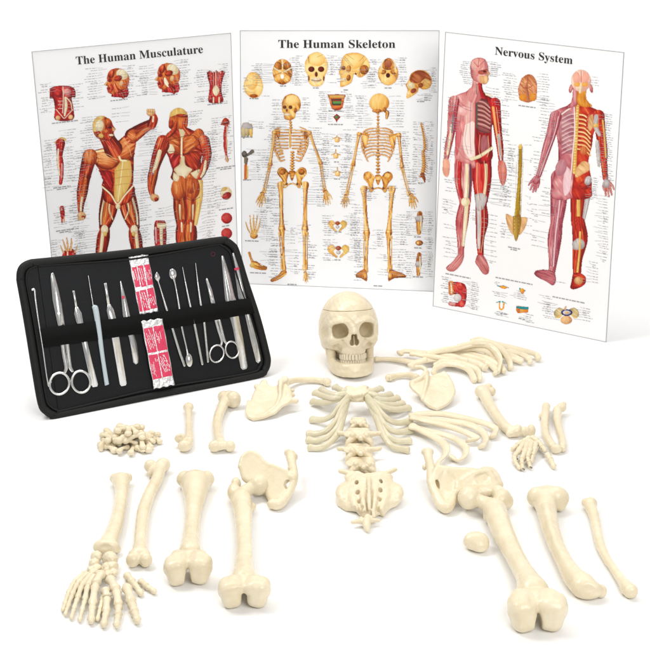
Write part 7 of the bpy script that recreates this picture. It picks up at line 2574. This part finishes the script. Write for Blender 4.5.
    a.poly([(146, 272), (158, 272), (164, 292), (160, 318), (152, 318), (146, 296)], [(196, 90, 80), (226, 150, 130), (240, 190, 170)], 90, 0.3, 0.4)
    for i in range(4):
        a.line([(149 + i * 3.4, 294), (151 + i * 3, 316)], 0.5, (170, 60, 60))
    # neck and head
    a.limb([(104, 112, 9), (102, 128, 10), (98, 140, 16)], W, 4, base=0.45)
    a.limb([(110, 118, 4), (112, 130, 4), (116, 140, 5)], RR, 3, base=0.45)
    a.line([(104, 118), (103, 138)], 0.8, (90, 90, 80))
    a.poly([(90, 82), (94, 70), (106, 65), (120, 68), (126, 80), (127, 90), (130, 98), (127, 102), (127, 112), (120, 119), (110, 116), (100, 112), (92, 104)], PNK, 80, 0.08, 0.5)
    a.blob(104, 80, 12, 13, [(216, 140, 130), (238, 190, 176)], base=0.6)
    a.poly([(106, 92), (124, 88), (126, 94), (118, 99), (107, 98)], [(150, 60, 50), (196, 100, 84), (226, 150, 130)], 10, 0.3, 0.4)
    a.blob(119, 93, 3, 2.2, [(60, 20, 20), (110, 40, 40)], base=0.4)
    a.poly([(124, 90), (130, 99), (124, 101)], TAN, 60, 0.3, 0.5, smooth=1)
    a.line([(118, 108), (127, 107)], 0.6, (130, 30, 30))
    a.blob(104, 98, 3, 5, [(206, 120, 110), (236, 170, 156)], base=0.5)
    a.poly([(108, 102), (126, 102), (124, 116), (112, 116)], TAN, 80, 0.2, 0.5)
    for p in (((106, 84), (98, 74)), ((106, 84), (108, 68)), ((106, 84), (118, 72))):
        a.line(p, 0.5, (170, 50, 50))
    for p in ([(66, 150), (76, 160), (90, 166)], [(66, 158), (80, 168), (94, 172)], [(64, 146), (60, 180), (62, 230)], [(72, 180), (70, 200), (76, 222)], [(84, 200), (80, 230), (86, 258)], [(92, 150), (90, 200), (92, 258)],
              [(72, 276), (76, 310), (74, 346)], [(90, 276), (86, 320), (84, 350)], [(78, 362), (76, 400), (74, 450)], [(56, 160), (54, 200), (50, 250)], [(62, 160), (58, 205), (48, 258)]):
        a.line(p, 0.5, (150, 60, 80), 0.7)
    for p in ([(104, 276), (104, 320), (108, 350)], [(118, 272), (122, 310), (118, 344)], [(110, 362), (112, 400), (108, 455)], [(118, 366), (118, 410), (112, 455)], [(138, 165), (142, 205), (148, 260)], [(143, 165), (149, 215), (154, 262)], [(110, 220), (108, 250), (112, 264)], [(126, 222), (128, 250), (124, 264)]):
        a.line(p, 0.55, (250, 200, 150), 0.7)
        a.line([(x + 2.4, y) for x, y in p], 0.5, (90, 6, 12), 0.7)
    for i in range(5):
        a.line([(50 + i * 3, 476 + i * 2), (45 + i * 3, 489 + i)], 0.4, (160, 60, 60), 0.8)
        a.line([(110 + i * 3, 480), (115 + i * 3, 496)], 0.4, (160, 60, 60), 0.8)
    ch.print('front_figure', a)
    # back figure
    a = Art(35, 40, 445, 1360 - 0, (4.64, 520, 60), 2.4)
    G4 = lambda x, y: ((x / 3.824 + 510 - 520) * 4.64, (y / 3.824 + 180 - 60) * 4.64)
    PK2 = [(140, 52, 66), (186, 98, 106), (214, 142, 144), (236, 188, 186)]
    R3 = [(130, 20, 16), (180, 34, 22), (212, 70, 34), (232, 140, 70)]
    g = lambda *n: [(*G4(x, y), r * 1.21) for x, y, r in n]
    # left leg
    a.limb(g((190, -10, 34), (186, 80, 32), (178, 165, 24)), PK2, 6, base=0.5)
    a.limb(g((178, 165, 24), (170, 230, 27), (164, 320, 16), (158, 360, 14)), PK2, 6, base=0.5)
    a.poly([G4(*p) for p in ((98, 346), (130, 342), (168, 352), (176, 385), (164, 404), (140, 390), (104, 372), (92, 358))], PK2, 20, 0.06, 0.35)
    for q in range(6):
        a.line([G4(176 + 5 * q, 0), G4(172 + 4 * q, 90 + 6 * q), G4(166 + 4 * q, 200), G4(156 + 3 * q, 330)], 0.9, (140, 70, 96))
    a.line([G4(196, 0), G4(186, 120), G4(176, 190), G4(166, 330)], 2, (240, 214, 214))
    # right leg
    a.limb(g((268, -10, 36), (262, 80, 32), (258, 165, 25)), R3, 6, base=0.42)
    a.limb(g((262, 0, 6), (262, 90, 7), (262, 190, 6)), YEL, 3, base=0.5)
    a.limb(g((300, 10, 9), (296, 70, 10), (282, 150, 6)), GRY, 3, base=0.55)
    a.limb(g((262, 165, 26), (268, 225, 30), (258, 300, 20), (256, 360, 16)), R3, 6, base=0.42)
    a.poly([G4(*p) for p in ((236, 240), (262, 222), (284, 236), (280, 262), (244, 266))], GRY, 70, 0.06, 0.6)
    a.limb(g((268, 200, 4), (266, 270, 4), (258, 350, 4)), YEL, 3, base=0.4)
    a.poly([G4(*p) for p in ((240, 356), (270, 356), (290, 372), (286, 400), (250, 418), (230, 414), (234, 390))], R3, 20, 0.06, 0.4)
    a.blob(*G4(262, 385), 20, 18, TAN, base=0.4)
    # trunk
    a.poly([(150, 240), (190, 222), (236, 206), (262, 200), (262, 540), (244, 640), (146, 640), (150, 560), (176, 470), (174, 380), (158, 300)], PK2, 60, 0.03, 0.52)
    a.poly([(262, 200), (300, 200), (330, 218), (384, 246), (390, 300), (346, 330), (334, 400), (318, 470), (330, 540), (334, 600), (326, 640), (244, 640), (248, 540), (260, 440)], R3, 60, 0.03, 0.5)
    a.poly([(176, 250), (240, 240), (250, 420), (200, 420), (180, 340)], [(160, 90, 100), (190, 130, 134), (216, 170, 170)], 40, 0.06, 0.5)
    for i in range(9):
        y = 250 + i * 20
        a.line([(258, y), (230, y + 4), (196, y + 22)], 1.4, (232, 206, 208))
        a.line([(258, y + 6), (226, y + 14), (190, y + 34)], 0.9, (120, 60, 84))
        a.limb([(268, y + 2, 3.6), (300, y + 8, 4.2), (326, y + 34, 3.6)], [(206, 120, 60), (240, 196, 130), (252, 226, 176)], 2, base=0.6)
        a.line([(270, y + 10), (304, y + 18), (322, y + 40)], 1.2, (130, 30, 14))
    a.limb([(268, 130, 6), (266, 250, 8), (258, 400, 8), (252, 520, 9)], YEL, 3, base=0.5)
    for i in range(26):
        a.line([(252 - i * 0.5, 190 + i * 13), (278 - i * 0.8, 188 + i * 13)], 1.3, (196, 130, 40))
    a.line([(250, 190), (254, 320), (244, 440), (236, 540)], 2.4, (238, 224, 224))
    a.line([(180, 262), (220, 232), (248, 215)], 3, (240, 222, 214))
    a.poly([(310, 262), (340, 250), (346, 290), (326, 330), (314, 310)], TAN, 70, 0.05, 0.5)
    a.limb([(310, 320, 4), (316, 260, 4), (344, 244, 5)], RED, 3, base=0.5)
    a.poly([(262, 500), (290, 470), (320, 478), (322, 510), (290, 530), (256, 545)], TAN, 40, 0.04, 0.6)
    a.blob(296, 420, 18, 20, [(190, 90, 40), (226, 150, 90)], base=0.5)
    a.blob(300, 580, 26, 22, R3, -20, 6, 20, base=0.5)
    a.blob(316, 560, 16, 22, GRY, 20, base=0.6)
    a.poly([(214, 490), (236, 520), (232, 600), (206, 630), (200, 560)], [(226, 180, 186), (244, 220, 222)], 80, 0.04, 0.6)
    a.blob(190, 500, 26, 40, [(176, 110, 120), (206, 150, 154)], 15, base=0.5)
    # arms
    a.limb([(166, 262, 28), (146, 340, 24), (124, 410, 21), (104, 480, 16), (86, 536, 13)], PK2, 6, base=0.5)
    a.line([(160, 280), (140, 380), (108, 480), (84, 540)], 1.8, (120, 60, 84))
    a.line([(178, 262), (158, 350), (124, 440), (92, 530)], 1.4, (238, 210, 210))
    for dx, ln in ((-26, 40), (-18, 62), (-6, 72), (6, 70), (16, 52)):
        a.limb([(80, 540, 8), (74 + dx * 0.8, 540 + ln * 0.55, 6.5), (66 + dx * 1.0, 540 + ln, 4.5)], PK2, 4, base=0.5)
    a.blob(76, 555, 18, 22, PK2, 20, base=0.5)
    a.limb([(366, 258, 27), (374, 340, 24), (384, 410, 22), (390, 480, 16), (396, 550, 13)], R3, 6, base=0.45)
    a.limb([(354, 262, 10), (352, 310, 11), (368, 345, 8)], GRY, 3, base=0.5)
    a.limb([(358, 380, 9), (362, 430, 10), (366, 490, 7)], GRY, 3, base=0.6)
    a.limb([(384, 280, 4), (392, 360, 4), (398, 450, 4)], YEL, 3, base=0.4)
    a.blob(352, 304, 12, 10, YEL, base=0.5)
    for dx, ln in ((-18, 46), (-8, 72), (6, 78), (20, 70), (30, 44)):
        a.limb([(400, 556, 8), (402 + dx * 0.8, 556 + ln * 0.55, 6.5), (406 + dx, 556 + ln, 4.5)], [(170, 60, 50), (200, 130, 120), (216, 190, 186)], 4, base=0.5)
    a.blob(400, 574, 17, 20, GRY, 0, base=0.4)
    # neck and head
    a.poly([(246, 120), (268, 118), (266, 210), (190, 226), (236, 196)], PK2, 80, 0.05, 0.6)
    a.poly([(266, 118), (306, 122), (308, 180), (336, 216), (266, 206)], [(190, 100, 20), (220, 150, 50), (240, 196, 100)], 80, 0.08, 0.5)
    for x in (236, 330):
        a.blob(x, 132, 9, 22, PNK, 12 if x < 280 else -12, base=0.5)
    a.blob(283, 96, 46, 52, [(214, 160, 140), (240, 206, 184), (250, 226, 206)], 0, base=0.6)
    for q in (-1, 1):
        a.blob(283 + q * 20, 84, 17, 30, [(226, 150, 130), (244, 190, 168)], q * 5, 6, 60, base=0.6)
        a.blob(283 + q * 17, 114, 16, 10, [(224, 150, 60), (244, 190, 100)], base=0.5)
    a.line([(284, 50), (283, 104)], 1.6, (190, 30, 30))
    a.limb([(282, 116, 5), (278, 150, 5)], TEN, 3, base=0.4)
    ch.print('back_figure', a)
    # brain
    a = Art(442, 180, 560, 345, (5.42, 435, 40))
    a.poly([(470, 205), (500, 186), (530, 192), (550, 225), (554, 270), (544, 320), (512, 338), (478, 334), (456, 308), (450, 262)], [(170, 90, 50), (214, 140, 90), (240, 184, 140)], 50, 0.12, 0.55)
    for i in range(9):
        a.line([(462 + (i * 37) % 70, 205 + i * 9), (476 + (i * 37) % 70, 212 + i * 9), (482 + (i * 37) % 70, 222 + i * 9)], 1.2, (160, 80, 44))
    a.line([(504, 190), (502, 240)], 1.4, (140, 60, 30))
    a.blob(476, 312, 22, 20, [(206, 120, 30), (236, 170, 60)], 0, 9, 0, base=0.5)
    a.blob(532, 310, 20, 22, [(206, 120, 30), (236, 170, 60)], 0, 9, 0, base=0.5)
    a.limb([(498, 236, 6), (496, 268, 8), (502, 300, 8), (508, 336, 5)], [(150, 70, 40), (210, 140, 100)], 3, base=0.5)
    for q in (-1, 1):
        a.line([(498, 262), (498 + q * 18, 256), (498 + q * 30, 246)], 1.6, (150, 56, 36))
    ch.print('brain_study', a)
    # spinal cord and sacrum
    a = Art(150, 225, 215, 445, (2.0, 425, 25))
    a.limb([(191, 242, 3.6), (190, 290, 3.6), (187, 340, 4.2), (184, 382, 5.5)], [(150, 110, 10), (196, 156, 30), (226, 196, 80)], 4, base=0.5)
    for i in range(44):
        y = 246 + i * 3.1
        a.line([(186 - i * 0.06, y), (196 - i * 0.1, y)], 0.55, (120, 90, 14))
        if i > 8:
            a.dot(183 - i * 0.05, y + 1, 1.1, (206, 170, 60))
            a.dot(198 - i * 0.16, y + 1, 1.1, (206, 170, 60))
    a.limb([(192, 240, 2.4), (190, 244, 4.2)], YEL, 2, base=0.5)
    for q in (-1, 1):
        a.poly([(183 + q * 6, 384), (183 + q * 22, 378 + (0 if q < 0 else 8)), (183 + q * 16, 408), (183 + q * 4, 420)], TAN, 60, 0.1, 0.6)
    a.poly([(176, 382), (192, 382), (190, 410), (182, 434), (176, 412)], [(140, 100, 30), (190, 150, 60), (214, 184, 110)], 90, 0.2, 0.5)
    for q in (-1, 1):
        for i in range(4):
            a.dot(183 + q * 4, 388 + i * 7, 0.9, (90, 60, 20))
    ch.print('spinal_cord', a)
    # bottom row
    a = Art(118, 135, 245, 312, (6.5, 430, 260))
    a.poly([(122, 144), (180, 142), (226, 156), (240, 200), (236, 260), (222, 306), (180, 304), (122, 296), (126, 272), (180, 276), (196, 244), (180, 220), (122, 224)], RED, 70, 0.04, 0.5, smooth=2)
    a.poly([(120, 140), (150, 138), (152, 218), (122, 222)], [(190, 90, 20), (226, 140, 50), (246, 200, 110)], 0, 0.08, 0.5)
    a.limb([(136, 150, 4), (140, 190, 5), (140, 214, 4)], TEN, 3, base=0.5)
    a.blob(196, 182, 22, 16, [(170, 20, 20), (206, 60, 40), (232, 110, 70)], 30, base=0.5)
    a.blob(178, 246, 26, 26, GRY, 0, base=0.9, amp=0.2)
    a.poly([(122, 270), (166, 276), (164, 298), (122, 292)], PNK, 0, 0.06, 0.7, smooth=1)
    ch.print('organ_detail', a)
    AQ, OG = [(10, 110, 120), (30, 160, 165), (90, 200, 200)], [(214, 120, 10), (240, 160, 20), (250, 196, 60)]
    TN = (6.5, 430, 260)
    a = Art(425, 155, 535, 200, TN)
    a.limb([(434, 166, 3), (458, 172, 5), (480, 170, 5), (512, 182, 3)], AQ, 3, base=0.5)
    a.blob(478, 178, 24, 9, OG, 8, base=0.6)
    ch.print('nerve_detail', a)
    a = Art(575, 170, 640, 230, TN)
    a.limb([(584, 186, 6), (590, 198, 8)], AQ, 3)
    a.limb([(606, 194, 6), (622, 202, 3)], AQ, 3)
    a.blob(600, 202, 15, 18, OG, 0, base=0.6)
    ch.print('nerve_detail', a)
    a = Art(422, 255, 512, 335, TN)
    a.limb([(430, 278, 3), (446, 272, 4), (456, 272, 6)], AQ, 3)
    a.limb([(470, 272, 6), (484, 276, 4), (500, 284, 2)], AQ, 3)
    a.limb([(450, 280, 5), (452, 312, 6), (464, 322, 6), (476, 312, 6), (480, 280, 5)], OG, 3, base=0.6)
    ch.print('nerve_detail', a)
    a = Art(550, 290, 645, 352, TN)
    a.poly([(558, 300), (572, 296), (638, 308), (638, 342), (572, 346), (560, 330)], OG, 0, 0.1, 0.5, smooth=1)
    a.poly([(560, 300), (640, 304), (640, 322), (580, 320), (560, 312)], AQ, 0, 0.1, 0.5, smooth=1)
    a.blob(574, 330, 12, 16, [(190, 90, 10), (226, 130, 30)], base=0.5)
    ch.print('nerve_detail', a)
    a = Art(165, 475, 270, 555, (3.824, 510, 180))
    a.blob(215, 535, 23, 17, TAN, 0, base=0.6)
    for q in (-1, 1):
        a.poly([(216 + q * 10, 494), (216 + q * 30, 488), (216 + q * 48, 504), (216 + q * 44, 524), (216 + q * 22, 522)], [(150, 120, 70), (206, 184, 130), (236, 222, 180)], 40, 0.1, 0.5)
        a.limb([(216 + q * 16, 512, 3), (216 + q * 28, 524, 4), (216 + q * 40, 526, 3)], YEL, 2, base=0.6)
    a.blob(217, 507, 22, 13, [(20, 30, 90), (50, 70, 150), (160, 180, 220)], base=0.4)
    a.blob(217, 507, 15, 8, GRY, base=0.8)
    a.blob(217, 507, 7, 4, TAN, base=0.6)
    a.limb([(210, 494, 4), (214, 484, 3)], TAN, 2)
    ch.print('vertebra_study', a)
    c = ch.column
    c(468, 62, 78, 473, wmax=9, step=1.9, keep=1); c(490, 62, 76, 486, wmax=12, step=1.9, keep=1)
    c(470, 78, 86, 474, wmax=8, step=2); c(493, 86, 98, 487, wmax=8)
    c(454, 98, 132, 457, wmax=7, step=2.6); c(502, 100, 140, 499, wmax=8, step=2.6)
    c(449, 138, 160, 451, wmax=6); c(508, 148, 176, 503, wmax=8, step=2.4)
    c(463, 146, 150, 470, wmax=4); c(452, 178, 192, 456, wmax=9); c(500, 180, 200, 493, wmax=8)
    c(448, 200, 215, 456, wmax=6); c(503, 186, 210, 490, wmax=9, step=3)
    c(450, 225, 260, 458, wmax=7, step=4); c(490, 215, 262, 484, wmax=8, step=4.5); c(472, 210, 226, 474, wmax=4)
    c(512, 74, 100, 518, wmax=11, step=2.2); c(542, 74, 104, 537, wmax=8, step=2.2)
    c(512, 145, 200, 516, wmax=5, step=4); c(530, 145, 240, 524, wmax=2.4, step=7); c(506, 224, 240, 509, wmax=6)
    c(548, 100, 138, 553, wmax=10, step=3.2); c(540, 138, 180, 545, wmax=9, step=3.6); c(550, 184, 222, 555, wmax=9, step=4)
    c(605, 114, 180, 601, wmax=8, step=2.1, keep=1); c(603, 196, 262, 597, wmax=6, step=2.6)
    c(593, 178, 200, 589, wmax=5, step=1.9, keep=1); c(594, 77, 86, 590, wmax=5); c(592, 262, 284, 586, wmax=6)
    c(538, 205, 250, 548, wmax=7, step=5); c(558, 282, 284, 553, wmax=7, step=2)
    c(449, 278, 304, 452, wmax=8, step=2.0, keep=1); c(471, 282, 309, 466, wmax=9, step=1.9, keep=1)
    c(495, 282, 284, 498, wmax=5, step=2); c(500, 291, 298, 504, wmax=8, step=1.8); c(517, 291, 300, 513, wmax=11, step=1.8)
    c(503, 311, 318, 508, wmax=9, step=1.8, tj=1); c(526, 312, 322, 523, wmax=8, step=1.8); c(546, 296, 306, 540, wmax=6, step=2)
    c(551, 303, 320, 556, wmax=9, step=2.2); c(583, 308, 322, 577, wmax=9, step=2.2)
    for x, y, w, r in ((527, 106.6, 17, 1), (514, 248, 12, 2), (458, 276, 25, 1), (514, 281, 37, 1), (569, 300, 33, 1), (504, 314, 7, 1), (522, 319, 7, 1)):
        ch.caption(x, y, w, r)
    ch.finish()


chart_nerves()
# ================================================================== LIGHT AND CAMERA
def light_and_camera():
    w = bpy.data.worlds.new('World')
    scene.world = w
    w.use_nodes = True
    bg = w.node_tree.nodes['Background']
    bg.inputs['Color'].default_value = (1.0, 1.0, 1.0, 1)
    bg.inputs['Strength'].default_value = WORLD_STRENGTH

    def area(name, loc, target, size, power):
        l = bpy.data.lights.new(name, 'AREA')
        l.shape = 'RECTANGLE'
        l.size, l.size_y = size
        l.energy = power
        l.color = (1.0, 0.985, 0.96)
        o = bpy.data.objects.new(name, l)
        o.location = loc
        o.rotation_euler = (Vector(target) - Vector(loc)).to_track_quat('-Z', 'Y').to_euler()
        link(o)
    for L in LAMPS:
        area(*L)
    cam = bpy.data.cameras.new('camera')
    cam.sensor_fit = 'HORIZONTAL'
    cam.sensor_width = 36.0
    cam.lens = 36.0 * FOC / 650.0
    cam.clip_start = 0.05
    cam.clip_end = 200
    o = bpy.data.objects.new('camera', cam)
    o.location = tuple(EYE)
    o.rotation_euler = (math.radians(90) - PITCH, 0, 0)
    link(o)
    scene.camera = o
    vs = scene.view_settings
    vs.view_transform = 'Standard'
    vs.look = 'None'
    vs.exposure = EXPOSURE
    vs.gamma = 1
    vs.use_curve_mapping = False
    scene.cycles.max_bounces = 6
    scene.cycles.diffuse_bounces = 4
    scene.cycles.use_denoising = True
    scene.render.resolution_x = scene.render.resolution_y = 1024


WORLD_STRENGTH = 0.37
EXPOSURE = 0.0
LAMPS = [('softbox_key', (-1.5, 2.6, 2.6), (0.0, 2.7, 0.0), (0.8, 0.8), 35),
         ('softbox_front', (1.0, 0.4, 2.0), (0.0, 3.2, 0.35), (1.6, 1.2), 43),
         ('backdrop_fill', (0.0, 3.7, 4.0), (0.0, 5.2, 1.0), (4.0, 0.8), 95)]  # the backdrop lamp is added only to keep the sweep white
light_and_camera()
